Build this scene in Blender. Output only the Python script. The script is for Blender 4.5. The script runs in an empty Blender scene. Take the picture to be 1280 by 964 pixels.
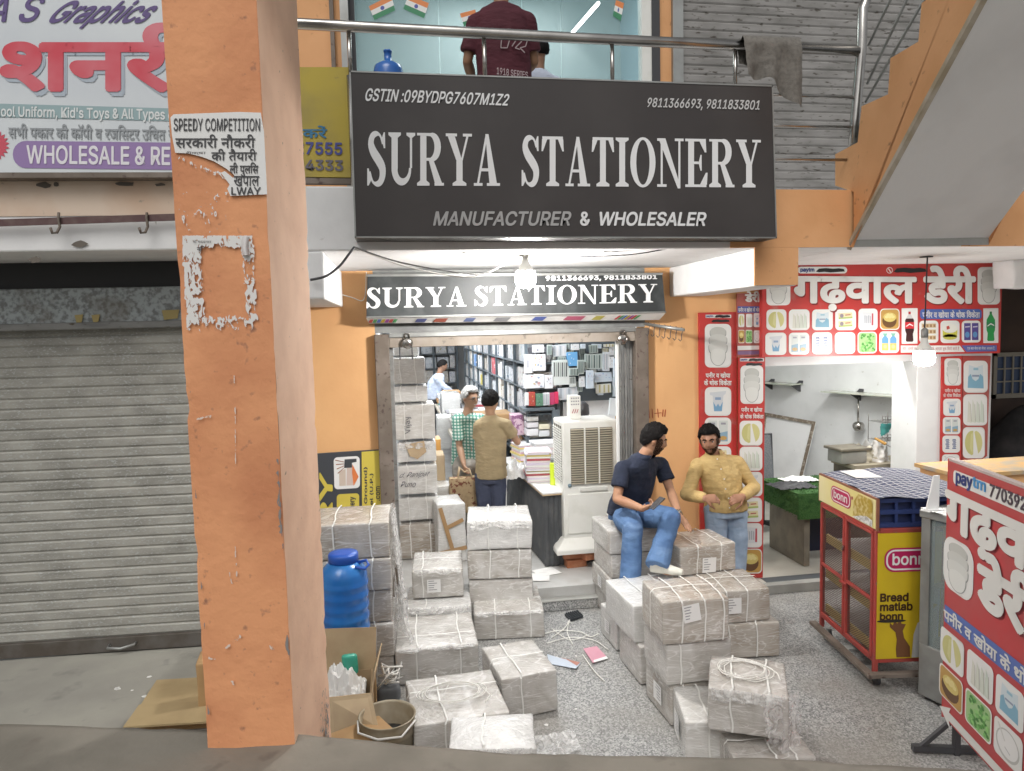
import bpy, math, random, os
from mathutils import Vector, Matrix, noise
R = math.radians
S = bpy.context.scene
COL = S.collection
random.seed(7)
V = Vector

# ------------------------------------------------------------------ camera, sky, sun, exposure
FPX, PSI, PIT, ROL, CAMZ = 888.0, R(9.2), R(4.65), R(1.4), 2.52
FW = V((math.sin(PSI)*math.cos(PIT), math.cos(PSI)*math.cos(PIT), -math.sin(PIT)))
r0 = V((math.cos(PSI), -math.sin(PSI), 0)); u0 = r0.cross(FW)
RT = r0*math.cos(ROL) - u0*math.sin(ROL); UP = u0*math.cos(ROL) + r0*math.sin(ROL)
CAM = V((0, 0, CAMZ))
cd = bpy.data.cameras.new('camera'); cam = bpy.data.objects.new('camera', cd); COL.objects.link(cam)
m4 = Matrix((RT, UP, -FW)).transposed().to_4x4(); m4.translation = CAM
cam.matrix_world = m4
cd.sensor_width = 36; cd.lens = FPX/1280*36; cd.clip_start = .05; cd.clip_end = 500
S.camera = cam
W = bpy.data.worlds.new('World'); S.world = W; W.use_nodes = True
nt = W.node_tree; bgn = nt.nodes['Background']
sky = nt.nodes.new('ShaderNodeTexSky'); sky.sky_type = 'NISHITA'; sky.sun_disc = False
sky.sun_elevation = R(52); sky.sun_rotation = R(200); sky.dust_density = 4; sky.air_density = 1.0; sky.ozone_density = 1
hs = nt.nodes.new('ShaderNodeHueSaturation'); hs.inputs['Saturation'].default_value = .08
nt.links.new(sky.outputs[0], hs.inputs['Color']); nt.links.new(hs.outputs[0], bgn.inputs[0])
bgn.inputs[1].default_value = .053
sl = bpy.data.lights.new('sun', 'SUN'); so = bpy.data.objects.new('sun', sl); COL.objects.link(so)
sl.energy = .55; sl.angle = R(40); sl.color = (1, .96, .9)
so.rotation_euler = (R(42), 0, R(-22))
S.view_settings.view_transform = 'Standard'; S.view_settings.look = 'None'
S.view_settings.gamma = 1; S.view_settings.use_curve_mapping = False
S.view_settings.exposure = .82
S.render.engine = 'CYCLES'
S.cycles.max_bounces = 7; S.cycles.diffuse_bounces = 4; S.cycles.glossy_bounces = 3; S.cycles.transparent_max_bounces = 10
S.cycles.use_denoising = True; S.cycles.caustics_reflective = False; S.cycles.caustics_refractive = False
S.cycles.sample_clamp_indirect = 6

# ------------------------------------------------------------------ where a photo pixel lies on a real plane
def ray(px, py): return FW + RT*((px-640)/FPX) - UP*((py-482)/FPX)
def at(px, py, X=None, Y=None, Z=None):
    d = ray(px, py)
    t = Y/d.y if Y is not None else ((Z-CAMZ)/d.z if Z is not None else X/d.x)
    return CAM + d*t
class Plane:
    def __init__(s, p, n):
        s.p = V(p); s.n = V(n).normalized()
        if s.n.dot(CAM-s.p) < 0: s.n = -s.n
    def hit(s, px, py, off=0.0):
        d = ray(px, py); p = s.p + s.n*off
        return CAM + d*((p-CAM).dot(s.n)/d.dot(s.n))
def YP(y): return Plane((0, y, 0), (0, -1, 0))

# ------------------------------------------------------------------ materials
def mat(name, col, rough=.6, c2=None, ns=8, lo=.4, hi=.65, bump=0, bs=40, metal=0, coat=0, coatr=.2, stretch=(1, 1, 1), emis=0, detail=4, spec=.5, c3=None, s3=60, l3=.62, h3=.7, bdist=.01):
    m = bpy.data.materials.new(name); m.use_nodes = True
    t = m.node_tree; b = t.nodes['Principled BSDF']; L = t.links.new
    b.inputs['Base Color'].default_value = (*col, 1); b.inputs['Roughness'].default_value = rough
    b.inputs['Metallic'].default_value = metal; b.inputs['Specular IOR Level'].default_value = spec
    if coat: b.inputs['Coat Weight'].default_value = coat; b.inputs['Coat Roughness'].default_value = coatr
    if emis:
        b.inputs['Emission Color'].default_value = (*col, 1); b.inputs['Emission Strength'].default_value = emis
    if c2 or bump or c3:
        tc = t.nodes.new('ShaderNodeTexCoord'); mp = t.nodes.new('ShaderNodeMapping'); L(tc.outputs['Object'], mp.inputs[0])
        mp.inputs['Scale'].default_value = stretch
        oi = t.nodes.new('ShaderNodeObjectInfo'); vm = t.nodes.new('ShaderNodeVectorMath'); vm.operation = 'SCALE'
        vm.inputs[0].default_value = (13, 7, 19); L(oi.outputs['Random'], vm.inputs['Scale']); L(vm.outputs[0], mp.inputs['Location'])
        def nz(sc, lo, hi, dt=detail):
            n = t.nodes.new('ShaderNodeTexNoise'); n.inputs['Scale'].default_value = sc; n.inputs['Detail'].default_value = dt
            L(mp.outputs[0], n.inputs['Vector'])
            mr = t.nodes.new('ShaderNodeMapRange'); mr.inputs['From Min'].default_value = lo; mr.inputs['From Max'].default_value = hi
            L(n.outputs['Fac'], mr.inputs[0]); return mr.outputs[0], n
        cur = None
        if c2:
            f, n = nz(ns, lo, hi); mx = t.nodes.new('ShaderNodeMix'); mx.data_type = 'RGBA'
            mx.inputs['A'].default_value = (*col, 1); mx.inputs['B'].default_value = (*c2, 1); L(f, mx.inputs['Factor'])
            cur = mx.outputs['Result']
        if c3:
            f, n = nz(s3, l3, h3, 3); mx = t.nodes.new('ShaderNodeMix'); mx.data_type = 'RGBA'
            if cur: L(cur, mx.inputs['A'])
            else: mx.inputs['A'].default_value = (*col, 1)
            mx.inputs['B'].default_value = (*c3, 1); L(f, mx.inputs['Factor']); cur = mx.outputs['Result']
        if cur: L(cur, b.inputs['Base Color'])
        if bump:
            f, n = nz(bs, 0, 1, 3); bp = t.nodes.new('ShaderNodeBump'); bp.inputs['Strength'].default_value = bump
            bp.inputs['Distance'].default_value = bdist
            L(n.outputs['Fac'], bp.inputs['Height']); L(bp.outputs[0], b.inputs['Normal'])
            if coat: L(bp.outputs[0], b.inputs['Coat Normal'])
    return m
_fl = {}
def flat(r, g, b, rough=.45):
    k = (r, g, b, rough)
    if k not in _fl: _fl[k] = mat('print', (r, g, b), rough)
    return _fl[k]
def glassmat(name, col, alpha, rough=.05):
    m = bpy.data.materials.new(name); m.use_nodes = True; t = m.node_tree
    b = t.nodes['Principled BSDF']; b.inputs['Base Color'].default_value = (*col, 1); b.inputs['Roughness'].default_value = rough
    tr = t.nodes.new('ShaderNodeBsdfTransparent'); mx = t.nodes.new('ShaderNodeMixShader'); mx.inputs[0].default_value = alpha
    t.links.new(tr.outputs[0], mx.inputs[1]); t.links.new(b.outputs[0], mx.inputs[2]); t.links.new(mx.outputs[0], t.nodes['Material Output'].inputs[0])
    return m
ORANGE = mat('orange_plaster', (.78, .42, .2), .75, (.7, .36, .16), 3, .35, .7, bump=.15, bs=30, c3=(.36, .17, .08), s3=14, l3=.66, h3=.78)
ORANGE2 = mat('orange_plaster_bright', (.8, .46, .21), .75, (.73, .4, .18), 2.5, .35, .7, bump=.1, bs=30)
PILLAR = mat('orange_pillar_paint', (.76, .35, .17), .8, (.54, .21, .1), 2.6, .36, .74, bump=.5, bs=22, c3=(.33, .16, .1), s3=20, l3=.64, h3=.76, detail=7)
PILSIDE = mat('pillar_side_light_tone', (.86, .57, .4), .85, (.76, .48, .33), 5, .4, .7, bump=.2, bs=24, c3=(.25, .18, .14), s3=30, l3=.7, h3=.76)  # pinkish tone of the light on the pillar's side, put into the colour
WHITEW = mat('white_distemper', (.82, .82, .82), .85, (.72, .72, .72), 3, .5, .75, bump=.1, bs=25, c3=(.4, .38, .34), s3=18, l3=.72, h3=.8)
CONC = mat('cement', (.235, .215, .18), .9, (.16, .147, .122), 2.2, .4, .65, bump=.4, bs=18, c3=(.15, .13, .11), s3=7, l3=.6, h3=.75)
CONCG = mat('grey_cement', (.36, .36, .34), .85, (.27, .27, .25), 3, .4, .65, bump=.25, bs=30)
STEEL = mat('polished_steel', (.55, .53, .5), .22, (.4, .38, .36), 6, .4, .7, metal=1)
DIRTYSTEEL = mat('dull_steel', (.38, .39, .38), .45, (.28, .28, .27), 5, .4, .7, metal=.7)
GALV = mat('galvanised_sheet', (.36, .35, .315), .72, (.24, .235, .21), 4, .36, .7, metal=.05, c3=(.4, .41, .4), s3=45, l3=.55, h3=.7, stretch=(1, 1, 2))
GALVD = mat('dark_shutter_sheet', (.25, .25, .24), .6, (.17, .17, .165), 4, .4, .68, metal=.2, c3=(.1, .08, .06), s3=16, l3=.64, h3=.7, stretch=(1, 1, 3))
BROWNM = mat('rusty_brown_steel', (.16, .13, .105), .6, (.24, .2, .17), 5, .45, .7, metal=.2, c3=(.09, .06, .05), s3=24, l3=.6, h3=.7)
DARKM = mat('dark_metal', (.05, .05, .055), .5)
BLACK = mat('black', (.015, .015, .016), .5)
WHITE = mat('white_paint', (.8, .8, .79), .5)
WPLAST = mat('white_plastic', (.78, .78, .74), .4, (.68, .68, .63), 6, .5, .75)
CORD = mat('white_cord', (.78, .77, .73), .6)
PAPER = mat('paper', (.8, .79, .77), .7, (.7, .69, .67), 10, .5, .7)
BLUEP = None

def terrazzo():
    m = bpy.data.materials.new('terrazzo'); m.use_nodes = True; t = m.node_tree; L = t.links.new
    b = t.nodes['Principled BSDF']; b.inputs['Roughness'].default_value = .4
    tc = t.nodes.new('ShaderNodeTexCoord')
    v = t.nodes.new('ShaderNodeTexVoronoi'); v.inputs['Scale'].default_value = 105; L(tc.outputs['Object'], v.inputs['Vector'])
    r = t.nodes.new('ShaderNodeValToRGB'); L(v.outputs['Color'], r.inputs[0])
    e = r.color_ramp.elements; e[0].position = 0; e[0].color = (.1, .105, .105, 1); e[1].position = 1; e[1].color = (.58, .58, .57, 1)
    x = e.new(.3); x.color = (.2, .205, .205, 1); x = e.new(.6); x.color = (.36, .36, .355, 1)
    n = t.nodes.new('ShaderNodeTexNoise'); n.inputs['Scale'].default_value = 1.3; n.inputs['Detail'].default_value = 5; L(tc.outputs['Object'], n.inputs['Vector'])
    mr = t.nodes.new('ShaderNodeMapRange'); mr.inputs['From Min'].default_value = .42; mr.inputs['From Max'].default_value = .72; mr.inputs['To Max'].default_value = .85; L(n.outputs['Fac'], mr.inputs[0])
    mx = t.nodes.new('ShaderNodeMix'); mx.data_type = 'RGBA'; L(mr.outputs[0], mx.inputs['Factor']); L(r.outputs[0], mx.inputs['A']); mx.inputs['B'].default_value = (.26, .245, .22, 1)
    L(mx.outputs['Result'], b.inputs['Base Color'])
    return m
TERRA = terrazzo()

def filmmat(name, card, film, amt=.5):
    """cardboard under wrinkled clear wrap: cloudy streaks for doubled film and its painted sheen, glossy coat with creases"""
    m = bpy.data.materials.new(name); m.use_nodes = True; t = m.node_tree; L = t.links.new
    b = t.nodes['Principled BSDF']
    tc = t.nodes.new('ShaderNodeTexCoord'); oi = t.nodes.new('ShaderNodeObjectInfo'); mp = t.nodes.new('ShaderNodeMapping'); L(tc.outputs['Object'], mp.inputs[0])
    vm = t.nodes.new('ShaderNodeVectorMath'); vm.operation = 'SCALE'; vm.inputs[0].default_value = (13, 7, 19); L(oi.outputs['Random'], vm.inputs['Scale']); L(vm.outputs[0], mp.inputs['Location'])
    def nz(sc, lo, hi, dist=0, det=4, vec=None):
        n = t.nodes.new('ShaderNodeTexNoise'); n.inputs['Scale'].default_value = sc; n.inputs['Detail'].default_value = det; n.inputs['Distortion'].default_value = dist
        L((vec or mp).outputs[0], n.inputs['Vector']); mr = t.nodes.new('ShaderNodeMapRange'); mr.inputs['From Min'].default_value = lo; mr.inputs['From Max'].default_value = hi
        L(n.outputs['Fac'], mr.inputs[0]); return mr.outputs[0], n.outputs['Fac']
    s2 = t.nodes.new('ShaderNodeMapping'); s2.inputs['Rotation'].default_value = (.3, .5, .4); s2.inputs['Scale'].default_value = (1, 1, 7); L(mp.outputs[0], s2.inputs[0])
    cl, _ = nz(4.5, .34, .74, 1.0); st, _ = nz(7, .5, .72, 2.0, 5, s2)
    mxx = t.nodes.new('ShaderNodeMath'); mxx.operation = 'MAXIMUM'; L(cl, mxx.inputs[0]); L(st, mxx.inputs[1])
    mu = t.nodes.new('ShaderNodeMath'); mu.operation = 'MULTIPLY'; L(mxx.outputs[0], mu.inputs[0]); mu.inputs[1].default_value = amt
    cv = t.nodes.new('ShaderNodeMix'); cv.data_type = 'RGBA'; cv.inputs['A'].default_value = (card[0]*.86, card[1]*.82, card[2]*.76, 1); cv.inputs['B'].default_value = (card[0]*1.06, card[1]*1.08, card[2]*1.1, 1); L(oi.outputs['Random'], cv.inputs['Factor'])
    mx = t.nodes.new('ShaderNodeMix'); mx.data_type = 'RGBA'; L(cv.outputs['Result'], mx.inputs['A']); mx.inputs['B'].default_value = (*film, 1); L(mu.outputs[0], mx.inputs['Factor'])
    L(mx.outputs['Result'], b.inputs['Base Color'])
    s3 = t.nodes.new('ShaderNodeMapping'); s3.inputs['Rotation'].default_value = (.7, .2, .9); s3.inputs['Scale'].default_value = (1, 2.2, 5); L(mp.outputs[0], s3.inputs[0])
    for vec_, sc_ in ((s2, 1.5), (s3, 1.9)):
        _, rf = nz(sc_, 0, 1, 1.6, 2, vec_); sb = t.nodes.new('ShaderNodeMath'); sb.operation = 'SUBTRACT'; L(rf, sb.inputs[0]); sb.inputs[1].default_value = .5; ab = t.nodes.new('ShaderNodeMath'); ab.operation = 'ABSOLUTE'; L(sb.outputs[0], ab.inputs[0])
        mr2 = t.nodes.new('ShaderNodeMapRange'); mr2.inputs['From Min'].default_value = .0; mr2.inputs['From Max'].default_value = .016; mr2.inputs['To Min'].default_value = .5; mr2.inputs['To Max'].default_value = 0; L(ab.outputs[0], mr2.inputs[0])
        mx2 = t.nodes.new('ShaderNodeMix'); mx2.data_type = 'RGBA'; L(mr2.outputs[0], mx2.inputs['Factor']); L(mx.outputs['Result'], mx2.inputs['A']); mx2.inputs['B'].default_value = (.84, .84, .83, 1); mx = mx2  # thin white lines paint crease highlights into the base colour
    L(mx.outputs['Result'], b.inputs['Base Color'])
    b.inputs['Roughness'].default_value = .5; b.inputs['Coat Weight'].default_value = 1; b.inputs['Coat Roughness'].default_value = .1
    _, h1 = nz(16, 0, 1, 2.5, 3); _, h2 = nz(9, 0, 1, 3, 2, s2)
    ad = t.nodes.new('ShaderNodeMath'); ad.operation = 'ADD'; L(h1, ad.inputs[0]); L(h2, ad.inputs[1])
    bp = t.nodes.new('ShaderNodeBump'); bp.inputs['Strength'].default_value = .8; bp.inputs['Distance'].default_value = .014; L(ad.outputs[0], bp.inputs['Height'])
    L(bp.outputs[0], b.inputs['Coat Normal'])
    b2 = t.nodes.new('ShaderNodeBump'); b2.inputs['Strength'].default_value = .22; b2.inputs['Distance'].default_value = .01; L(ad.outputs[0], b2.inputs['Height']); L(b2.outputs[0], b.inputs['Normal'])
    return m
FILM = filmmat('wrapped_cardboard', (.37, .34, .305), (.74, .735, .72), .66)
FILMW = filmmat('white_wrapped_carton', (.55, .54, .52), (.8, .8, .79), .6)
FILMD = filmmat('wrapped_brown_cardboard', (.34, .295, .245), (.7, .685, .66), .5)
def looseplastic():
    m = bpy.data.materials.new('loose_film'); m.use_nodes = True; t = m.node_tree; L = t.links.new
    b = t.nodes['Principled BSDF']; b.inputs['Base Color'].default_value = (.82, .82, .81, 1); b.inputs['Roughness'].default_value = .18
    tr = t.nodes.new('ShaderNodeBsdfTransparent'); mx = t.nodes.new('ShaderNodeMixShader')
    tc = t.nodes.new('ShaderNodeTexCoord'); n = t.nodes.new('ShaderNodeTexNoise'); n.inputs['Scale'].default_value = 14; n.inputs['Distortion'].default_value = 2; n.inputs['Detail'].default_value = 5
    L(tc.outputs['Object'], n.inputs['Vector']); mr = t.nodes.new('ShaderNodeMapRange'); mr.inputs['From Min'].default_value = .35; mr.inputs['From Max'].default_value = .7; mr.inputs['To Min'].default_value = .12; mr.inputs['To Max'].default_value = .75
    L(n.outputs['Fac'], mr.inputs[0]); L(mr.outputs[0], mx.inputs[0])
    bp = t.nodes.new('ShaderNodeBump'); bp.inputs['Strength'].default_value = .8; bp.inputs['Distance'].default_value = .02; L(n.outputs['Fac'], bp.inputs['Height']); L(bp.outputs[0], b.inputs['Normal'])
    L(tr.outputs[0], mx.inputs[1]); L(b.outputs[0], mx.inputs[2]); L(mx.outputs[0], t.nodes['Material Output'].inputs[0])
    return m
LOOSE = looseplastic()

# ------------------------------------------------------------------ mesh helpers
def tag(o, label=None, cat=None, group=None, kind=None):
    if label: o['label'] = label
    if cat: o['category'] = cat
    if group: o['group'] = group
    if kind: o['kind'] = kind
    return o
def thing(name, label, cat, loc=(0, 0, 0), group=None):
    o = bpy.data.objects.new(name, None); COL.objects.link(o); o.location = V(loc); o.empty_display_size = .1
    return tag(o, label, cat, group)
def put(o, parent):
    o.parent = parent
    if parent.type == 'EMPTY': o.location = -parent.location
class MB:
    def __init__(s): s.v = []; s.f = []; s.m = []; s.ml = []
    def mi(s, m):
        if m not in s.ml: s.ml.append(m)
        return s.ml.index(m)
    def add(s, vs, fs, m):
        k = len(s.v); s.v += [V(a) for a in vs]; i = s.mi(m)
        for f in fs: s.f.append([k+a for a in f]); s.m.append(i)
    def poly(s, pts, m): s.add(pts, [list(range(len(pts)))], m)
    def box(s, x0, x1, y0, y1, z0, z1, m):
        s.hexa([(x0, y0, z0), (x1, y0, z0), (x1, y1, z0), (x0, y1, z0), (x0, y0, z1), (x1, y0, z1), (x1, y1, z1), (x0, y1, z1)], m)
    def hexa(s, p, m): s.add(p, [(3, 2, 1, 0), (4, 5, 6, 7), (0, 1, 5, 4), (1, 2, 6, 5), (2, 3, 7, 6), (3, 0, 4, 7)], m)
    def obox(s, c, sx, sy, sz, m, rz=0, ax=None):
        c = V(c); a = ax or (V((math.cos(rz), math.sin(rz), 0)), V((-math.sin(rz), math.cos(rz), 0)), V((0, 0, 1)))
        s.hexa([c+a[0]*x*sx/2+a[1]*y*sy/2+a[2]*z*sz/2 for x, y, z in ((-1, -1, -1), (1, -1, -1), (1, 1, -1), (-1, 1, -1), (-1, -1, 1), (1, -1, 1), (1, 1, 1), (-1, 1, 1))], m)
    def prism(s, pts, d, m):
        d = V(d); n = len(pts); a = [V(p) for p in pts]
        s.add(a+[p+d for p in a], [list(range(n))[::-1], list(range(n, 2*n))]+[[i, (i+1) % n, n+(i+1) % n, n+i] for i in range(n)], m)
    def tube(s, pts, r, m, n=8, closed=False):
        pts = [V(p) for p in pts]; N = len(pts); rs = r if isinstance(r, (list, tuple)) else [r]*N
        rings = []; ref = None
        for i, p in enumerate(pts):
            a = pts[i-1] if (i > 0 or closed) else p; b = pts[(i+1) % N] if (i < N-1 or closed) else p
            t = (b-a); t = t.normalized() if t.length > 1e-9 else V((0, 0, 1))
            if ref is None: ref = V((0, 0, 1)) if abs(t.z) < .9 else V((1, 0, 0))
            x = ref - t*ref.dot(t)
            if x.length < 1e-4: x = t.orthogonal()
            x.normalize(); ref = x; y = t.cross(x)
            rings.append([p+(x*math.cos(2*math.pi*k/n)+y*math.sin(2*math.pi*k/n))*rs[i] for k in range(n)])
        k0 = len(s.v); vs = [q for g in rings for q in g]; fs = []
        for i in range(N if closed else N-1):
            j = (i+1) % N
            for k in range(n): fs.append((i*n+k, i*n+(k+1) % n, j*n+(k+1) % n, j*n+k))
        if not closed: fs += [list(range(n))[::-1], list(range((N-1)*n, N*n))]
        s.add(vs, fs, m)
    def lathe(s, prof, c, m, n=24, axis=None):
        c = V(c); z = V(axis).normalized() if axis else V((0, 0, 1)); x = z.orthogonal().normalized(); y = z.cross(x); vs = []; fs = []
        for r, h in prof:
            for k in range(n): vs.append(c+z*h+(x*math.cos(2*math.pi*k/n)+y*math.sin(2*math.pi*k/n))*r)
        for i in range(len(prof)-1):
            for k in range(n): fs.append((i*n+k, i*n+(k+1) % n, (i+1)*n+(k+1) % n, (i+1)*n+k))
        fs += [list(range(n))[::-1], [(len(prof)-1)*n+k for k in range(n)]]
        s.add(vs, fs, m)
    def grid(s, fn, nu, nv, m):
        s.add([fn(i/nu, j/nv) for j in range(nv+1) for i in range(nu+1)],
              [(j*(nu+1)+i, j*(nu+1)+i+1, (j+1)*(nu+1)+i+1, (j+1)*(nu+1)+i) for j in range(nv) for i in range(nu)], m)
    def rbox(s, c, size, m, r=.02, n=8, rz=0, wob=.006, seed=0, sag=0, ax=None):
        """rounded, slightly wobbly box"""
        c = V(c); hx, hy, hz = [a/2 for a in size]; off = V((seed*3.7, seed*1.3, seed*2.1))
        a = ax or (V((math.cos(rz), math.sin(rz), 0)), V((-math.sin(rz), math.cos(rz), 0)), V((0, 0, 1)))
        def warp(p):
            q = V((max(-hx+r, min(hx-r, p.x)), max(-hy+r, min(hy-r, p.y)), max(-hz+r, min(hz-r, p.z))))
            d = p-q
            if d.length > 1e-9: p = q+d.normalized()*r
            nn = noise.noise_vector(p*5+off)
            p = p+nn*wob+noise.noise_vector(p*16+off)*wob*.35
            if sag: p.z += sag*(1-(p.x/hx)**2)*(1-(p.y/hy)**2)*(1 if p.z > 0 else 0)
            return c+a[0]*p.x+a[1]*p.y+a[2]*p.z
        def coords(h):
            k = [-h, -h+r*.35, -h+r]; k += [-h+r+(2*h-2*r)*i/n for i in range(1, n)]; return k+[h-r, h-r*.35, h]
        X, Y, Z = coords(hx), coords(hy), coords(hz)
        for A, B, f in ((X, Y, lambda u, v: V((u, v, hz))), (X, Z, lambda u, v: V((u, -hy, v))), (X, Z, lambda u, v: V((u, hy, v))), (Y, Z, lambda u, v: V((-hx, u, v))), (Y, Z, lambda u, v: V((hx, u, v))), (X, Y, lambda u, v: V((u, v, -hz)))):
            na = len(A); s.add([warp(f(u, v)) for v in B for u in A], [(j*na+i, j*na+i+1, (j+1)*na+i+1, (j+1)*na+i) for j in range(len(B)-1) for i in range(na-1)], m)
    def build(s, name, parent=None, smooth=False, bevel=0, weld=False, kind=None, label=None):
        me = bpy.data.meshes.new(name); me.from_pydata(s.v, [], s.f)
        for m in s.ml: me.materials.append(m)
        me.polygons.foreach_set('material_index', s.m)
        if weld or smooth:
            import bmesh
            bm = bmesh.new(); bm.from_mesh(me); bmesh.ops.remove_doubles(bm, verts=bm.verts, dist=2e-4); bmesh.ops.recalc_face_normals(bm, faces=bm.faces); bm.to_mesh(me); bm.free()
        if smooth: me.polygons.foreach_set('use_smooth', [True]*len(me.polygons))
        me.update()
        o = bpy.data.objects.new(name, me); COL.objects.link(o)
        if bevel:
            b = o.modifiers.new('b', 'BEVEL'); b.width = bevel; b.segments = 2; b.limit_method = 'ANGLE'; b.angle_limit = R(40)
        if parent: put(o, parent)
        if kind: o['kind'] = kind
        if label: o['label'] = label
        return o
def each(mb, name, parent=None, **k):
    """every connected piece of the collected shapes becomes a part of its own"""
    par = list(range(len(mb.v)))
    def fd_(a):
        while par[a] != a: par[a] = par[par[a]]; a = par[a]
        return a
    for f in mb.f:
        for a in f[1:]: par[fd_(a)] = fd_(f[0])
    gr = {}
    for f, m in zip(mb.f, mb.m): gr.setdefault(fd_(f[0]), []).append((f, m))
    out = []
    for fs in gr.values():
        b = MB(); ids = {}; 
        for f, m in fs:
            for a in f:
                if a not in ids: ids[a] = len(b.v); b.v.append(mb.v[a])
            b.f.append([ids[a] for a in f]); b.m.append(b.mi(mb.ml[m]))
        out.append(b.build(name, parent, **k))
    return out
def single(mb, name, label, cat, group=None, **k): return tag(mb.build(name, **k), label, cat, group)

# ------------------------------------------------------------------ lettering and flat printed art
FONT = None
try: FONT = bpy.data.fonts.load(os.path.join(bpy.utils.resource_path('LOCAL'), 'datafiles', 'fonts', 'Inter.woff2'))
except Exception: FONT = None
_tc = {}
def textmesh(s):
    if s in _tc: return _tc[s]
    c = bpy.data.curves.new('t', 'FONT'); c.body = s; c.resolution_u = 3
    if FONT and not any(ord(ch) > 0x900 for ch in s): c.font = FONT
    o = bpy.data.objects.new('t', c); COL.objects.link(o)
    dg = bpy.context.evaluated_depsgraph_get(); me = bpy.data.meshes.new_from_object(o.evaluated_get(dg))
    vs = [(v.co.x, v.co.y) for v in me.vertices]; fs = [list(p.vertices) for p in me.polygons]
    bpy.data.objects.remove(o); bpy.data.curves.remove(c); bpy.data.meshes.remove(me)
    xs = [a for a, b in vs]; ys = [b for a, b in vs]
    x0, x1, y0, y1 = min(xs), max(xs), min(ys), max(ys)
    _tc[s] = ([(a-x0, b-y0) for a, b in vs], fs, x1-x0, y1-y0); return _tc[s]
def lerpq(q, u, v):
    bl, br, tr, tl = q
    return ((bl[0]*(1-u)+br[0]*u)*(1-v)+(tl[0]*(1-u)+tr[0]*u)*v, (bl[1]*(1-u)+br[1]*u)*(1-v)+(tl[1]*(1-u)+tr[1]*u)*v)
def Q(x0, y0, x1, y1, sl=0, sl2=None):
    """pixel box; sl is the slope (dy/dx) of the base, sl2 of the top"""
    sl2 = sl if sl2 is None else sl2; w = x1-x0
    return ((x0, y1), (x1, y1+sl*w), (x1, y0+sl2*w), (x0, y0))
def tx(mb, s, q, pl, m, bold=0, it=0, off=.004, copies=6, rot=False):
    vs, fs, w, h = textmesh(s)
    sh = [(0, 0)]+([(math.cos(2*math.pi*k/copies), math.sin(2*math.pi*k/copies)) for k in range(copies)] if bold else [])
    bx = bold*h
    for k, (dx, dy) in enumerate(sh):
        P = []
        for a, b in vs:
            u = (a+dx*bx+bx)/(w+2*bx); v = (b+dy*bx+bx)/(h+2*bx); u = u+it*(v-.5)
            if rot: u, v = 1-v, u
            x, y = lerpq(q, u, v); P.append(pl.hit(x, y, off+k*.0002))
        mb.add(P, fs, m)
def pp(mb, pts, pl, m, off=.003): mb.poly([pl.hit(x, y, off) for x, y in pts], m)
def rr(q, r=.2, n=5):
    """rounded quad outline in pixels (r as a share of the short side)"""
    w = math.hypot(q[1][0]-q[0][0], q[1][1]-q[0][1]); h = math.hypot(q[3][0]-q[0][0], q[3][1]-q[0][1]); rad = r*min(w, h); ru = rad/w; rv = rad/h; out = []
    for cx, cy, a0 in ((ru, rv, 180), (1-ru, rv, 270), (1-ru, 1-rv, 0), (ru, 1-rv, 90)):
        for k in range(n+1):
            a = R(a0+90*k/n); out.append(lerpq(q, cx+ru*math.cos(a), cy+rv*math.sin(a)))
    return out
def el(q, cu, cv, ru, rv, n=18, a0=0, a1=360):
    return [lerpq(q, cu+ru*math.cos(R(a0+(a1-a0)*k/n)), cv+rv*math.sin(R(a0+(a1-a0)*k/n))) for k in range(n+(0 if a1-a0 == 360 else 1))]
def qp(q, pts): return [lerpq(q, u, v) for u, v in pts]
def ribbon(mb, pts, w, mapf, m, off):
    """stroke of varying width, pts in glyph units, mapf(u,v,off)->3d"""
    n = len(pts); L_ = []; R_ = []
    for i in range(n):
        a = pts[max(i-1, 0)]; b = pts[min(i+1, n-1)]; dx, dy = b[0]-a[0], b[1]-a[1]; l = math.hypot(dx, dy) or 1
        ww = (w[i] if isinstance(w, list) else w)/2
        L_.append((pts[i][0]-dy/l*ww, pts[i][1]+dx/l*ww)); R_.append((pts[i][0]+dy/l*ww, pts[i][1]-dx/l*ww))
    vs = [mapf(x, y, off) for x, y in L_+R_]
    mb.add(vs, [(i, i+1, n+i+1, n+i) for i in range(n-1)], m)
def arc(cx, cy, rx, ry, a0, a1, n=14): return [(cx+rx*math.cos(R(a0+(a1-a0)*k/n)), cy+ry*math.sin(R(a0+(a1-a0)*k/n))) for k in range(n+1)]
def spl(pts, n=6):
    out = []
    for i in range(len(pts)-1):
        p0 = pts[max(i-1, 0)]; p1 = pts[i]; p2 = pts[i+1]; p3 = pts[min(i+2, len(pts)-1)]
        for k in range(n):
            t = k/n; out.append(tuple(.5*((2*b)+(c-a)*t+(2*a-5*b+4*c-d)*t*t+(-a+3*b-3*c+d)*t**3) for a, b, c, d in zip(p0, p1, p2, p3)))
    return out+[tuple(pts[-1])]
SERIFW = dict(S=.62, U=.86, R=.86, Y=.84, A=.84, T=.76, I=.44, O=.86, N=.9, E=.76)
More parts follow.
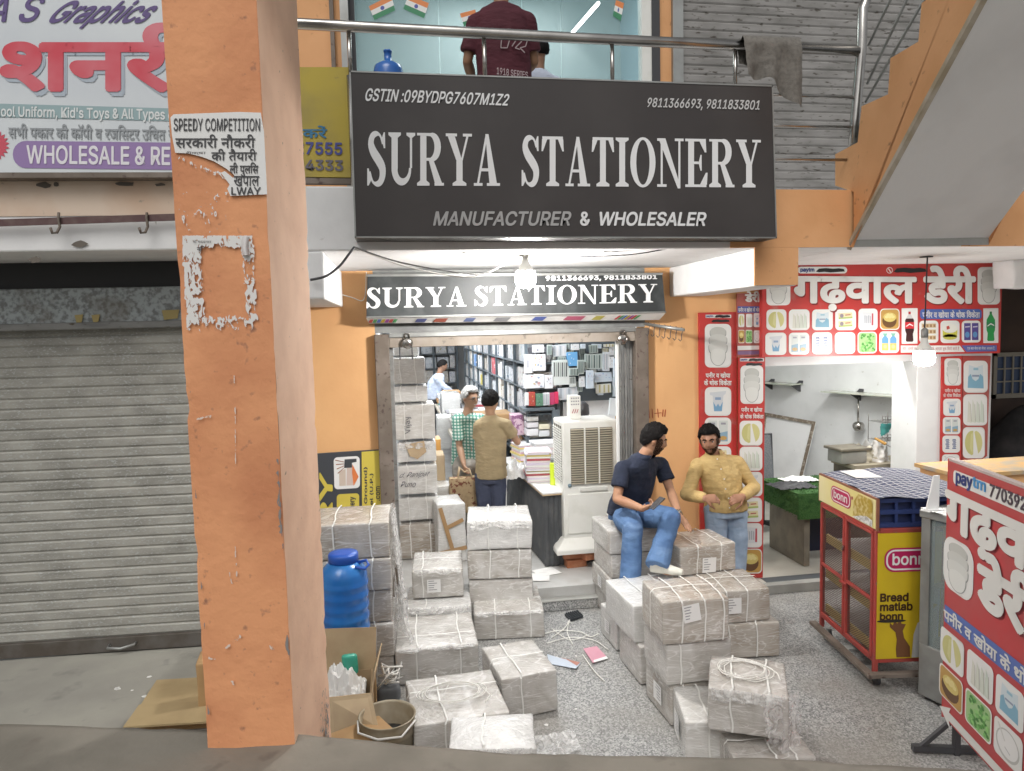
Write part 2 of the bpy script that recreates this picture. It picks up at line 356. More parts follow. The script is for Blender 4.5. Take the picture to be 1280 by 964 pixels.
def serif(mb, ch, mapf, m, off0=.004, T=.2, t=.07):
    """heavy high-contrast serif capitals drawn as strokes in a unit-high cell of width SERIFW"""
    w = SERIFW[ch]; k = [0]
    def rect(x0, y0, x1, y1): k[0] += 1; o = off0+k[0]*.00025; mb.poly([mapf(x0, y0, o), mapf(x1, y0, o), mapf(x1, y1, o), mapf(x0, y1, o)], m)
    def pg(*p): k[0] += 1; mb.poly([mapf(x, y, off0+k[0]*.00025) for x, y in p], m)
    def rb(p, ww): k[0] += 1; ribbon(mb, p, ww, mapf, m, off0+k[0]*.00025)
    def ser(x0, x1, xa, xb, y, up): # bracketed serif between x0..x1 under a stem xa..xb
        s = 1 if up else -1; y1 = y+s*.05; pg((x0, y), (x1, y), (x1, y1), (xb, y1+s*.05), (xa, y1+s*.05), (x0, y1)) if up else pg((x0, y), (x0, y1), (xa, y1+s*.05), (xb, y1+s*.05), (x1, y1), (x1, y))
    if ch == 'I': rect(.12, .05, .32, .95); ser(0, .44, .12, .32, 0, 1); ser(0, .44, .12, .32, 1, 0)
    if ch == 'T':
        rect(.28, .05, .48, .95); ser(.16, .6, .28, .48, 0, 1); rect(.03, .94, .73, 1)
        pg((0, .7), (.05, .7), (.2, .945), (.02, .945)); pg((.76, .7), (.71, .7), (.56, .945), (.74, .945))
    if ch == 'E':
        rect(.1, .03, .3, .97); rect(0, 0, .72, .055); rect(0, .945, .7, 1); rect(.28, .475, .52, .53)
        pg((.76, .3), (.7, .3), (.5, .05), (.74, .05)); pg((.72, .72), (.66, .72), (.48, .95), (.7, .95)); pg((.56, .34), (.52, .34), (.45, .5), (.52, .67), (.56, .67))
    if ch == 'U':
        rect(.1, .33, .3, .95); ser(0, .4, .1, .3, 1, 0); rect(.69, .33, .76, .95); ser(.58, .86, .69, .76, 1, 0)
        pts = arc(.43, .335, .265, .265, 180, 360, 18); pts = [(x, y) for x, y in pts]; ww = [T-(T-t)*i/18 for i in range(19)]
        pts = [(x+(.03*(1-i/18)), y) for i, (x, y) in enumerate(pts)]; pts[0] = (.2, .335); rb(pts, ww)
    if ch == 'R':
        rect(.1, .05, .3, .95); ser(0, .4, .1, .3, 0, 1); rect(0, .95, .4, 1)
        p = [(.28, .972)]+arc(.42, .735, .24, .235, 88, -88, 14)+[(.28, .5)]
        rb(p, [.055]+[.06+.15*math.sin(math.pi*i/14) for i in range(15)]+[.055])
        pg((.36, .51), (.5, .53), (.8, .05), (.57, .05)); rect(.56, 0, .86, .055)
    if ch == 'Y':
        pg((.06, .95), (.29, .95), (.54, .45), (.36, .45)); pg((.66, .95), (.73, .95), (.53, .45), (.46, .43)); rect(.34, .05, .54, .47)
        ser(.22, .66, .34, .54, 0, 1); rect(0, .945, .36, 1); rect(.55, .945, .84, 1)
    if ch == 'A':
        pg((.1, .05), (.17, .05), (.43, .93), (.38, 1)); pg((.5, .05), (.74, .05), (.47, 1), (.37, 1)); rect(.2, .28, .58, .34)
        rect(0, 0, .28, .055); rect(.42, 0, .84, .055)
    if ch == 'N':
        rect(.12, .05, .19, .95); rect(.72, 0, .79, .95); pg((.04, 1), (.28, 1), (.79, .02), (.79, -.03), (.7, -.03)); rect(0, 0, .32, .055); rect(.6, .945, .9, 1); rect(0, .945, .2, .999)
    if ch == 'O':
        n = 32; k[0] += 1; o = off0+.00025; vs = []
        for i in range(n):
            a = 2*math.pi*i/n; vs += [mapf(.43+.43*math.cos(a), .5+.515*math.sin(a), o), mapf(.43+.225*math.cos(a), .5+.46*math.sin(a), o)]
        mb.add(vs, [(2*i, 2*((i+1) % n), 2*((i+1) % n)+1, 2*i+1) for i in range(n)], m)
    if ch == 'S':
        p = spl([(.5, .78), (.42, .93), (.3, .97), (.17, .92), (.12, .78), (.2, .63), (.36, .48), (.48, .34), (.49, .19), (.42, .07), (.3, .03), (.17, .08), (.08, .26)], 4)
        n = len(p); ww = [.055+.16*max(0, math.sin(math.pi*min(1, max(0, (i/(n-1)-.12)/.76))))**.8 for i in range(n)]
        rb(p, ww); pg((.53, .7), (.58, .7), (.57, 1), (.53, 1), (.46, .88)); pg((.0, .32), (.05, .32), (.13, .1), (.05, .0), (.0, .0))
def seriftext(mb, s, q, pl, m, gap=.1, T=.2):
    tot = sum(SERIFW[c] for c in s)+gap*(len(s)-1); x = 0
    for c in s:
        def mf(u, v, o, x=x): a, b = lerpq(q, (x+u)/tot, v); return pl.hit(a, b, o)
        serif(mb, c, mf, m); x += SERIFW[c]+gap
# ================================================================== the setting
mb = MB(); mb.box(-14, 14, 1.2, 6.0, -.3, 0, TERRA); mb.box(-60, 60, -60, 60, -.6, -.304, CONCG); mb.build('courtyard_floor', kind='structure')
mb = MB(); mb.box(-13, -.62, 1.3, 5.99, -.01, .004, mat('dusty_cement', (.33, .32, .28), .9, (.25, .24, .215), 1.6, .38, .68, bump=.2, bs=25, c3=(.2, .195, .18), s3=5, l3=.6, h3=.76, detail=6)); mb.build('cement_floor', kind='structure')
mb = MB(); mb.box(-.3, 2.9, 6.075, 18, .0, .19, mat('shop_floor_tile', (.5, .5, .49), .4, (.4, .39, .37), 4))
mb.build('shop_floor', kind='structure', bevel=.004)
mb = MB(); mb.box(-.3, 2.62, 5.99, 6.074, .002, .085, TERRA); mb.box(-.3, 2.62, 5.985, 6.074, .085, .1, CONCG); mb.build('step', kind='structure', bevel=.006)
DT = mat('dairy_floor_tile', (.5, .49, .44), .35, (.42, .41, .37), 4, .4, .7)
mb = MB(); mb.box(2.95, 5.3, 5.94, 9.4, .002, .08, DT); mb.box(2.95, 5.3, 5.935, 6.02, .003, .084, CONCG)
mb.box(3.35, 5.3, 6.02, 6.14, .07, .0845, mat('dark_tile', (.09, .1, .11), .4)); mb.build('dairy_floor', kind='structure')
# raised walkway the camera stands on
edge = [(-140, 893), (0, 905), (130, 909), (262, 913), (412, 921), (520, 932), (640, 942), (800, 945), (1000, 949), (1060, 955), (1280, 966), (1420, 985)]
mb = MB(); pts = [at(x, y, Z=.9) for x, y in edge]
dense = []
for a, b in zip(pts[:-1], pts[1:]):
    n = max(2, int((b-a).length/.04)); dense += [a.lerp(b, k/n) for k in range(n)]
dense.append(pts[-1])
rows = 26
def wfn(u, v):
    a = dense[min(len(dense)-1, int(u*(len(dense)-1)+.5))]; p = a+V((0, -1, 0))*(v**1.6*5)
    z = noise.noise(p*3)*.012+noise.noise(p*11)*.006
    if v == 0: p = p+V((0, noise.noise(p*9)*.012, -.02)); z = 0
    return V((p.x, p.y, .9+z))
mb.grid(wfn, len(dense)-1, rows, CONC)
mb.add([wfn(i/(len(dense)-1), 0) for i in range(len(dense))]+[V((p.x, p.y, 0)) for p in [wfn(i/(len(dense)-1), 0) for i in range(len(dense))]],
       [(i+1, i, len(dense)+i, len(dense)+i+1) for i in range(len(dense)-1)], CONC)
mb.build('raised_walkway', smooth=True, kind='structure')

# ------------------------------------------------------------------ the near pillar
pa = V((math.cos(R(-6)), math.sin(R(-6)), 0)); pb = V((-pa.y, pa.x, 0)); PW, PD = .337, .65
pF = V((-.453, 2.80, 0))-pa*PW
pil = thing('pillar', 'peeling orange concrete pillar in the foreground with torn white posters', 'pillar', pF+V((0, 0, .9)))
PILZ = 5.6
def chip(z, s):
    a = noise.noise(V((s*7, 0, z*5)))*.5+noise.noise(V((s*3, 4, z*14)))*.5
    return max(0, a-.05)*.05*(1 if z < 3 else .25)
def pside(u0, u1, org, ax, out, m, ch0, ch1, nz=150, nu=10):
    mb = MB()
    def fn(u, v):
        z = PILZ*v; p = org+ax*(u0+(u1-u0)*u); w = noise.noise(V((p.x*4, p.y*4, z*2)))*.004
        e = 0
        if u < .12: e = chip(z, ch0)*(1-u/.12)
        if u > .88: e = max(e, chip(z, ch1)*((u-.88)/.12))
        sh = ax*(e*.35 if u < .5 else -e*.35) if e else V((0, 0, 0))
        return V((p.x, p.y, z))+out*(w-e*.5)+sh
    mb.grid(fn, nu, nz, m); return mb
pside(0, PW, pF, pa, -pb, PILLAR, 1, 2).build('front_face', pil, smooth=True)
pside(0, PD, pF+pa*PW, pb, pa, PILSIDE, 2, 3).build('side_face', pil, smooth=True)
mb = MB(); c0 = [pF+pa*.012+pb*.012, pF+pa*(PW-.012)+pb*.012, pF+pa*(PW-.012)+pb*(PD-.002), pF+pa*.002+pb*(PD-.002)]
mb.prism([p+V((0, 0, .0)) for p in c0], (0, 0, PILZ), mat('bare_plaster', (.2, .2, .2), .9, (.3, .27, .24), 9)); mb.build('core', pil)
PPF = Plane(pF-pb*.006, -pb)
WF = flat(.78, .78, .77, .7); INK = flat(.06, .06, .065, .7)
po = thing('poster', 'white SPEEDY COMPETITION poster torn at its lower left on the orange pillar', 'poster', PPF.hit(270, 190))
mb = MB(); pp(mb, [(213, 147), (217, 143), (300, 140), (326, 141), (330, 165), (334, 243), (288, 245), (284, 236), (290, 226), (293, 219), (283, 211), (268, 202), (252, 196), (236, 192), (219, 191), (215, 170)], PPF, WF, .003)
pp(mb, [(288, 232), (298, 228), (281, 214), (276, 216)], PPF, WF, .0032)
mb.build('sheet', po)
mb = MB(); tx(mb, 'SPEEDY COMPETITION', Q(217, 148, 325, 164, .0), PPF, INK, .016, off=.005)
tx(mb, 'सरकारी नौकरी', Q(219, 168, 319, 185, .0), PPF, INK, .014, off=.005)
tx(mb, 'की तैयारी', Q(264, 186, 321, 201), PPF, INK, .014, off=.005); tx(mb, 'रीक्षा', Q(232, 189, 257, 193.5), PPF, INK, .0, off=.005)
tx(mb, 'ली पुलिस', Q(287, 203, 323, 221), PPF, INK, .014, off=.005); tx(mb, 'खपाल', Q(292, 220, 324, 233), PPF, INK, .014, off=.005); tx(mb, 'LWAY', Q(289, 234, 326, 243.5), PPF, INK, .03, off=.005)
mb.build('lettering', po)
tp = thing('torn_poster', 'scraps of a peeled white bill left around a bare orange square', 'poster', PPF.hit(275, 360))
def peelmat(col=(.74, .73, .71), nsc=42):
    m = bpy.data.materials.new('peeled_paper'); m.use_nodes = True; t = m.node_tree; L = t.links.new; b = t.nodes['Principled BSDF']; b.inputs['Base Color'].default_value = (*col, 1); b.inputs['Roughness'].default_value = .8
    tc = t.nodes.new('ShaderNodeTexCoord'); mp = t.nodes.new('ShaderNodeMapping'); mp.inputs['Scale'].default_value = (1.6, 1.6, .9); L(tc.outputs['Object'], mp.inputs[0])
    n = t.nodes.new('ShaderNodeTexNoise'); n.inputs['Scale'].default_value = nsc; n.inputs['Detail'].default_value = 6; n.inputs['Distortion'].default_value = 1.4; L(mp.outputs[0], n.inputs['Vector'])
    at_ = t.nodes.new('ShaderNodeAttribute'); at_.attribute_name = 'paper'; ad = t.nodes.new('ShaderNodeMath'); ad.operation = 'ADD'; L(n.outputs['Fac'], ad.inputs[0]); L(at_.outputs['Fac'], ad.inputs[1])
    mr = t.nodes.new('ShaderNodeMapRange'); mr.inputs['From Min'].default_value = .98; mr.inputs['From Max'].default_value = 1.01; L(ad.outputs[0], mr.inputs[0])
    tr = t.nodes.new('ShaderNodeBsdfTransparent'); mx = t.nodes.new('ShaderNodeMixShader'); L(mr.outputs[0], mx.inputs[0]); L(tr.outputs[0], mx.inputs[1]); L(b.outputs[0], mx.inputs[2]); L(mx.outputs[0], t.nodes['Material Output'].inputs[0]); return m
def peel(x0, y0, x1, y1, dens, nx, ny, off):
    mb = MB(); mb.grid(lambda u, v: PPF.hit(x0+(x1-x0)*u, y0+(y1-y0)*v, off), nx, ny, PEELM); o = mb.build('paper_scrap', tp)
    a = o.data.attributes.new('paper', 'FLOAT', 'POINT'); a.data.foreach_set('value', [dens(x0+(x1-x0)*i/nx, y0+(y1-y0)*j/ny) for j in range(ny+1) for i in range(nx+1)]); return o
PEELM = peelmat(nsc=34)
def sm_(x, a, b): k = min(1, max(0, (x-a)/(b-a))); return k*k*(3-2*k)
def frame_d(x, y):
    xl = 226+(y-294)*.06; xr = 317+(y-294)*.055
    if x < xl or x > xr or y < 293 or y > 430: return -.2
    h = max(0, 1-max(abs(x-(279+(y-350)*.06))/27, abs(y-352)/46))  # bare middle
    d = .53-sm_(h, .0, .3)*.75
    if y > 398: d -= sm_(y, 398, 428)*.32
    if y > 322 and x < xl+6: d += .1
    d += .06 if y < 322 else -.02
    return d
peel(216, 290, 330, 432, frame_d, 46, 58, .0022)
peel(216, 240, 300, 294, lambda x, y: .3+.13*math.exp(-((x-258-(y-270)*.2)/22)**2-((y-268)/7)**2)+.08*math.exp(-((x-228)/9)**2)-.25*sm_(abs(x-258), 30, 42), 30, 22, .0022)
peel(215, 190, 292, 246, lambda x, y: .18+.3*math.exp(-((y-(196+(x-220)*.42))/5)**2), 26, 20, .0026)
mb = MB(); tx(mb, 'के मददगार', Q(241, 300, 264, 304), PPF, INK, 0, off=.006); tx(mb, 'नि', Q(246, 307, 256, 314), PPF, INK, .03, off=.006); mb.build('lettering', tp)
mb = MB(); mb.grid(lambda u, v: PPF.hit(303+u*9-6*v*(1-v), 296+v*23, .004+.022*math.sin(math.pi*u)*(.3+v)), 5, 6, flat(.6, .58, .57, .7)); mb.build('curled_flap', tp, smooth=True)
# bare scratches and grey knocks in the paint
BAREM = peelmat((.24, .235, .23), 26); SCRM = peelmat((.72, .6, .52), 30)
def wear(pl, x0, y0, x1, y1, dens, nx, ny, off, m, name):
    mb = MB(); mb.grid(lambda u, v: pl.hit(x0+(x1-x0)*u, y0+(y1-y0)*v, off), nx, ny, m); o = mb.build(name, pil)
    a = o.data.attributes.new('paper', 'FLOAT', 'POINT'); a.data.foreach_set('value', [dens(x0+(x1-x0)*i/nx, y0+(y1-y0)*j/ny) for j in range(ny+1) for i in range(nx+1)])
def ln_(x, y, xa, ya, xb, yb_, w): # soft stroke between two points
    k = min(1, max(0, ((x-xa)*(xb-xa)+(y-ya)*(yb_-ya))/((xb-xa)**2+(yb_-ya)**2))); d = math.hypot(x-xa-(xb-xa)*k, y-ya-(yb_-ya)*k); return math.exp(-(d/w)**2)
def scr(x, y): return .1+.48*max(ln_(x, y, 293, 470, 295, 592, 1.3), ln_(x, y, 283, 810, 301, 795, 2.6), ln_(x, y, 246, 524, 264, 520, 3), ln_(x, y, 294, 684, 296, 720, 1.2), ln_(x, y, 287, 716, 290, 731, 1.6), ln_(x, y, 262, 823, 268, 824, 3), ln_(x, y, 338, 808, 341, 812, 2.5), ln_(x, y, 290, 852, 292, 856, 2))
wear(PPF, 240, 450, 345, 870, scr, 60, 210, .0022, SCRM, 'paint_scratch')
def edg(x, y):
    xe = 342.6+(y-480)*.058; d = xe-x; k = math.exp(-max(0, d)/9); g = .5*(.5+.5*noise.noise(V((1, y*.012, 3))))+.35*math.exp(-((y-625)/75)**2)+.3*math.exp(-((y-808)/16)**2)
    return -1 if d < 0 else -.06+1.2*k*g+.25*math.exp(-((y-808)/14)**2-(d/7)**2)
wear(PPF, 322, 470, 368, 880, edg, 30, 160, .0032, BAREM, 'bare_patch')
PPS = Plane(pF+pa*PW, pa)
def sdg(x, y): return .1+.4*sm_(y, 760, 930)*(.4+.6*math.exp(-((408-x)/9)**2))+.3*math.exp(-((x-400)/4)**2-((y-804)/7)**2)
wear(PPS, 366, 690, 411, 925, sdg, 26, 110, .0075, BAREM, 'bare_patch')
def ledg(x, y): d = x-(231.8+(y-430)*.0567+1.5); return -1 if d < 0 else -.02+.85*math.exp(-max(0, d)/6)*(.5+.6*noise.noise(V((2, y*.02, 5))))
wear(PPF, 224, 420, 268, 925, ledg, 26, 170, .0034, BAREM, 'bare_patch')

# ------------------------------------------------------------------ closed shop at the left
lo = V((-1.66, 5.935, 0)); lx = V((math.cos(R(-3.3)), math.sin(R(-3.3)), 0)); ln = V((lx.y, -lx.x, 0))
def LB(u, d, z): return lo+lx*u+ln*d+V((0, 0, z))
def lbox(mb, u0, u1, d0, d1, z0, z1, m): mb.hexa([LB(u0, d1, z0), LB(u1, d1, z0), LB(u1, d0, z0), LB(u0, d0, z0), LB(u0, d1, z1), LB(u1, d1, z1), LB(u1, d0, z1), LB(u0, d0, z1)], m)
PLS = Plane(LB(0, 0, 0), ln); PLF = Plane(LB(0, .76, 0), ln)
cs = thing('closed_shop', 'closed shopfront left of the pillar with grey rolling shutter and pale canopy', 'shop', LB(-1.5, 0, 0))
mb = MB(); lbox(mb, -6, .5, -.5, -.25, 0, 6.4, WHITEW); mb.build('wall', cs)
mb = MB()
zs = 2.62; n = 31; prof = []
for i in range(n):
    z0 = .13+(zs-.13)*i/n; h = (zs-.13)/n
    prof += [(.0, z0), (.004, z0+h*.08), (.01, z0+h*.2), (.01, z0+h*.84), (.004, z0+h*.93)]
prof.append((0, zs)); US = [-5.5+i*.4 for i in range(16)]
mb.add([LB(u, d+.004*noise.noise(V((u, z*3, 0))), z) for u in US for d, z in prof], [(a*len(prof)+i, (a+1)*len(prof)+i, (a+1)*len(prof)+i+1, a*len(prof)+i+1) for a in range(len(US)-1) for i in range(len(prof)-1)], GALV)
sh = mb.build('rolling_shutter', cs)
mb = MB(); lbox(mb, -5.5, .54, -.01, .03, .015, .13, mat('brown_rail', (.075, .062, .05), .6, (.11, .1, .09), 7)); mb.build('bottom_rail', sh, bevel=.005)
mb = MB(); h0, h1 = PLS.hit(137, 806, .03), PLS.hit(170, 803, .03); mb.tube([h0, h0+ln*.04+V((0, 0, -.01)), h0.lerp(h1, .5)+ln*.05+V((0, 0, -.02)), h1+ln*.04, h1], .011, DIRTYSTEEL); mb.build('handle', sh, smooth=True)
mb = MB(); lbox(mb, -5.5, .54, -.25, .1, 2.62, 2.9, mat('worn_galvanised_hood', (.4, .44, .45), .55, (.2, .21, .21), 30, .42, .62, metal=.2, c3=(.16, .14, .11), s3=3, l3=.55, h3=.75)); lbox(mb, -5.5, .54, .0, .12, 2.585, 2.64, GALVD); mb.build('shutter_hood', cs, bevel=.01)
mb = MB(); lbox(mb, -6, .52, -.25, .02, 2.9, 3.1, BLACK); mb.build('gap_shade_block', cs)  # black block stands in for the shade in the gap above the hood
mb = MB(); lbox(mb, -6, .6, -.25, .76, 3.1, 3.6, WHITEW); mb.build('canopy', cs, bevel=.012)
mb = MB(); lbox(mb, -6, .602, .755, .766, 3.33, 3.58, mat('pale_orange_paint', (.76, .62, .5), .8, (.68, .5, .37), 3, .4, .7, c3=(.3, .26, .22), s3=9, l3=.68, h3=.76)); mb.build('painted_band', cs)
mb = MB(); rnd = random.Random(5)
for cx, cy, w, h in ((55, 231, 9, 4), (70, 231, 4, 3), (155, 230, 14, 3), (200, 231, 8, 2), (99, 305, 10, 4), (44, 325, 8, 4)):
    pl = PLF if cy < 310 else PLF
    pp(mb, [(cx+w*math.cos(a*.7)*rnd.uniform(.7, 1.2), cy+h*math.sin(a*.7)*rnd.uniform(.7, 1.2)) for a in range(9)], pl, flat(.16, .14, .12, .9), .012)
each(mb, 'broken_plaster', cs)
mb = MB()
for x0, y0, x1, y1 in ((93, 393, 104, 403), (114, 393, 125, 402), (202, 387, 224, 398)): pp(mb, [(x0, y0+1), (x1, y0), (x1-2, y1), (x0+3, y1+2)], Plane(LB(0, .1, 0), ln), flat(.42, .33, .13, .6), .012)
each(mb, 'tape_scrap', cs)
hr = thing('hook_rail', 'maroon iron rail with two hooks across the closed shop canopy', 'hook rail', PLF.hit(100, 278, .06))
mb = MB(); a, b = PLF.hit(-160, 284, .06), PLF.hit(330, 268, .06); mb.obox((a+b)/2, (b-a).length, .012, .045, mat('maroon_iron', (.1, .05, .05), .6, (.14, .09, .08), 12), ax=((b-a).normalized(), ln, V((0, 0, 1)))); mb.build('bar', hr)
for hx in (74, 184):
    p = PLF.hit(hx, 272, .07); mb = MB(); mb.tube([p+V((0, 0, .03)), p+ln*.012, p+V((0, 0, -.06)), p+V((-.012, -.02, -.1)), p+V((-.035, -.03, -.105)), p+V((-.045, -.03, -.07))], .009, BROWNM); mb.build('hook', hr, smooth=True)
# board over the closed shop
PLB = Plane(LB(0, .86, 0), ln)
bd = thing('shop_board', 'white flex board lettered Graphics and WHOLESALE with big red Hindi word', 'sign', PLB.hit(100, 215))
mb = MB(); c = [PLB.hit(-330, 216), PLB.hit(300, 224)]; zt = 5.0; zb = 3.59
mb.prism([V((c[0].x, c[0].y, zb)), V((c[1].x, c[1].y, zb)), V((c[1].x, c[1].y, zt)), V((c[0].x, c[0].y, zt))], -ln*.06, mat('white_flex', (.7, .74, .76), .35, (.62, .66, .7), 1.5, .4, .65)); mb.build('panel', bd)
mb = MB(); lbox(mb, -4.5, .55, .77, .88, 3.555, 3.588, BROWNM); mb.build('frame', bd)
PUR, REDL = flat(.11, .07, .22), mat('red_print', (.62, .05, .08), .4, (.68, .2, .24), 2)
mb = MB()
tx(mb, 'A S', Q(-14, -6, 52, 28), PLB, PUR, .03, it=.25, off=.004)
tx(mb, 'Graphics', Q(66, 0, 190, 36), PLB, PUR, .035, it=.3, off=.004); mb.build('lettering', bd)
mb = MB(); SHD = flat(.42, .48, .55)
tx(mb, 'शनरी', Q(4, 32, 256, 122), PLB, SHD, .035, off=.003); tx(mb, 'शनरी', Q(-1, 28, 251, 116), PLB, REDL, .04, off=.006, copies=10); mb.build('lettering', bd)
mb = MB(); pp(mb, [(-60, 128), (230, 136), (230, 152), (-60, 145)], PLB, flat(.3, .42, .44), .003); tx(mb, 'hool Uniform, Kid\'s Toys & All Types of Gift', Q(-6, 132, 246, 149, .02), PLB, flat(.75, .78, .78), .03, off=.005)
tx(mb, 'सभी पकार की कॉपी व रजिसटर उिचत रेट पर', Q(10, 154, 242, 173, .015), PLB, flat(.3, .32, .34), .025, off=.005)
q = Q(16, 176, 262, 210, .012); pp(mb, rr(q, .48), PLB, flat(.3, .2, .42), .003); tx(mb, 'WHOLESALE & RETAIL', Q(33, 181, 262, 205, .012), PLB, flat(.8, .78, .82), .035, off=.005)
pp(mb, [(-8+(20 if k % 2 else 15)*math.cos(2*math.pi*k/40), 182+(20 if k % 2 else 15)*math.sin(2*math.pi*k/40)) for k in range(40)], PLB, flat(.6, .08, .12), .003); mb.build('lettering', bd)

# ------------------------------------------------------------------ stationery shop building: walls, canopy, beams
YF = 6.2
ss = thing('shop_building', 'orange walled open stationery shop under a white canopy slab', 'shop', (1.05, YF, 0))
xl = at(472, 500, Y=YF).x; xr = at(807, 500, Y=YF).x
mb = MB(); mb.box(-1.6, xl, YF, YF+.23, 0, 3.03, ORANGE2); mb.build('wall', ss)
mb = MB(); mb.box(xr, 3.36, YF, YF+.23, 0, 3.03, ORANGE2); mb.build('wall', ss)
mb = MB(); mb.box(xl, xr, YF, YF+.23, 2.5, 3.03, mat('grey_lintel', (.32, .33, .32), .8, (.22, .22, .22), 6)); mb.build('lintel', ss)
mb = MB(); mb.box(-.42, -.3, YF+.23, 18, 0, 3.0, WHITEW); mb.build('side_wall', ss)
mb = MB(); mb.box(2.68, 2.82, YF+.23, 18, 0, 3.0, WHITEW); mb.build('side_wall', ss)
mb = MB(); mb.box(-.42, 2.82, 18, 18.2, 0, 3.0, WHITEW); mb.build('back_wall', ss)
mb = MB(); mb.box(-.42, 2.82, YF+.23, 18.2, 3.0, 3.1, WHITEW); mb.build('ceiling', ss)
YC = 4.65
bx0, bx1 = at(942, 330, Y=YC).x, at(997, 330, Y=YC).x
mb = MB(); mb.box(-.9, 3.24, YC, YF+.3, 3.03, 3.43, WHITEW); mb.box(3.24, 6.3, YC, YF+.3, 3.03, 3.43, WHITEW); mb.build('canopy', ss, bevel=.01)
mb = MB(); mb.box(2.3, 3.238, YC-.012, YC+.02, 3.032, 3.428, ORANGE); mb.box(4.1, 6.29, YC-.012, YC+.02, 3.032, 3.428, ORANGE); mb.build('painted_band', ss)
lb0, lb1 = at(386, 340, Y=YC).x, at(405, 340, Y=YC).x
mb = MB(); mb.box(-.75, lb1, YC, YF, 2.73, 3.029, WHITEW); mb.build('beam', ss, bevel=.012)
mb = MB(); mb.box(bx0, bx1, YC, YF, 2.766, 3.029, WHITEW); bm_ = mb.build('beam', ss, bevel=.015)
mb = MB(); mb.box(bx0+.003, bx1-.002, YC-.012, YC+.002, 2.772, 3.031, ORANGE); mb.build('painted_band', ss)
# peeling strip on the soffit
mb = MB(); rnd = random.Random(11)
for k in range(26):
    x, y = .45+k*.045, 4.78+rnd.uniform(-.02, .05); mb.poly([(x+rnd.uniform(.02, .05)*math.cos(a*.9), y+rnd.uniform(.02, .05)*math.sin(a*.9), 3.027-rnd.random()*.006) for a in range(7)], PAPER)
mb.build('peeling_paint', ss)
# door frame
fr = thing('door_frame', 'brown steel rolling shutter frame around the shop doorway', 'door frame', (1.05, 6.15, .19))
x0, x1 = at(489, 500, Y=6.15).x, at(794, 500, Y=6.15).x
mb = MB(); mb.box(xl-.005, x0, 6.12, 6.26, .19, 2.49, BROWNM); mb.build('post', fr, bevel=.006)
mb = MB(); mb.box(x1, xr+.005, 6.12, 6.26, .19, 2.49, BROWNM); mb.build('post', fr, bevel=.006)
mb = MB(); mb.box(x0+.001, x1-.001, 6.13, 6.25, 2.375, 2.488, mat('worn_header', (.24, .2, .16), .6, (.32, .28, .24), 5, c3=(.12, .1, .08), s3=15, l3=.62, h3=.72)); mb.box(x0+.002, x1-.002, 6.115, 6.13, 2.46, 2.5, DIRTYSTEEL); mb.build('header', fr, bevel=.005)
mb = MB()
for k in range(5): mb.box(x1-.13+k*.026, x1-.112+k*.026, 6.2+.008*(k % 2), 6.235, .2, 2.374, [GALVD, DIRTYSTEEL][k % 2])
mb.box(x1-.155, x1-.135, 6.2, 6.24, .2, 2.374, WHITE); mb.build('shutter_guide', fr)
mb = MB(); mb.box(x0+.001, x0+.03, 6.17, 6.23, .2, 2.374, GALVD); mb.build('shutter_guide', fr)
for px, py in ((509, 429), (779, 424)):
    p = at(px, py, Y=6.08); mb = MB(); mb.lathe([(.0, .0), (.03, 0), (.047, .012), (.05, .03), (.04, .045), (.012, .05)], p+V((0, .05, 0)), STEEL, 20, (0, -1, -.1)); mb.tube([p+V((-.02, .03, .045)), p+V((-.018, .02, .08)), p+V((.018, .02, .08)), p+V((.02, .03, .045))], .006, STEEL)
    mb.build('padlock', fr, smooth=True)
mb = MB()
for px in (499.5, 515): a = at(px, 434, Y=6.12); mb.tube([a, a+V((0, 0, -.105))], .006, DARKM)
mb.build('lock_bolt', fr)

# ------------------------------------------------------------------ upper storey
us = thing('upper_storey', 'upper shopfront behind the balcony with glass office and grey shutter', 'shop', (1, YF, 3.43))
X_ = lambda px, y=60: at(px, y, Y=YF).x
mb = MB(); mb.box(-2.2, X_(430), YF-.1, YF+.1, 3.43, 6.3, ORANGE); mb.build('wall', us)
mb = MB(); mb.box(X_(822), X_(838), YF-.02, YF+.1, 3.43, 6.3, ORANGE); mb.build('wall', us)
mb = MB(); mb.box(X_(838), X_(851), YF-.06, YF+.1, 3.43, 6.3, DIRTYSTEEL); mb.box(X_(428), X_(438), YF-.16, YF-.02, 3.43, 6.3, DIRTYSTEEL); mb.box(X_(415), X_(420), YF-.14, YF-.1, 3.9, 6.3, BROWNM); each(mb, 'post', us)
mb = MB(); mb.box(X_(438), X_(445), YF-.06, YF+.05, 3.43, 6.3, DARKM); mb.box(X_(812), X_(822), YF-.06, YF+.05, 3.43, 6.3, DARKM); mb.box(X_(800), X_(812), YF-.05, YF+.05, 3.43, 6.3, WPLAST); each(mb, 'glass_frame', us)
GL = glassmat('office_glass', (.35, .5, .52), .32, .04)
gx = [X_(445), X_(550)-.004, X_(654)-.004, X_(702)-.004, X_(800)]
for a, b in zip(gx[:-1], gx[1:]):
    mb = MB(); mb.box(a+.004, b-.002, YF, YF+.01, 3.45, 6.3, GL); mb.build('glass_pane', us)
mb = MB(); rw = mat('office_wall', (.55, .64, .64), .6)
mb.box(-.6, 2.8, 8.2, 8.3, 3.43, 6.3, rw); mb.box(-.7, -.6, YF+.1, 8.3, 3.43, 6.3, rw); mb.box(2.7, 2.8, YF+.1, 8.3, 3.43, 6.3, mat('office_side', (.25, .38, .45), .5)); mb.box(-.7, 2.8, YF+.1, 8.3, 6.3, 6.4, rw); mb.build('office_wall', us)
mb = MB(); n = 38; prof = []
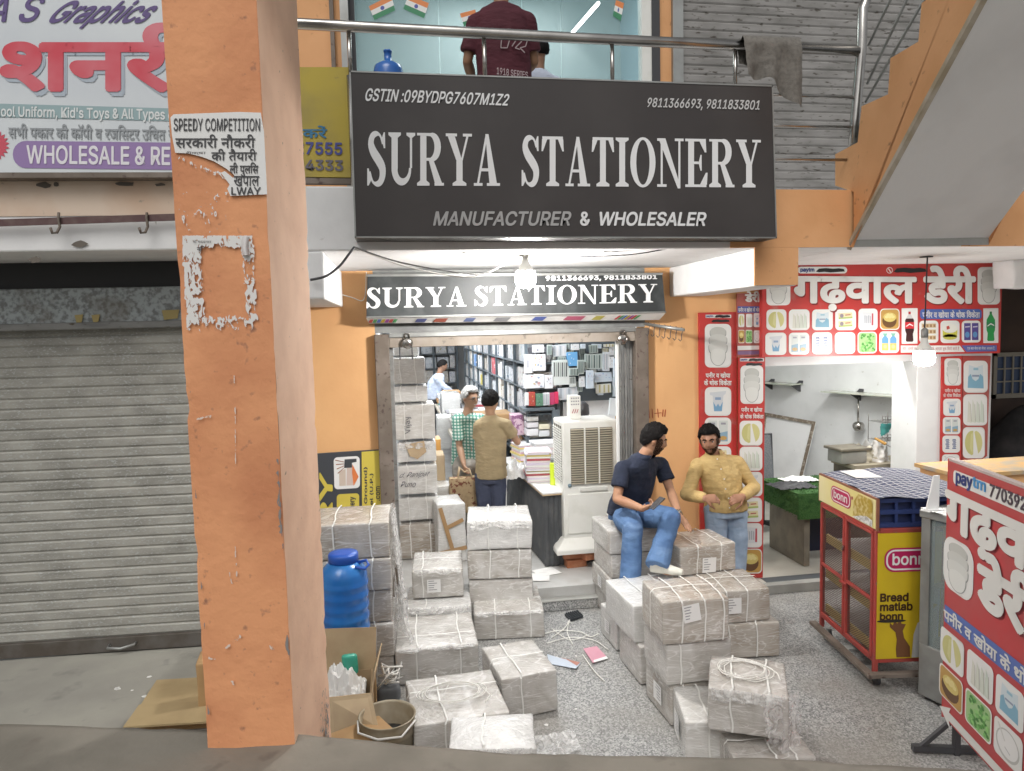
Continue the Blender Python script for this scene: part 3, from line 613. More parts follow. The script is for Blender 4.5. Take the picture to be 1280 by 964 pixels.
for i in range(n):
    z0 = 3.44+2.9*i/n; h = 2.9/n; prof += [(.0, z0), (.008, z0+h*.2), (.008, z0+h*.85), (.0, z0+h*.97)]
xa, xb = X_(851), 6.2; US = [xa+(xb-xa)*i/8 for i in range(9)]
mb.add([(u, YF-d, z) for u in US for d, z in prof], [(a*len(prof)+i, (a+1)*len(prof)+i, (a+1)*len(prof)+i+1, a*len(prof)+i+1) for a in range(8) for i in range(len(prof)-1)], mat('weathered_shutter', (.3, .29, .28), .8, (.19, .185, .175), 3, .38, .7, c3=(.07, .06, .05), s3=13, l3=.6, h3=.7, stretch=(1, 1, 3)))
mb.build('rolling_shutter', us)
tl = thing('tube_light', 'lit tube light seen through the upstairs office glass', 'lamp', at(730, 25, Y=8.0))
mb = MB(); a, b = at(713, 44, Y=8.12), at(748, 4, Y=7.2); mb.tube([a, b], .018, mat('tube_glow', (1, 1, 1), .5, emis=7)); mb.build('tube', tl); mb = MB(); mb.tube([a+V((.01, .04, .02)), b+V((.01, .04, .02))], .02, WHITE); mb.build('fitting', tl)
pl_ = bpy.data.lights.new('office_lamp', 'AREA'); o = bpy.data.objects.new('office_lamp', pl_); COL.objects.link(o); o.location = (1.2, 7.3, 6.2); pl_.energy = 22; pl_.size = 1; pl_.color = (.9, 1, 1)
# flags stuck on the glass
YG = YP(YF-.004); FO, FW_, FG = flat(.75, .25, .08), flat(.8, .8, .78), flat(.05, .25, .12)
for k, (q, lb_) in enumerate(((((468, 25), (494, 13), (489, -6), (461, 8)), 'small tilted tricolour paper flag above the blue water bottle'), (((504, 11), (530, 23), (536, 4), (511, -6)), 'small tricolour paper flag leaning the other way beside the first'), (((580, 33), (597, 27), (594, 12), (575, 17)), 'half hidden tricolour paper flag beside the maroon shirt'), (((766, 20), (776, 26), (780, 4), (770, 0)), 'narrow folded tricolour flag near the right end of the glass'))):
    mb = MB()
    for (v0, v1, m) in ((0, .33, FG), (.33, .67, FW_), (.67, 1, FO)): pp(mb, qp(q, [(0, v0), (1, v0), (1, v1), (0, v1)]), YG, m, .003)
    pp(mb, el(q, .5, .5, .09, .14, 10), YG, flat(.1, .12, .4), .004); single(mb, 'flag', lb_, 'flag', 'paper flags on the office glass')
# railing
YR = YP(4.7)
rl = thing('balcony_railing', 'stainless steel balcony railing above the big black sign', 'railing', (1.3, 4.7, 3.43))
mb = MB(); mb.tube([YR.hit(300, 26), YR.hit(375, 30), YR.hit(725, 48), YR.hit(1072, 64)], .034, STEEL, 12); mb.build('top_rail', rl, smooth=True)
for i, ya in enumerate(((118, 122), (157, 159), (200, 200))):
    mb = MB(); mb.tube([YR.hit(900, ya[0]-1), YR.hit(1066 if i < 2 else 1058, ya[1])], .011, STEEL); mb.build('lower_rail', rl, smooth=True)
for px, py in ((436, 36), (605, 44), (765, 52), (919, 60)):
    a = YR.hit(px, py+4); mb = MB(); mb.tube([V((a.x, a.y, 3.43)), V((a.x, a.y, 4.12))], .026, STEEL, 10); mb.tube([V((a.x, a.y, 4.12)), a], .014, STEEL, 10); mb.build('post', rl, smooth=True)
mb = MB(); mb.tube([YR.hit(1066, 190), YR.hit(1069, 150), YR.hit(1077, 60), YR.hit(1078, 12), YR.hit(1088, -14)], .034, STEEL, 12); mb.build('post', rl, smooth=True)
# staircase
dh = ray(575, 407); dh.z = 0; dh.normalize(); sn = V((-dh.y, dh.x, 0))
SO = at(1062, 309, Y=YC); PST = Plane(SO, sn); PST.n = PST.n if PST.n.x < 0 else -PST.n
st = thing('staircase', 'orange sided concrete staircase with pale sloping underside rising at upper right', 'staircase', SO)
H_ = lambda x, y: PST.hit(x, y)
prof = [H_(1067, 309), H_(1067, 240), H_(1044, 232), H_(1044, 193), H_(1072, 178), H_(1077, 133), H_(1110, 118), H_(1113, 73), H_(1148, 52), H_(1152, 4)]
b1 = H_(1240, -20); dn = (b1-SO)
top = prof[-1]; stp = prof[-2]-prof[-4]
ext = [top+V((-dh.x, -dh.y, 0))*.3]; ext.append(ext[-1]+V((0, 0, .25))); ext.append(ext[-1]+V((-dh.x, -dh.y, 0))*.3); ext.append(ext[-1]+V((0, 0, .25)))
bot = [SO+dn*1.35, SO]
SWD = 1.0; wv = -PST.n*SWD
poly = prof+ext+bot
mb = MB(); n = len(poly)
mb.add(poly, [list(range(n))], ORANGE); mb.add([p+wv for p in poly], [list(range(n))[::-1]], ORANGE)
mb.build('stringer', st)
mb = MB(); mb.add([poly[i] for i in range(n)]+[p+wv for p in poly], [[i, (i+1) % n, n+(i+1) % n, n+i] for i in range(n-2)], CONCG); mb.build('step', st)
mb = MB()
def sof(u, v): return SO+dn*1.35*u+wv*v+PST.n*0+V((0, 0, .004*noise.noise(V((u*6, v*3, 1)))))
mb.grid(sof, 20, 10, mat('pale_soffit', (.86, .86, .86), .85, (.78, .78, .78), 2, .45, .7, bump=.15, bs=14)); mb.build('soffit', st, smooth=True)
mb = MB(); e = dn.normalized(); up = V((0, 0, 1))
mb.prism([SO+PST.n*.012-e*.02, SO+PST.n*.012+dn*1.35, SO+PST.n*.012+dn*1.35+up*.045, SO+PST.n*.012-e*.02+up*.035], -PST.n*.03-up*.008, mat('bare_cement_lip', (.42, .36, .26), .9, (.55, .5, .42), 8)); mb.build('cement_lip', st)
sr = thing('stair_railing', 'thin steel rods railing climbing beside the orange stair steps', 'railing', H_(1110, 118))
for (xa, ya, xb, yb) in ((1072, 56, 1112, -30), (1070, 105, 1128, -22), (1068, 128, 1150, -20)):
    mb = MB(); mb.tube([PST.hit(xa, ya, .0)-PST.n*.08, PST.hit(xb, yb)-PST.n*.08], .009, DIRTYSTEEL); mb.build('rod', sr, smooth=True)
mb = MB(); mb.tube([PST.hit(1146, 50)-PST.n*.08, PST.hit(1149, -30)-PST.n*.08], .02, DIRTYSTEEL); mb.build('post', sr, smooth=True)
# towel over the rail
mb = MB(); TW = mat('grey_towel', (.2, .185, .165), .95, (.15, .14, .125), 40, bump=.5, bs=180)
def tow(u, v):
    x = 926+u*71+v*2; k = sm_(u, .3, .85); yy = 52+u*3+v*(46+32*k+3*math.sin(u*8)); p = YR.hit(x, yy)
    return p+V((0, -.05-.032*math.sin(u*15+v*1.5)*v-.012*noise.noise(V((u*5, v*4, 2))), 0)) if v > .0 else YR.hit(x, 52+u*3)+V((0, -.03, .03))
mb.grid(tow, 24, 20, TW); mb.grid(lambda u, v: tow(u, v*.55)+V((0, .1, 0)) if v > 0 else tow(u, 0), 24, 8, TW); single(mb, 'towel', 'grey towel hung over the balcony rail beside the big sign', 'towel', smooth=True)
# ================================================================== signs and lamps of the stationery shop
SGN = mat('dark_flex', (.046, .04, .039), .36, (.062, .055, .053), 2, .4, .7)
LW = flat(.82, .83, .84, .4)
sg = thing('shop_sign', 'large dark SURYA STATIONERY signboard on the balcony front', 'sign', (1.15, 4.45, 3.08))
c = [YP(4.45).hit(*p) for p in ((443.5, 297.5), (971, 298), (966, 107), (436.5, 88.5))]
PG = Plane(c[0], (c[1]-c[0]).cross(c[3]-c[0])); mb = MB()
mb.prism(c, (0, .19, 0), SGN); mb.build('panel', sg)
mb = MB(); al = DIRTYSTEEL
for a, b in zip(c, c[1:]+c[:1]):
    t = (b-a).normalized(); n = V((0, -1, 0)).cross(t); mb.hexa([a-V((0, .004, 0)), b-V((0, .004, 0)), b+V((0, .2, 0)), a+V((0, .2, 0)), a-V((0, .004, 0))+n*.009, b-V((0, .004, 0))+n*.009, b+V((0, .2, 0))+n*.009, a+V((0, .2, 0))+n*.009], al)
mb.build('frame', sg)
mb = MB(); tx(mb, 'GSTIN :09BYDPG7607M1Z2', ((457, 126.5), (636, 132.5), (636, 117.5), (457, 110)), PG, LW, .035, it=.02); mb.build('lettering', sg)
mb = MB(); tx(mb, '9811366693, 9811833801', ((809, 136.5), (950, 140), (950, 125.5), (809, 122)), PG, flat(.6, .6, .6, .4), .025, it=.02); mb.build('lettering', sg)
mb = MB(); seriftext(mb, 'SURYA', ((459, 232), (625, 232.5), (625, 168), (459, 165)), PG, LW, .06); mb.build('lettering', sg)
mb = MB(); seriftext(mb, 'STATIONERY', ((652, 232.5), (951, 234.5), (951, 175), (652, 170)), PG, LW, .055); mb.build('lettering', sg)
mb = MB(); tx(mb, 'MANUFACTURER', ((543, 282.5), (714, 282.5), (714, 264), (543, 264)), PG, flat(.42, .42, .42, .4), .04, it=.022); mb.build('lettering', sg); mb = MB(); tx(mb, '&', Q(725, 264.5, 738, 282.5), PG, LW, .04); mb.build('lettering', sg); mb = MB()
tx(mb, 'WHOLESALER', ((748, 282.5), (883, 283), (883, 265), (748, 264.5)), PG, LW, .045, it=.024); mb.build('lettering', sg)
# smaller sign over the door
ys = 6.0; c = [YP(ys).hit(*p) for p in ((458, 397.5), (832, 391), (828, 344), (459, 346))]
PS = Plane(c[0], (c[1]-c[0]).cross(c[3]-c[0]))
s2 = thing('door_sign', 'narrow black SURYA STATIONERY sign hung over the shop doorway', 'sign', c[0])
mb = MB(); mb.prism(c, (0, .14, 0), mat('black_acrylic', (.03, .034, .036), .5, (.1, .11, .11), 4, .5, .8)); mb.build('panel', s2)
d = [YP(ys+.09).hit(*p) for p in ((461, 404.5), (824, 400))]
mb = MB(); mb.poly([d[0], d[1], c[1]+V((0, .0, -.002)), c[0]+V((0, 0, -.002))], PAPER); u = c[1]-c[0]
rnd = random.Random(4)
for f0, f1, cl in ((.01, .1, None), (.16, .2, (.1, .12, .3)), (.22, .27, (.45, .12, .08)), (.32, .36, (.15, .2, .4)), (.42, .48, (.3, .3, .32)), (.55, .6, (.1, .14, .4)), (.66, .74, (.5, .12, .2)), (.76, .8, (.5, .45, .1)), (.84, .92, None)):
    n = 7 if cl is None else 1
    for k in range(n):
        a, b = f0+(f1-f0)*k/n, f0+(f1-f0)*(k+.8)/n; cc = cl or [(.6, .1, .1), (.1, .4, .15), (.1, .2, .6), (.6, .45, .05), (.4, .1, .4)][k % 5]
        def bl(f, g): return c[0].lerp(c[1], f).lerp(d[0].lerp(d[1], f), g)+V((0, -.003, -.003))
        mb.poly([bl(a, .25), bl(b, .25), bl(b-.01, .85), bl(a-.01, .8)], flat(*cc))
mb.build('printed_strip', s2)
mb = MB(); a, b = c[3], c[2]; mb.prism([a, b, b+V((0, 0, .02)), a+V((0, 0, .02))], (0, -.012, 0), DIRTYSTEEL); a, b = c[0], c[1]; mb.prism([a, b, b+V((0, 0, .012)), a+V((0, 0, .012))], (0, -.016, 0), DIRTYSTEEL); mb.build('frame', s2)
mb = MB(); seriftext(mb, 'SURYA', ((458, 385.6), (583, 382.8), (583, 358.5), (458, 360)), PS, LW, .06); seriftext(mb, 'STATIONERY', ((593, 382.5), (821.5, 378), (821.5, 355), (593, 358.2)), PS, LW, .055); mb.build('lettering', s2)
mb = MB(); tx(mb, '9811366693, 9811833801', ((682, 352.6), (821.5, 350.2), (821.5, 343.2), (682, 344.8)), PS, LW, .06); mb.build('lettering', s2)
# LED bulb under the canopy
def bulb(name, lab, px, py, Y, rad, energy, stem):
    p = at(px, py, Y=Y); t = thing(name, lab, 'bulb', p)
    mb = MB(); mb.lathe([(rad*.3, rad*2.1), (rad*.35, rad*1.6), (rad*.62, rad*1.15), (rad*.9, rad*.85), (rad*.93, rad*.8), (rad*.9, rad*.78)], p, WPLAST, 24); mb.build('housing', t, smooth=True)
    mb = MB(); mb.lathe([(rad*.9, rad*.775), (rad*.97, rad*.5), (rad*.99, rad*.15), (rad*.97, -rad*.25), (rad*.85, -rad*.55), (rad*.5, -rad*.75), (rad*.05, -rad*.8)], p, mat('bulb_glow', (1, .97, .93), .5, emis=energy/(3.14*9.5*rad*rad)), 24); mb.build('diffuser', t, smooth=True)
    mb = MB(); stem(mb, p, rad); mb.build('holder', t, smooth=True)
    return p
def st1(mb, p, r): mb.lathe([(r*.32, r*2.1), (r*.36, r*2.2), (r*.36, r*2.9), (r*.45, r*3.0), (r*.45, r*3.2)], p, WPLAST, 16); mb.tube([p+V((0, 0, r*3.2)), p+V((.01, .02, 3.028-p.z))], .008, WPLAST)
PB = bulb('led_bulb', 'lit white bulb hanging in front of the narrow door sign', 657, 350, 4.98, .074, 62, st1)
CB = mat('grey_cable', (.2, .2, .2), .5)
def cable(name, pts, r, m, lab): mb = MB(); mb.tube([V(p) for p in spl([tuple(p) for p in pts], 6)], r, m, 6); return single(mb, name, lab, 'cable', smooth=True)
A0 = at(443, 309, Y=4.62)
cable('cable', [A0, at(500, 328, Y=4.75), at(575, 341, Y=4.85), at(610, 341, Y=4.9), PB+V((-.03, 0, .2))], .005, CB, 'thin upper wire sagging from sign corner to the hanging bulb')
cable('cable', [A0+V((0, .02, 0)), at(500, 331, Y=4.78), at(560, 344, Y=4.88), at(600, 344, Y=4.9), PB+V((-.03, 0, .17))], .005, CORD, 'pale lower wire sagging from sign corner to the hanging bulb')
cable('cable', [at(388, 350, Y=4.62), at(408, 345, Y=4.6), at(425, 332, Y=4.6), at(436, 318, Y=4.6), A0], .008, DARKM, 'thick black cable looping past the left beam to the sign corner')
cable('cable', [at(670, 322, Y=4.98), at(780, 319, Y=4.8), at(835, 311, Y=4.7), at(860, 309, Y=4.66)], .004, DARKM, 'thin black wire running right under the white canopy')
cable('cable', [at(412, 340, Y=6.17), at(415, 362, Y=6.16), at(440, 372, Y=6.16), at(455, 374, Y=6.16), at(458, 340, Y=6.1)], .004, CORD, 'loose white thread hanging on orange wall left of door sign')
# pipe with hooks
hk = thing('hook_rail', 'grey pipe with hanging wire hooks right of the shop doorway', 'hook rail', at(830, 410, Y=6.0))
a, b = at(806, 405, Y=6.1), at(855, 412.5, Y=5.75); mb = MB(); mb.tube([a, b], .014, DIRTYSTEEL, 12); mb.build('pipe', hk, smooth=True)
for k in range(7):
    p = a.lerp(b, .1+.14*k); mb = MB(); mb.tube([p+V((0, 0, .02)), p+V((.012, 0, 0)), p+V((0, 0, -.05)), p+V((-.004, -.01, -.085)), p+V((-.02, -.02, -.098)), p+V((-.036, -.02, -.08))], .0035, DARKM, 6); mb.build('hook', hk, smooth=True)
# yellow notice board beside the big sign
PY = YP(4.72); yb = thing('notice_board', 'faded yellow board with blue Hindi writing and numbers 7555 and 4333', 'sign', PY.hit(408, 222))
YEL = mat('faded_yellow', (.52, .4, .06), .6, (.38, .3, .08), 3, .45, .75, c3=(.25, .2, .08), s3=12, l3=.66, h3=.76)
mb = MB(); mb.prism([PY.hit(360, 222), PY.hit(440, 223), PY.hit(435, 84), PY.hit(358, 84)], (0, .02, 0), YEL); mb.build('panel', yb)
mb = MB(); mb.prism([PY.hit(360, 229), PY.hit(441, 230), PY.hit(441, 222), PY.hit(360, 221)], (0, .05, 0), BROWNM); mb.build('frame', yb)
mb = MB(); tx(mb, 'करें', Q(378, 157, 409, 173), PY, flat(.05, .2, .35), .03); tx(mb, '27555', Q(370, 177, 428, 193, .02), PY, flat(.08, .09, .3), .045); tx(mb, '24333', Q(370, 199, 429, 213, .02), PY, flat(.16, .15, .18), .05); mb.build('lettering', yb)
# black and yellow wall board, lettered sideways
PW_ = YP(6.17); wb = thing('wall_board', 'black and yellow board with sideways lettering behind wrapped cartons', 'sign', PW_.hit(440, 630))
mb = MB(); DKG, YL2 = flat(.05, .055, .065, .5), flat(.62, .5, .08, .5)
mb.prism([PW_.hit(385, 690), PW_.hit(477, 690), PW_.hit(476, 562), PW_.hit(384, 568)], (0, .02, 0), DKG); mb.build('panel', wb)
mb = MB(); pp(mb, [(453, 690), (477, 690), (476, 563), (452, 565)], PW_, YL2, .004); pp(mb, rr(((421, 660), (449, 658), (449, 616.5), (421, 618)), .15), PW_, YL2, .004); mb.build('yellow_panel', wb)
mb = MB(); tx(mb, 'ERY', ((399, 690), (416, 690), (416, 592), (399, 590)), PW_, YL2, .05, rot=True)
tx(mb, 'wer Ground)', ((455, 655), (460, 655), (459.5, 584), (454.5, 584)), PW_, INK, .03, rot=True, off=.006); tx(mb, 'Panel (U.P.)', ((462, 650), (467, 650), (467, 592), (462, 592)), PW_, INK, .03, rot=True, off=.006); tx(mb, '.com', ((470, 626), (475, 626), (475, 608), (470, 608)), PW_, INK, .03, rot=True, off=.006); tx(mb, 'nery', ((438, 636), (445, 636), (445, 621), (438, 621)), PW_, INK, .03, rot=True, off=.006)
mb.build('lettering', wb)
q = ((418, 612), (450, 610), (449.5, 570), (417, 572)); mb = MB(); pp(mb, rr(q, .15), PW_, WF, .004)
pp(mb, qp(q, [(.2, .1), (.45, .1), (.45, .62), (.2, .55)]), PW_, flat(.6, .5, .42), .005); pp(mb, qp(q, [(.47, .1), (.8, .1), (.95, .35), (.72, .75), (.5, .65)]), PW_, flat(.62, .5, .45), .005); pp(mb, qp(q, [(.75, .08), (.95, .35), (.72, .75), (.7, .5)]), PW_, flat(.7, .2, .06), .006)
pp(mb, qp(q, [(.4, .65), (.7, .65), (.7, .8), (.88, .82), (.88, .92), (.42, .92)]), PW_, DKG, .006)
for k in range(4): pp(mb, qp(q, [(.4, .85-.06*k), (.4, .83-.06*k), (.06+.03*k, .9-.14*k), (.05+.03*k, .93-.14*k)]), PW_, flat(.3, .12, .08), .0065)
mb.build('book_picture', wb)
# red finger marks on the wall
mb = MB(); RM = flat(.4, .08, .03, .9); pm = YP(6.198)
for pts in ([(811, 511), (812, 523)], [(815, 511), (816, 523)], [(829, 512), (828, 521)], [(832, 512), (831, 521)], [(818, 517), (827, 516)], [(822, 511), (823, 522)]):
    (xa, ya), (xb, yb_) = pts; pp(mb, [(xa-.6, ya-.4), (xa+.6, ya+.4), (xb+.6, yb_+.4), (xb-.6, yb_-.4)], pm, RM, .002)
single(mb, 'wall_mark', 'small red hand painted mark on the orange wall', 'wall mark')

# ================================================================== inside the stationery shop
for (x, y, e) in ((.9, 7.6, 32), (.9, 10.5, 38), (.8, 13.5, 42)):
    l = bpy.data.lights.new('tube_lamp', 'AREA'); o = bpy.data.objects.new('tube_lamp', l); COL.objects.link(o); o.location = (x, y, 2.93); l.shape = 'RECTANGLE'; l.size = 1.4; l.size_y = .12; l.energy = e; l.color = (.95, .98, 1)
SHB = mat('blue_grey_steel', (.1, .125, .145), .5)
rs = random.Random(21)
PAL = [(.74, .75, .77), (.7, .7, .72), (.78, .77, .74), (.66, .69, .74), (.72, .66, .6), (.76, .76, .78)]
ACC = [(.5, .1, .12), (.55, .3, .12), (.12, .25, .5), (.1, .35, .3), (.6, .5, .1), (.5, .2, .35), (.15, .15, .17)]
def packmat(r):
    a = r.choice(PAL); b = r.choice(PAL+ACC[:3] if r.random() < .3 else PAL)
    return a, b
_pk = [mat('printed_pack', r_[0], .35, (r_[0][0]*.8, r_[0][1]*.8, r_[0][2]*.82), 9, .5, .6, c3=r_[1], s3=28, l3=.6, h3=.63) for r_ in [((.74, .75, .78), (.25, .3, .38)), ((.76, .76, .75), (.5, .3, .28)), ((.7, .72, .75), (.2, .25, .35)), ((.72, .68, .62), (.4, .3, .2)), ((.78, .78, .79), (.5, .45, .2)), ((.72, .75, .78), (.3, .4, .5))]]
_ac = [mat('coloured_pack', a, .4, (.7, .7, .7), 14, .58, .66) for a in ACC]
def pack(mb, x0, x1, y0, y1, z0, z1, m): mb.box(x0, x1, y0, y1, z0, z1, m)
un = thing('shelving_unit', 'long blue grey steel rack of notebooks running back along the shop', 'shelf', (1.7, 12, .19))
UX = 1.49; SZ = [.25, .58, .9, 1.2, 1.5, 1.8, 2.1, 2.42, 2.75]
for k in range(10):
    y = 8.2+k*.84
    for x in (UX, UX+.37): mb = MB(); mb.box(x, x+.035, y, y+.035, .19, 2.9, SHB); mb.build('upright', un)
for z in SZ: mb = MB(); mb.box(UX+.002, UX+.403, 8.202, 15.78, z-.018, z, SHB); mb.build('shelf', un)
LBN = ['white wrapped notebook bundle standing on the long steel rack', 'coloured bundle of books standing on the long steel rack']
for k in range(9):
    for z, z2 in zip(SZ[2:-1], SZ[3:]):
        y = 8.24+k*.84+.02; end = y+.78
        while y < end-.1:
            w = rs.choice([.16, .2, .26, .3]); w = min(w, end-y); acc = rs.random() < .12
            h = (z2-z)*rs.uniform(.55, .9); mb = MB(); mb.box(UX+.01+rs.uniform(0, .05), UX+.33, y, y+w-.012, z+.002, z+h, rs.choice(_ac) if acc else rs.choice(_pk))
            single(mb, 'book_bundle' if acc else 'notebook_bundle', LBN[acc], 'books', 'bundles on the long rack'); y += w
# goods facing the door at the near end of the rack
PE = YP(8.17)
def face(px0, py0, px1, py1, m, lab, Y=8.15, d=.05, name='notebook_pack', grp=None, cat='pack', art=None, tilt=0):
    a, b = at(px0, py1, Y=Y), at(px1, py0, Y=Y); mb = MB()
    cx, cz = (a.x+b.x)/2, (a.z+b.z)/2; mb.obox((cx, Y+d/2, cz), abs(b.x-a.x), d, abs(b.z-a.z), m, ax=(V((math.cos(tilt), 0, math.sin(tilt))), V((0, 1, 0)), V((-math.sin(tilt), 0, math.cos(tilt)))))
    if art: art(mb, Q(px0, py0, px1, py1), YP(Y))
    return single(mb, name, lab, cat, grp, bevel=.004)
def doodles(seed, cols, n=8):
    def f(mb, q, pl):
        r = random.Random(seed)
        for k in range(n):
            u, v = r.uniform(.12, .88), r.uniform(.12, .88); s = r.uniform(.03, .1)
            pp(mb, [lerpq(q, u+s*math.cos(a)*r.uniform(.5, 1.2), v+s*math.sin(a)*r.uniform(.5, 1.3)) for a in (0, 1.2, 2.4, 3.7, 5)], pl, flat(*r.choice(cols)), .003+k*.0002)
    return f
def stripes(n, ca, cb, v0=.1, v1=.9):
    def f(mb, q, pl):
        for k in range(n): u = .06+.88*k/n; pp(mb, qp(q, [(u, v0), (u+.5/n, v0), (u+.5/n, v1), (u, v1)]), pl, flat(*(ca if k % 2 else cb)), .003)
    return f
G1 = 'packs shown on the near end of the rack'; WP = flat(.78, .79, .82, .3)
PASTEL = [(.6, .5, .3), (.35, .42, .55), (.6, .35, .35), (.3, .3, .33)]
face(656, 443, 665, 467, WP, 'narrow white pack on the rack end, left of a printed pack', art=stripes(3, (.3, .3, .35), (.6, .6, .65), .3, .7), grp=G1)
face(666, 443, 682, 464, WP, 'white pack with pastel print on the upper rack end', art=doodles(1, PASTEL), grp=G1)
face(656, 468, 680, 486, WP, 'wide white pack with cartoon like print on the rack end', art=doodles(2, PASTEL+[(.7, .6, .1)], 10), grp=G1, d=.12)
face(681, 469, 691, 486, WP, 'small printed white pack right of the wide pack', art=doodles(3, PASTEL), grp=G1, d=.1)
face(666, 431, 680, 441, WP, 'white pack at the very top of the doorway view', art=stripes(3, (.3, .3, .35), (.55, .55, .6), .2, .5), grp=G1)
face(657, 491, 661, 507, flat(.75, .76, .76), 'thin white book beside the red pack on rack end', grp=G1)
face(661, 490, 669, 508, flat(.45, .08, .06), 'red patterned pack on the rack end shelf', art=doodles(5, [(.6, .3, .1), (.5, .05, .05), (.7, .5, .4)], 9), grp=G1)
face(670, 492, 679, 508, flat(.12, .25, .17), 'green patterned pack on the rack end shelf', art=doodles(6, [(.2, .4, .25), (.05, .15, .1), (.5, .6, .5)], 9), grp=G1)
face(679, 491, 687, 507, WP, 'white striped pack between green and pink packs', art=stripes(4, (.5, .55, .55), (.3, .3, .35)), grp=G1)
face(688, 491, 693, 506, flat(.55, .06, .16), 'dark pink book on the rack end shelf', grp=G1)
face(693.5, 490, 698, 505, flat(.65, .04, .12), 'bright crimson book on the rack end shelf', grp=G1)
mb = MB(); a, b = at(654, 511, Y=8.12), at(693, 508, Y=8.12); mb.box(a.x, b.x, 8.1, 8.4, a.z-.03, a.z, SHB); mb.build('shelf', un)
mb = MB(); mb.box(b.x-.03, b.x+.06, 8.1, 8.16, .19, a.z-.031, SHB); mb.build('upright', un)
for k, (x0, y0, x1, y1, cc) in enumerate(((659, 521, 673, 527, (.72, .72, .7)), (659, 528, 673, 535, (.62, .6, .62)), (659, 536, 673, 545, (.7, .7, .72)), (674, 530, 687, 537, (.7, .66, .5)), (674, 538, 687, 546, (.66, .68, .7)))):
    face(x0, y0, x1, y1, flat(*cc), ['pale ream under the rack end shelf, topmost of left pile', 'grey ream in the middle of left pile under shelf', 'white ream at the bottom of left pile under shelf', 'cream ream on top of right pile under shelf', 'white ream at bottom of right pile under shelf'][k], name='paper_ream', d=.2, grp='reams under the rack end', cat='paper')
# cross wall with hanging pen packs
mb = MB(); mb.box(1.96, 2.68, 8.3, 8.4, .19, 3.0, WHITEW); mb.build('partition_wall', ss)
mb = MB(); mb.box(1.93, 2.67, 8.26, 8.299, 1.62, 2.6, SHB); mb.build('display_board', ss)
CL = [((.5, .56, .54), stripes(6, (.1, .14, .13), (.3, .38, .36))), ((.66, .7, .68), stripes(7, (.4, .44, .42), (.08, .09, .09), .35, .9)), ((.68, .68, .6), stripes(6, (.5, .44, .2), (.7, .7, .66))), ((.6, .68, .76), doodles(9, [(.2, .35, .6), (.7, .7, .75), (.5, .5, .6)], 7)), ((.72, .74, .76), doodles(12, PASTEL, 6)), ((.62, .66, .7), stripes(4, (.7, .7, .72), (.4, .45, .5)))]
hang = [(698, 430, 712, 437), (691, 431, 708, 446), (714, 430, 724, 438), (726, 430, 732, 436), (740, 430, 752, 436), (755, 430, 768, 434), (709, 440, 722, 458), (722, 450, 730, 468), (731, 442, 753, 462), (754, 440, 762, 464), (762, 446, 768, 460), (733, 463, 742, 486), (743, 465, 765, 478), (745, 480, 764, 492), (691, 450, 711, 482), (712, 460, 724, 470), (720, 477, 728, 490), (698, 484, 722, 500), (724, 470, 731, 484), (767, 448, 773, 472), (766, 472, 770, 496), (770, 476, 778, 492), (712, 471, 720, 484), (684, 431, 690, 444), (768, 430, 777, 446)]
HW = ['upper', 'middle', 'lower']
rh = random.Random(9)
for _ in range(26):
    x, y = rh.uniform(689, 772), rh.uniform(430, 484); hang.append((x, y, x+rh.uniform(5, 12), y+rh.uniform(8, 16)))
for k, (x0, y0, x1, y1) in enumerate(hang):
    cc, art = CL[(k*5+k//4) % 6]
    if k == 6: cc, art = (.15, .4, .7), doodles(4, [(.7, .75, .8)], 6)
    face(x0, y0, x1, y1, flat(*cc, .3), '%s pack of pens or stationery hanging on the board behind the air cooler' % HW[0 if y0 < 445 else (1 if y0 < 468 else 2)], Y=8.2-.02*(k % 4)-(.0 if k < 25 else -.045), d=.03, name='stationery_pack', grp='hanging packs behind the air cooler', art=art, tilt=rs.uniform(-.05, .05))
for k, (x0, y0, x1, y1, cc) in enumerate(((770, 500, 779, 524, (.62, .4, .12)), (762, 498, 772, 520, (.7, .74, .76)))): face(x0, y0, x1, y1, flat(*cc), ['brown file hanging beside the shutter guide', 'white card pack hanging left of the brown file'][k], Y=7.9, d=.04, name='file', cat='file', tilt=-.12*k)
# far shelves at the end of the shop
fu = thing('shelving_unit', 'dark steel shelf of parcels on the far back wall', 'shelf', (.4, 17, .19))
for z in (.9, 1.25, 1.6, 1.95, 2.3): mb = MB(); mb.box(-.29, 1.45, 16.9, 17.5, z-.02, z, SHB); mb.build('shelf', fu)
for x in (-.28, .3, .85, 1.4): mb = MB(); mb.box(x, x+.05, 16.88, 16.93, .19, 2.8, SHB); mb.build('upright', fu)
for z in (.9, 1.25, 1.6, 1.95, 2.3):
    x = -.2
    while x < 1.3:
        w = rs.uniform(.2, .34); mb = MB(); mb.box(x, min(1.38, x+w-.03), 17.0, 17.4, z+.002, z+rs.uniform(.24, .32), rs.choice(_pk)); single(mb, 'parcel', 'pale parcel on the shelf at the far end of the shop', 'parcel', 'parcels on the far shelf'); x += w
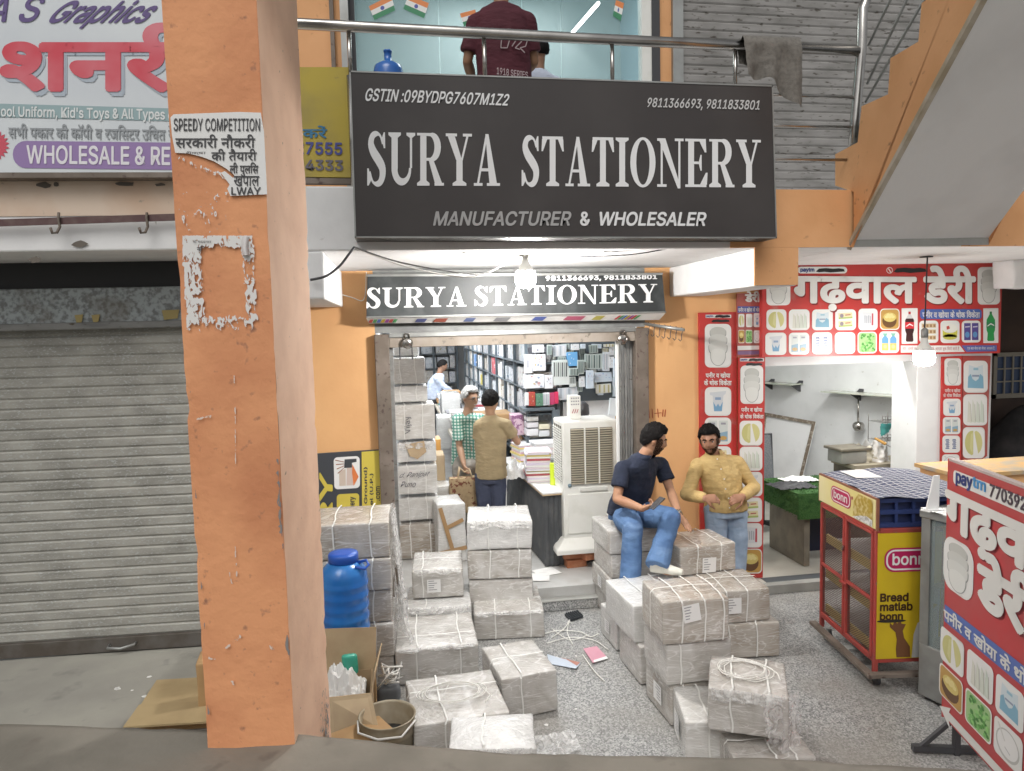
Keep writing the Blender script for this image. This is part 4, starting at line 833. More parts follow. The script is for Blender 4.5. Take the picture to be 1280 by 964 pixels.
# paper stacks on the long table in the middle of the shop
tb = thing('work_table', 'long low table covered in stacked paper deep inside the shop', 'table', (1.0, 11, .19))
mb = MB(); mb.box(.72, 1.45, 9.4, 14.2, 1.0, 1.05, flat(.5, .45, .38)); mb.build('table_top', tb)
for x, y in ((.76, 9.45), (1.38, 9.45), (.76, 14.1), (1.38, 14.1)): mb = MB(); mb.box(x, x+.05, y, y+.05, .19, 1.0, SHB); mb.build('leg', tb)
for k in range(13):
    x = .76+.36*(k % 2); y = 9.5+(k//2)*.7; n = rs.randint(4, 9); z = 1.052
    mb = MB()
    for j in range(n):
        h = rs.uniform(.03, .07); dx, dy = rs.uniform(-.03, .03), rs.uniform(-.03, .03); mb.box(x+dx, x+.3+dx, y+dy, y+.42+dy, z, z+h-.003, rs.choice(_pk) if rs.random() < .88 else rs.choice(_ac)); z += h
    single(mb, 'paper_stack', 'uneven stack of paper bundles on the long work table', 'paper stack', 'paper stacks on the work table')
def carton(px0, py0, px1, py1, Y, d, m, lab, name='cardboard_box', tape=None, grp=None):
    a, b = at(px0, py1, Y=Y), at(px1, py0, Y=Y); mb = MB(); mb.rbox(((a.x+b.x)/2, Y+d/2, (a.z+b.z)/2), (b.x-a.x, d, b.z-a.z), m, .012, 4, 0, .004, px0); return single(mb, name, lab, 'box', grp, smooth=True)
KR = mat('brown_cardboard', (.42, .26, .12), .8, (.34, .2, .09), 6, .4, .7)
KR2 = mat('pale_cardboard', (.5, .38, .24), .8, (.42, .31, .2), 6, .4, .7)
carton(597, 517, 641, 541, 8.6, .5, KR, 'open brown carton behind the boy in the tan shirt')
carton(640, 519, 655, 545, 8.4, .3, mat('pink_print_pack', (.62, .45, .52), .5, (.25, .1, .2), 25, .5, .56), 'pile of pink printed packs beside the rack upright', name='printed_packs')
carton(543, 549, 551, 570, 8.3, .3, flat(.55, .28, .07), 'small orange brown carton behind the tall wrapped stack')
carton(545, 569, 556, 605, 7.9, .35, KR2, 'brown slatted carton low behind the tall wrapped stack')
carton(547, 607, 563, 640, 7.6, .3, FILMW, 'white wrapped parcel on floor behind the tall stack', name='parcel')
carton(548, 521, 576, 562, 10.5, .5, FILMW, 'crumpled pale sack leaning near the man in the pale blue shirt', name='sack')
carton(553, 492, 575, 520, 11.6, .6, FILMW, 'white wrapped parcels heaped beside the work table', name='parcel')
# counter
C0 = at(683, 709, Z=.19); CZ = .93; C1 = at(659, 597, Z=CZ); dc = (C1-C0); dc.z = 0; dc.normalize(); pc = V((dc.y, -dc.x, 0)); C0.z = 0
ct = thing('counter', 'dark ribbed shop counter with pale wooden top', 'counter', (C0.x, C0.y, .19))
mb = MB(); n = 40; L_ = 2.0
prof = []
for k in range(n*4): s = L_*k/(n*4); prof.append((s, [0, .012, .012, 0][k % 4]))
mb.add([C0+dc*s-pc*o+V((0, 0, z)) for z in (.2, CZ-.03) for s, o in prof], [(i, i+1, len(prof)+i+1, len(prof)+i) for i in range(len(prof)-1)], mat('ribbed_dark_panel', (.07, .075, .08), .5, (.13, .13, .13), 8, .5, .75))
n2 = 14; p2 = []
for k in range(n2*4): p2.append((.7*k/(n2*4), [0, .012, .012, 0][k % 4]))
mb.add([C0+pc*s-dc*o+V((0, 0, z)) for z in (.2, CZ-.03) for s, o in p2], [(i, i+1, len(p2)+i+1, len(p2)+i) for i in range(len(p2)-1)], mb.ml[0]); mb.build('ribbed_panel', ct)
mb = MB(); a = C0-dc*.03-pc*.03; pts = [a, a+pc*.8, a+pc*.8+dc*L_, a+dc*L_]; mb.prism([p+V((0, 0, CZ-.03)) for p in pts], (0, 0, .015), KR2); mb.prism([p+V((0, 0, CZ-.014)) for p in pts], (0, 0, .014), WHITE); mb.build('counter_top', ct)
def stack(lab, px, py, n, w, d, hh, cols, Z=CZ, rz=.1, name='notebook_stack'):
    p = at(px, py, Z=Z); mb = MB(); z = Z+.002
    for j in range(n):
        h = hh*rs.uniform(.7, 1.3); mb.obox((p.x+rs.uniform(-.012, .012), p.y+d/2+rs.uniform(-.012, .012), z+h/2), w, d, h-.002, flat(*cols[j % len(cols)]), rz+rs.uniform(-.04, .04)); z += h
    return single(mb, name, lab, 'books')
NB = [(.72, .62, .68), (.75, .74, .74), (.66, .58, .72), (.76, .7, .72), (.4, .08, .1), (.74, .73, .7), (.6, .5, .2), (.7, .66, .74)]
stack('tall stack of pink and white notebooks on the counter', 676, 603, 17, .25, .32, .018, NB, rz=-.12)
stack('low heap of loose booklets on the counter behind the notebook stack', 664, 580, 12, .34, .3, .02, [(.76, .76, .75), (.74, .6, .2), (.72, .5, .58), (.76, .76, .77)], rz=.2)
stack('pile of white paper bundles on the counter left of the cooler', 686, 588, 14, .3, .3, .022, [(.76, .77, .78), (.7, .7, .72), (.74, .66, .66)], rz=.05)
def cloth(px, py, w, d, h, lab, name, m, Z, seed, cat):
    p = at(px, py, Z=Z); mb = MB()
    def f(u, v):
        a = (u-.5)*2; b = (v-.5)*2; r2 = min(1, a*a*.9+b*b*.9); hh = h*(1-r2)*(1+.9*noise.noise(V((u*4+seed, v*4, 1))))+.02*noise.noise(V((u*11, v*11, seed)))
        return V((p.x+a*w/2*(1+.2*noise.noise(V((v*3, seed, 0)))), p.y+b*d/2+d/2, Z+.008+max(0, hh)))
    mb.grid(f, 22, 22, m); return single(mb, name, lab, cat, smooth=True)
cloth(648, 600, .22, .45, .16, 'crumpled white plastic bag drooping over the counter corner', 'plastic_bag', FILMW, CZ, 3, 'bag')
p = at(692, 606, Z=CZ); fl = thing('flask', 'yellow green flask with grey cap on the counter beside the cooler', 'bottle', p)
mb = MB(); mb.lathe([(.034, .002), (.036, .01), (.036, .21), (.03, .23)], p, flat(.6, .75, .04, .3), 20); mb.build('bottle_body', fl, smooth=True); mb = MB(); mb.lathe([(.026, .23), (.028, .235), (.028, .27), (.02, .275)], p, flat(.2, .22, .22), 20); mb.build('cap', fl, smooth=True)
# air cooler
YA = 6.52; ax0, ax1 = at(704, 600, Y=YA).x, at(772, 600, Y=YA).x; az0, az1 = .47, at(735, 526, Y=YA).z
ac = thing('air_cooler', 'tall off white desert air cooler standing in the shop doorway', 'air cooler', ((ax0+ax1)/2, YA+.2, .35))
mb = MB(); mb.box(ax0, ax1, YA, YA+.4, az0, az1, WPLAST); mb.build('body', ac, bevel=.018)
Ga, Gb = at(714, 606, Y=YA), at(765, 533.5, Y=YA)
mb = MB(); mb.box(Ga.x, Gb.x, YA-.004, YA+.01, Ga.z, Gb.z, flat(.13, .12, .1)); mb.build('grille_shade_panel', ac)  # dark panel on the front, its colour stands in for a shaded opening
for k in range(24): z = Ga.z+(Gb.z-Ga.z)*(k+.5)/24; mb = MB(); mb.hexa([V((Ga.x, YA-.022, z-.006)), V((Gb.x, YA-.022, z-.006)), V((Gb.x, YA-.002, z+.002)), V((Ga.x, YA-.002, z+.002)), V((Ga.x, YA-.022, z-.001)), V((Gb.x, YA-.022, z-.001)), V((Gb.x, YA-.002, z+.007)), V((Ga.x, YA-.002, z+.007))], flat(.42, .38, .3)); mb.build('louvre', ac)
for f in (.33, .67): mb = MB(); x = Ga.x+(Gb.x-Ga.x)*f; mb.box(x-.006, x+.006, YA-.026, YA-.001, Ga.z, Gb.z, WPLAST); mb.build('grille_bar', ac)
mb = MB()
for k in range(4): mb.box(ax0-.004, ax0+.001, YA+.05+k*.08, YA+.1+k*.08, Ga.z+.0, Gb.z+.02, flat(.13, .12, .1))
mb.build('side_shade_strips', ac)  # dark strips on the side paint the shade of vent openings
for k in range(22): z = Ga.z+(Gb.z-Ga.z)*(k+.5)/22; mb = MB(); mb.box(ax0-.01, ax0-.003, YA+.04, YA+.38, z-.008, z+.006, WPLAST); mb.build('louvre', ac)
mb = MB(); mb.box(ax0+.04, ax1-.04, YA-.012, YA+.002, az0+.06, Ga.z-.09, WPLAST); mb.build('water_tank_panel', ac, bevel=.01)
mb = MB(); mb.box(ax0+.16, ax1-.1, YA-.016, YA+.002, Ga.z-.075, Ga.z-.03, flat(.7, .7, .66)); mb.build('handle_recess', ac, bevel=.012)
mb = MB(); p = at(712, 607, Y=YA); mb.lathe([(.018, 0), (.018, .012), (.01, .016)], p, flat(.15, .22, .26), 12, (0, -1, 0)); mb.build('knob', ac)
mb = MB(); e = .09; b0 = [V((ax0-e, YA-.08, .35)), V((ax1+e, YA-.08, .35)), V((ax1+e, YA+.5, .35)), V((ax0-e, YA+.5, .35))]; b1 = [p+V((0, 0, .045)) for p in b0]; b2 = [V((ax0, YA, az0+.02)), V((ax1, YA, az0+.02)), V((ax1, YA+.4, az0+.02)), V((ax0, YA+.4, az0+.02))]
mb.add(b0+b1+b2, [(3, 2, 1, 0), (8, 9, 10, 11)]+[(i, (i+1) % 4, 4+(i+1) % 4, 4+i) for i in range(4)]+[(4+i, 4+(i+1) % 4, 8+(i+1) % 4, 8+i) for i in range(4)], WPLAST); mb.build('base_tray', ac, bevel=.008)
p = at(718, 523, Y=YA+.18); bx = thing('switch_box', 'white slotted switch box standing on top of the air cooler', 'box', (p.x, YA+.2, az1))
mb = MB(); mb.box(p.x-.055, p.x+.055, YA+.14, YA+.26, az1+.001, az1+.23, WPLAST); mb.build('case', bx, bevel=.006)
mb = MB()
for r_, zz in enumerate((.2, .17, .14)):
    for k in range(4): mb.box(p.x-.04+k*.022, p.x-.028+k*.022, YA+.137, YA+.141, az1+zz, az1+zz+.012, flat(.25, .25, .27))
for k in range(3): mb.poly([V((p.x-.035+k*.022, YA+.136, az1+.06)), V((p.x-.027+k*.022, YA+.136, az1+.06)), V((p.x-.012+k*.022, YA+.136, az1+.1)), V((p.x-.02+k*.022, YA+.136, az1+.1))], flat(.4, .1, .1))
mb.build('slots', bx)
p = at(728, 523, Y=7.2); mb = MB(); mb.lathe([(.05, 0), (.075, .05), (.07, .14), (.03, .18)], p, DARKM, 16); single(mb, 'kettle', 'dark rounded container behind the white switch box', 'container', smooth=True)
BRK = mat('brick', (.42, .16, .08), .9, (.5, .24, .14), 14, .4, .7, bump=.3)
for k, (x, y, z, rz) in enumerate(((ax0+.04, YA-.0, .19, .1), (ax0+.02, YA+.02, .27, -.05), (ax0+.2, YA-.04, .27, .3), (ax1-.1, YA+.03, .19, 0), (ax0+.15, YA+.3, .19, .2), (ax1-.12, YA+.3, .19, 0))):
    mb = MB(); mb.rbox((x+.08, y+.06, z+.038), (.2, .1, .074), BRK, .006, 3, rz, .002, k); single(mb, 'brick', 'red brick propping up the white air cooler', 'brick', 'bricks under the air cooler', smooth=True)
for k, (px, py, rz) in enumerate(((683, 715, .3), (672, 722, -.2))): p = at(px, py, Z=.194); mb = MB(); mb.obox((p.x, p.y, .196+.002*k), .22, .2, .003, PAPER, rz); single(mb, 'paper_sheet', ['white sheet of paper lying on shop floor by the counter', 'white paper sheet at the very edge of the shop floor'][k], 'paper')
# ================================================================== dairy shop at the right
dy = thing('dairy_building', 'white walled open dairy shop with a passage at its right', 'shop', (4.2, 6.2, .08))
WD = mat('white_limewash', (.76, .77, .77), .85, (.66, .67, .67), 2.5, .45, .75, bump=.1, bs=20, c3=(.45, .44, .4), s3=11, l3=.7, h3=.8)
q1 = at(1146, 496, Y=7.3); q0 = at(1041.6, 488.7, Z=q1.z); bd_ = (q1-q0); bd_.normalize(); bn = V((bd_.y, -bd_.x, 0))
if bn.y > 0: bn = -bn
BP = Plane(q1, bn)
a, b = q1-bd_*4.2, q1+bd_*.08
mb = MB(); mb.prism([V((a.x, a.y, .0)), V((b.x, b.y, .0)), V((b.x, b.y, 3.02)), V((a.x, a.y, 3.02))], -bn*.15, WD); mb.build('back_wall', dy)
mb = MB(); mb.box(3.2, 3.362, 6.432, a.y+.1, 0, 3.02, WD); mb.build('side_wall', dy)
mb = MB(); mb.box(3.36, 5.2, 6.21, 6.4, 2.1, 3.02, WD); mb.build('lintel', dy)
mb = MB(); mb.box(2.9, 5.3, 6.4, 10.2, 3.021, 3.1, WD); mb.build('ceiling', dy)
wx0, wx1, wx2 = at(1146, 450, Y=6.2).x, at(1174, 450, Y=6.2).x, at(1240, 450, Y=6.2).x
mb = MB(); mb.box(wx0, wx1, 6.19, 6.55, 0, 3.02, WD); mb.build('pillar', dy, bevel=.01)
mb = MB(); mb.box(wx1, wx2, 6.2, 6.42, 0, 3.02, WD); mb.box(wx2, wx2+.12, 6.421, 9.3, 0, 3.02, WD); mb.build('side_wall', dy)
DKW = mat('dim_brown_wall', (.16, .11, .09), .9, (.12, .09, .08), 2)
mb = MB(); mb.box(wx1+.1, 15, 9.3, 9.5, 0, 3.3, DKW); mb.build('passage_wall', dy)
mb = MB(); mb.box(13.6, 13.8, 4.7, 9.3, 0, 3.3, DKW); mb.build('passage_wall', dy)  # unseen end wall, added to keep the passage dark
mb = MB(); mb.box(6.31, 14, 4.72, 9.5, 3.04, 3.2, CONCG); mb.box(5.3, 6.31, 6.52, 9.5, 3.05, 3.2, CONCG); mb.build('passage_ceiling', dy)
mb = MB(); p = at(1265, 322, Y=5.7); mb.rbox((p.x+.5, 5.85, 2.9), (.9, .25, .27), WHITEW, .03, 5, 0, .02, 3); mb.build('beam', dy, smooth=True)
mb = MB(); mb.box(5.3, 14, 6.0, 9.3, .003, .06, mat('passage_cement', (.45, .44, .43), .8, (.35, .34, .33), 2)); mb.build('passage_floor', kind='structure')
mb = MB(); mb.box(14, 40, 1.2, 30, -.02, -.003, CONCG); mb.build('far_ground', kind='structure')
yw = 9.28; a, b = at(1241, 493, Y=yw), at(1276, 444, Y=yw)
wn = mat('beige_frame', (.55, .5, .42), .7); mb = MB(); mb.box(a.x, b.x+.25, yw-.02, yw, a.z, b.z, flat(.12, .17, .3, .2)); w_ = mb.build('window', dy)
mb = MB()
for (x0, x1, z0, z1) in ((a.x-.05, b.x+.3, a.z-.06, a.z), (a.x-.05, b.x+.3, b.z, b.z+.05), (a.x-.05, a.x, a.z-.06, b.z+.05), (b.x+.25, b.x+.3, a.z-.06, b.z+.05)): mb.box(x0, x1, yw-.06, yw-.021, z0, z1, wn)
mb.build('window_frame', w_)
mb = MB()
for k in range(6): x = a.x+(b.x+.25-a.x)*k/5; mb.box(x-.012, x+.012, yw-.055, yw-.04, a.z, b.z, wn)
for k in range(4): z = a.z+(b.z-a.z)*k/3; mb.box(a.x, b.x+.25, yw-.07, yw-.056, z-.01, z+.01, wn)
mb.build('window_grille', w_)
p = at(1272, 560, Y=8.3); mb = MB()
mb.grid(lambda u, v: V((p.x-.6+2.2*u, 8.0+.9*v, .06+1.25*max(0, math.sin(math.pi*u))**.6*max(0, math.sin(math.pi*v))**.5+.12*noise.noise(V((u*5, v*4, 0)))*math.sin(math.pi*u)*math.sin(math.pi*v))), 24, 16, mat('dark_sheet', (.05, .047, .05), .9, (.09, .08, .08), 5)); single(mb, 'covered_heap', 'dark sheet covered heap in the dim passage under the window', 'heap', smooth=True)

# ---- printed dairy boards
RED = mat('red_board', (.56, .045, .04), .42, (.44, .045, .04), 2.5, .38, .7, c3=(.42, .14, .12), s3=7, l3=.6, h3=.78, detail=6)
REDD = mat('dusty_red_board', (.42, .07, .06), .5, (.34, .12, .1), 4, .4, .7)
CRM = flat(.76, .76, .74, .35); TW_ = mat('white_print', (.78, .78, .76), .4, (.64, .63, .6), 3, .42, .75, c3=(.5, .47, .42), s3=15, l3=.7, h3=.8)
def blob(mb, q, pl, pts, m, o): pp(mb, qp(q, pts), pl, m, o)
G = lambda a, b, c: flat(a, b, c, .35)
def tile(mb, q, pl, kind, o=.0035, bg=None, r=.16):
    BGc = {'bowl': (.5, .3, .08), 'peas': (.35, .55, .25)}.get(kind, (.76, .76, .74))
    pp(mb, rr(q, r), pl, TW_, o); iq = (lerpq(q, .04, .04), lerpq(q, .96, .04), lerpq(q, .96, .96), lerpq(q, .04, .96)); pp(mb, rr(iq, r), pl, G(*(bg or BGc)), o+.0004); o += .001
    q = iq
    if kind == 'paneer':
        for k, (v, s, g) in enumerate(((.82, .32, .5), (.64, .36, .56), (.46, .37, .62), (.28, .3, .68))):
            n = 16; top = [(.5-s+2*s*i/n, v-.02-.1*math.sin(math.pi*i/n)*(1 if k < 2 else 1.3)+.08) for i in range(n+1)]
            pts = [(.5-s, v+.02)]+[(.5+s*math.cos(math.pi-math.pi*i/n), v+.04+.11*math.sin(math.pi*i/n)) for i in range(n+1)]+[(.5+s*math.cos(-math.pi*i/n), v-.02-(.1+.05*k)*math.sin(math.pi*i/n)) for i in range(n+1)]
            blob(mb, q, pl, [(.5+(x-.5)*1.06, y-.015) for x, y in pts], G(.3, .31, .31), o+.0004*k); blob(mb, q, pl, pts, G(g+.02, g+.03, g), o+.0004*k+.0002)
    elif kind == 'khoya':
        blob(mb, q, pl, [(.47, .1), (.4, .06)]+[(.42+.36*math.cos(R(a)), .5+.42*math.sin(R(a))) for a in range(250, 80, -12)]+[(.48, .9)], G(.55, .53, .22), o); blob(mb, q, pl, [(.53, .88), (.72, .1)]+[(.56+.36*math.cos(R(a)), .5+.42*math.sin(R(a))) for a in range(-62, 90, 12)], G(.6, .57, .26), o)
        blob(mb, q, pl, [(.43, .14), (.47, .85), (.36, .8), (.3, .3)], G(.62, .6, .3), o+.0003)
    elif kind == 'sticks':
        for k in range(4): u = .14+.19*k; blob(mb, q, pl, [(u, .08), (u+.2, .05), (u+.16, .7-.05*(k % 2)), (u+.05, .82+.05*(k % 2))], G(.66-.02*k, .66, .58), o+.0003*k); blob(mb, q, pl, [(u+.17, .1), (u+.2, .08), (u+.165, .7), (u+.15, .7)], G(.42, .42, .36), o+.0003*k+.0002)
    elif kind == 'pouch':
        blob(mb, q, pl, [(.14, .12), (.86, .1), (.82, .9), (.5, .82), (.2, .9)], G(.6, .68, .72), o); blob(mb, q, pl, [(.14, .12), (.86, .1), (.84, .5), (.7, .6), (.62, .42), (.5, .35), (.36, .42), (.28, .6), (.16, .5)], G(.22, .42, .55), o+.0003); blob(mb, q, pl, [(.4, .72), (.62, .72), (.62, .8), (.4, .8)], G(.3, .5, .6), o+.0004); blob(mb, q, pl, [(.34, .5), (.66, .5), (.66, .56), (.34, .56)], G(.25, .3, .4), o+.0004)
    elif kind == 'butter':
        for v in (.12, .54): blob(mb, q, pl, [(.14, v), (.86, v+.04), (.84, v+.34), (.12, v+.3)], G(.72, .66, .4), o); blob(mb, q, pl, [(.14, v), (.86, v+.04), (.86, v+.12), (.14, v+.08)], G(.4, .5, .15), o+.0003); blob(mb, q, pl, el(q, .3, v+.17, .1, .11, 10) and [(.3+.1*math.cos(a*.63), v+.17+.11*math.sin(a*.63)) for a in range(10)], G(.3, .25, .3), o+.0004); blob(mb, q, pl, [(.48, v+.18), (.76, v+.2), (.76, v+.25), (.48, v+.23)], G(.45, .12, .1), o+.0004)
    elif kind == 'box':
        blob(mb, q, pl, [(.2, .16), (.8, .14), (.82, .84), (.22, .86)], G(.66, .68, .7), o); blob(mb, q, pl, [(.7, .2), (.8, .2), (.8, .8), (.72, .8)], G(.5, .08, .1), o+.0003)
        for k in range(4): blob(mb, q, pl, [(.3+.1*k, .3), (.36+.1*k, .3), (.36+.1*k, .7-.05*(k % 2)), (.3+.1*k, .7)], G(.4, .42, .46), o+.0004)
    elif kind == 'bowl':
        pp(mb, el(q, .48, .42, .4, .36, 18), pl, G(.14, .07, .03), o); pp(mb, el(q, .5, .6, .36, .24, 18), pl, G(.62, .5, .16), o+.0003)
        for k in range(5): pp(mb, el(q, .32+.09*k, .62+.1*(k % 2), .1, .08, 9), pl, G(.72, .62, .28), o+.0005+.0001*k)
    elif kind == 'cup':
        blob(mb, q, pl, [(.16, .84), (.84, .9), (.82, .8), (.72, .72), (.66, .12), (.34, .12), (.28, .72), (.18, .74)], G(.6, .63, .66), o); blob(mb, q, pl, [(.3, .5), (.42, .3), (.5, .42), (.58, .3), (.7, .5), (.66, .14), (.34, .14)], G(.18, .36, .55), o+.0003); blob(mb, q, pl, [(.38, .56), (.62, .56), (.62, .66), (.38, .66)], G(.25, .35, .5), o+.0004)
    elif kind == 'milk2':
        for u in (.1, .54): blob(mb, q, pl, [(u, .08), (u+.36, .08), (u+.36, .92), (u, .92)], G(.6, .64, .62), o); blob(mb, q, pl, [(u, .1), (u+.36, .1), (u+.36, .5), (u, .42)], G(.25, .4, .52), o+.0003); pp(mb, el(q, u+.18, .22, .15, .09, 10), pl, G(.55, .35, .12), o+.0004); blob(mb, q, pl, [(u+.08, .76), (u+.28, .76), (u+.28, .84), (u+.08, .84)], G(.3, .3, .35), o+.0004)
    elif kind == 'label2':
        for u in (.14, .56):
            for k in range(5): blob(mb, q, pl, [(u+.06*(k % 2), .2+.13*k), (u+.26, .2+.13*k), (u+.2, .3+.13*k), (u+.02, .28+.13*k)], G(.12, .16, .3), o)
    elif kind == 'plate':
        pp(mb, el(q, .5, .48, .45, .44, 22), pl, G(.5, .5, .48), o); pp(mb, el(q, .5, .5, .4, .38, 22), pl, G(.78, .78, .77), o+.0003); blob(mb, q, pl, [(.1, .92), (.16, .95), (.42, .55), (.38, .53)], G(.62, .62, .6), o+.0005); blob(mb, q, pl, [(.4, .4), (.62, .3), (.6, .27), (.4, .36)], G(.5, .5, .5), o+.0005)
    elif kind == 'peas':
        r_ = random.Random(8)
        for k in range(70): pp(mb, el(q, r_.uniform(.09, .91), r_.uniform(.09, .91), .065, .06, 8), pl, G(*r_.choice([(.12, .35, .08), (.2, .5, .14), (.3, .6, .2), (.08, .25, .06)])), o+.00003*k)
    elif kind == 'bags2':
        for u in (.1, .54): blob(mb, q, pl, [(u, .08), (u+.36, .08), (u+.36, .45), (u, .45)], G(.65, .5, .15), o); blob(mb, q, pl, [(u, .45), (u+.36, .45), (u+.36, .68), (u+.26, .8), (u+.1, .8), (u, .68)], G(.15, .35, .6), o); blob(mb, q, pl, [(u+.12, .8), (u+.24, .8), (u+.32, .95), (u+.04, .95)], G(.2, .45, .35), o); pp(mb, el(q, u+.18, .28, .1, .1, 10), pl, G(.72, .65, .3), o+.0003)
    elif kind in ('cola', 'lime'):
        liq, lab, cap = ((.05, .02, .02), (.6, .04, .05), (.5, .05, .05)) if kind == 'cola' else ((.03, .32, .08), (.04, .25, .1), (.03, .2, .06))
        blob(mb, q, pl, [(.24, .06), (.3, .02), (.7, .02), (.76, .06), (.72, .26), (.8, .36), (.8, .68), (.58, .86), (.42, .86), (.2, .68), (.2, .36), (.28, .26)], G(*liq), o)
        if kind == 'cola': blob(mb, q, pl, [(.26, .73), (.74, .73), (.58, .86), (.42, .86)], G(.6, .6, .6), o+.0003)
        blob(mb, q, pl, [(.19, .42), (.81, .42), (.81, .62), (.19, .62)], G(*lab), o+.0003); blob(mb, q, pl, [(.26, .5), (.5, .58), (.74, .52), (.74, .49), (.5, .54), (.26, .47)], G(.8, .8, .8), o+.0005); blob(mb, q, pl, [(.42, .86), (.58, .86), (.58, .94), (.42, .94)], G(*cap), o+.0003)
    elif kind == 'rolls':
        for k in range(3): blob(mb, q, pl, [(.1, .12+.29*k), (.9, .12+.29*k), (.9, .32+.29*k), (.1, .32+.29*k)], G(.62, .5, .3), o); [blob(mb, q, pl, [(.16+.2*j, .15+.29*k), (.28+.2*j, .15+.29*k), (.28+.2*j, .28+.29*k), (.16+.2*j, .28+.29*k)], G(.35, .2, .1), o+.0003) for j in range(4)]
    elif kind == 'tub':
        blob(mb, q, pl, [(.1, .25), (.9, .25), (.92, .6), (.08, .6)], G(.6, .58, .08), o); pp(mb, el(q, .5, .25, .4, .14, 16), pl, G(.55, .53, .1), o); pp(mb, el(q, .5, .66, .43, .22, 16), pl, G(.78, .78, .72), o+.0003); blob(mb, q, pl, [(.32, .6), (.5, .66), (.44, .8), (.3, .76)], G(.55, .08, .06), o+.0005)
    elif kind == 'choc':
        for u in (.1, .54): blob(mb, q, pl, [(u, .08), (u+.37, .08), (u+.37, .92), (u, .92)], G(.1, .07, .28), o); pp(mb, el(q, u+.18, .35, .13, .15, 10), pl, G(.12, .3, .55), o+.0003); blob(mb, q, pl, [(u+.06, .7), (u+.32, .72), (u+.32, .78), (u+.06, .76)], G(.6, .6, .7), o+.0003)
def scribble(mb, q, pl, o): pp(mb, [lerpq(q, u, v) for u, v in ((0, .2), (.1, 0), (.3, .12), (.5, -.05), (.8, .1), (1, .2), (.97, .8), (.8, 1), (.6, .88), (.35, 1.05), (.1, .9))], pl, BLACK, o)
YD = YP(6.1); S1 = thing('dairy_sign', 'wide red Hindi dairy signboard with rows of product pictures over the white shop', 'sign', at(1100, 445, Y=6.1))
c = [YD.hit(*p) for p in ((953, 446.5), (1250, 441.5), (1253, 329), (953, 329))]
mb = MB(); mb.prism(c, (0, .06, 0), RED); mb.build('panel', S1)
mb = MB(); SH = flat(.2, .02, .02, .4)
tx(mb, 'गढ़वाल', ((991.5, 391), (1147, 391), (1147, 348), (991.5, 347)), YD, SH, .04, off=.003, copies=8); tx(mb, 'डेरी', ((1155, 382.5), (1221, 382), (1221, 333.5), (1155, 334)), YD, SH, .045, off=.003, copies=8)
tx(mb, 'गढ़वाल', ((990, 389), (1146, 389), (1146, 346), (990, 345)), YD, TW_, .045, off=.0055, copies=10); tx(mb, 'डेरी', ((1154, 381), (1220, 380.5), (1220, 332), (1154, 332)), YD, TW_, .05, off=.0055, copies=10)
mb.build('lettering', S1)
mb = MB(); NAVY = flat(.02, .05, .25, .35); pp(mb, rr(Q(997, 333.5, 1059, 342), .5), YD, CRM, .004); tx(mb, 'paytm', Q(1000.5, 335, 1018, 341), YD, NAVY, .05, off=.006); scribble(mb, Q(1020, 335.5, 1056, 340.5), YD, .006)
mb.build('lettering', S1); mb = MB(); pp(mb, el(Q(1108, 334, 1116, 342), .5, .5, .5, .5), YD, TW_, .004); mb.build('lettering', S1); mb = MB(); pp(mb, el(Q(1108, 334, 1116, 342), .5, .5, .4, .4), YD, RED, .0045); pp(mb, [(1110, 336), (1111, 335.5), (1114, 340), (1113, 341)], YD, TW_, .005); scribble(mb, Q(1117, 335, 1158, 341), YD, .005)
mb.build('lettering', S1); mb = MB(); q = Q(1150, 386.5, 1227, 399); pp(mb, rr(q, .3), YD, flat(.08, .14, .42), .004)
def vik(mb, s1, q, pl, m, b, off):  # the last word needs a small hand drawn rakar stroke
    tx(mb, s1, q, pl, m, b, off=off)
tx(mb, 'पनीर व खोया के थोक िवकेता', Q(1153, 388, 1225, 397.5), YD, TW_, .03, off=.006)
mb.build('lettering', S1); mb = MB(); pp(mb, [(1126, 432), (1200, 432), (1206, 440), (1126, 441)], YD, TW_, .004); tx(mb, 'नोट : हमारे यहाँ पनीर व खोये के आरडर बुक िकये जाते हैं', Q(1128, 433.3, 1199, 439), YD, flat(.4, .1, .1), .0, off=.006)
mb.build('lettering', S1); mb = MB(); pp(mb, [(1202, 432), (1246, 431.5), (1246, 439), (1208, 440)], YD, flat(.12, .14, .4), .004); tx(mb, 'एक बार सेवा का मौका अवशय दें', Q(1209, 433, 1243, 438), YD, TW_, 0, off=.006)
mb.build('lettering', S1)
TL = [('khoya', 958, 387, 983, 413), ('sticks', 986, 387, 1012, 413), ('pouch', 1015, 387, 1041, 413), ('butter', 1044, 387, 1070, 413), ('box', 1073, 386, 1097, 413), ('bowl', 1100, 386, 1124.5, 412.5), ('cup', 956.6, 416, 983, 444), ('milk2', 986, 416, 1011.5, 443.5), ('label2', 1015, 415.5, 1040, 443), ('plate', 1043.5, 415.5, 1069, 442.5), ('peas', 1072, 415, 1096, 442), ('bags2', 1099, 414.5, 1124, 441.5), ('rolls', 1149, 401, 1173, 429), ('tub', 1175.5, 401, 1199.5, 429), ('choc', 1202, 401, 1226, 428.5), ('paneer', 1222, 334, 1250, 381), ('paneer', 958, 338, 988, 382), ('cola', 1127, 385.5, 1147, 430), ('lime', 1229, 385.5, 1248, 429)]
for k, x0, y0, x1, y1 in TL: mb = MB(); tile(mb, Q(x0, y0, x1, y1, -.01), YD, k, r=.04 if k in ('cola', 'lime') else .2); mb.build('product_picture', S1)
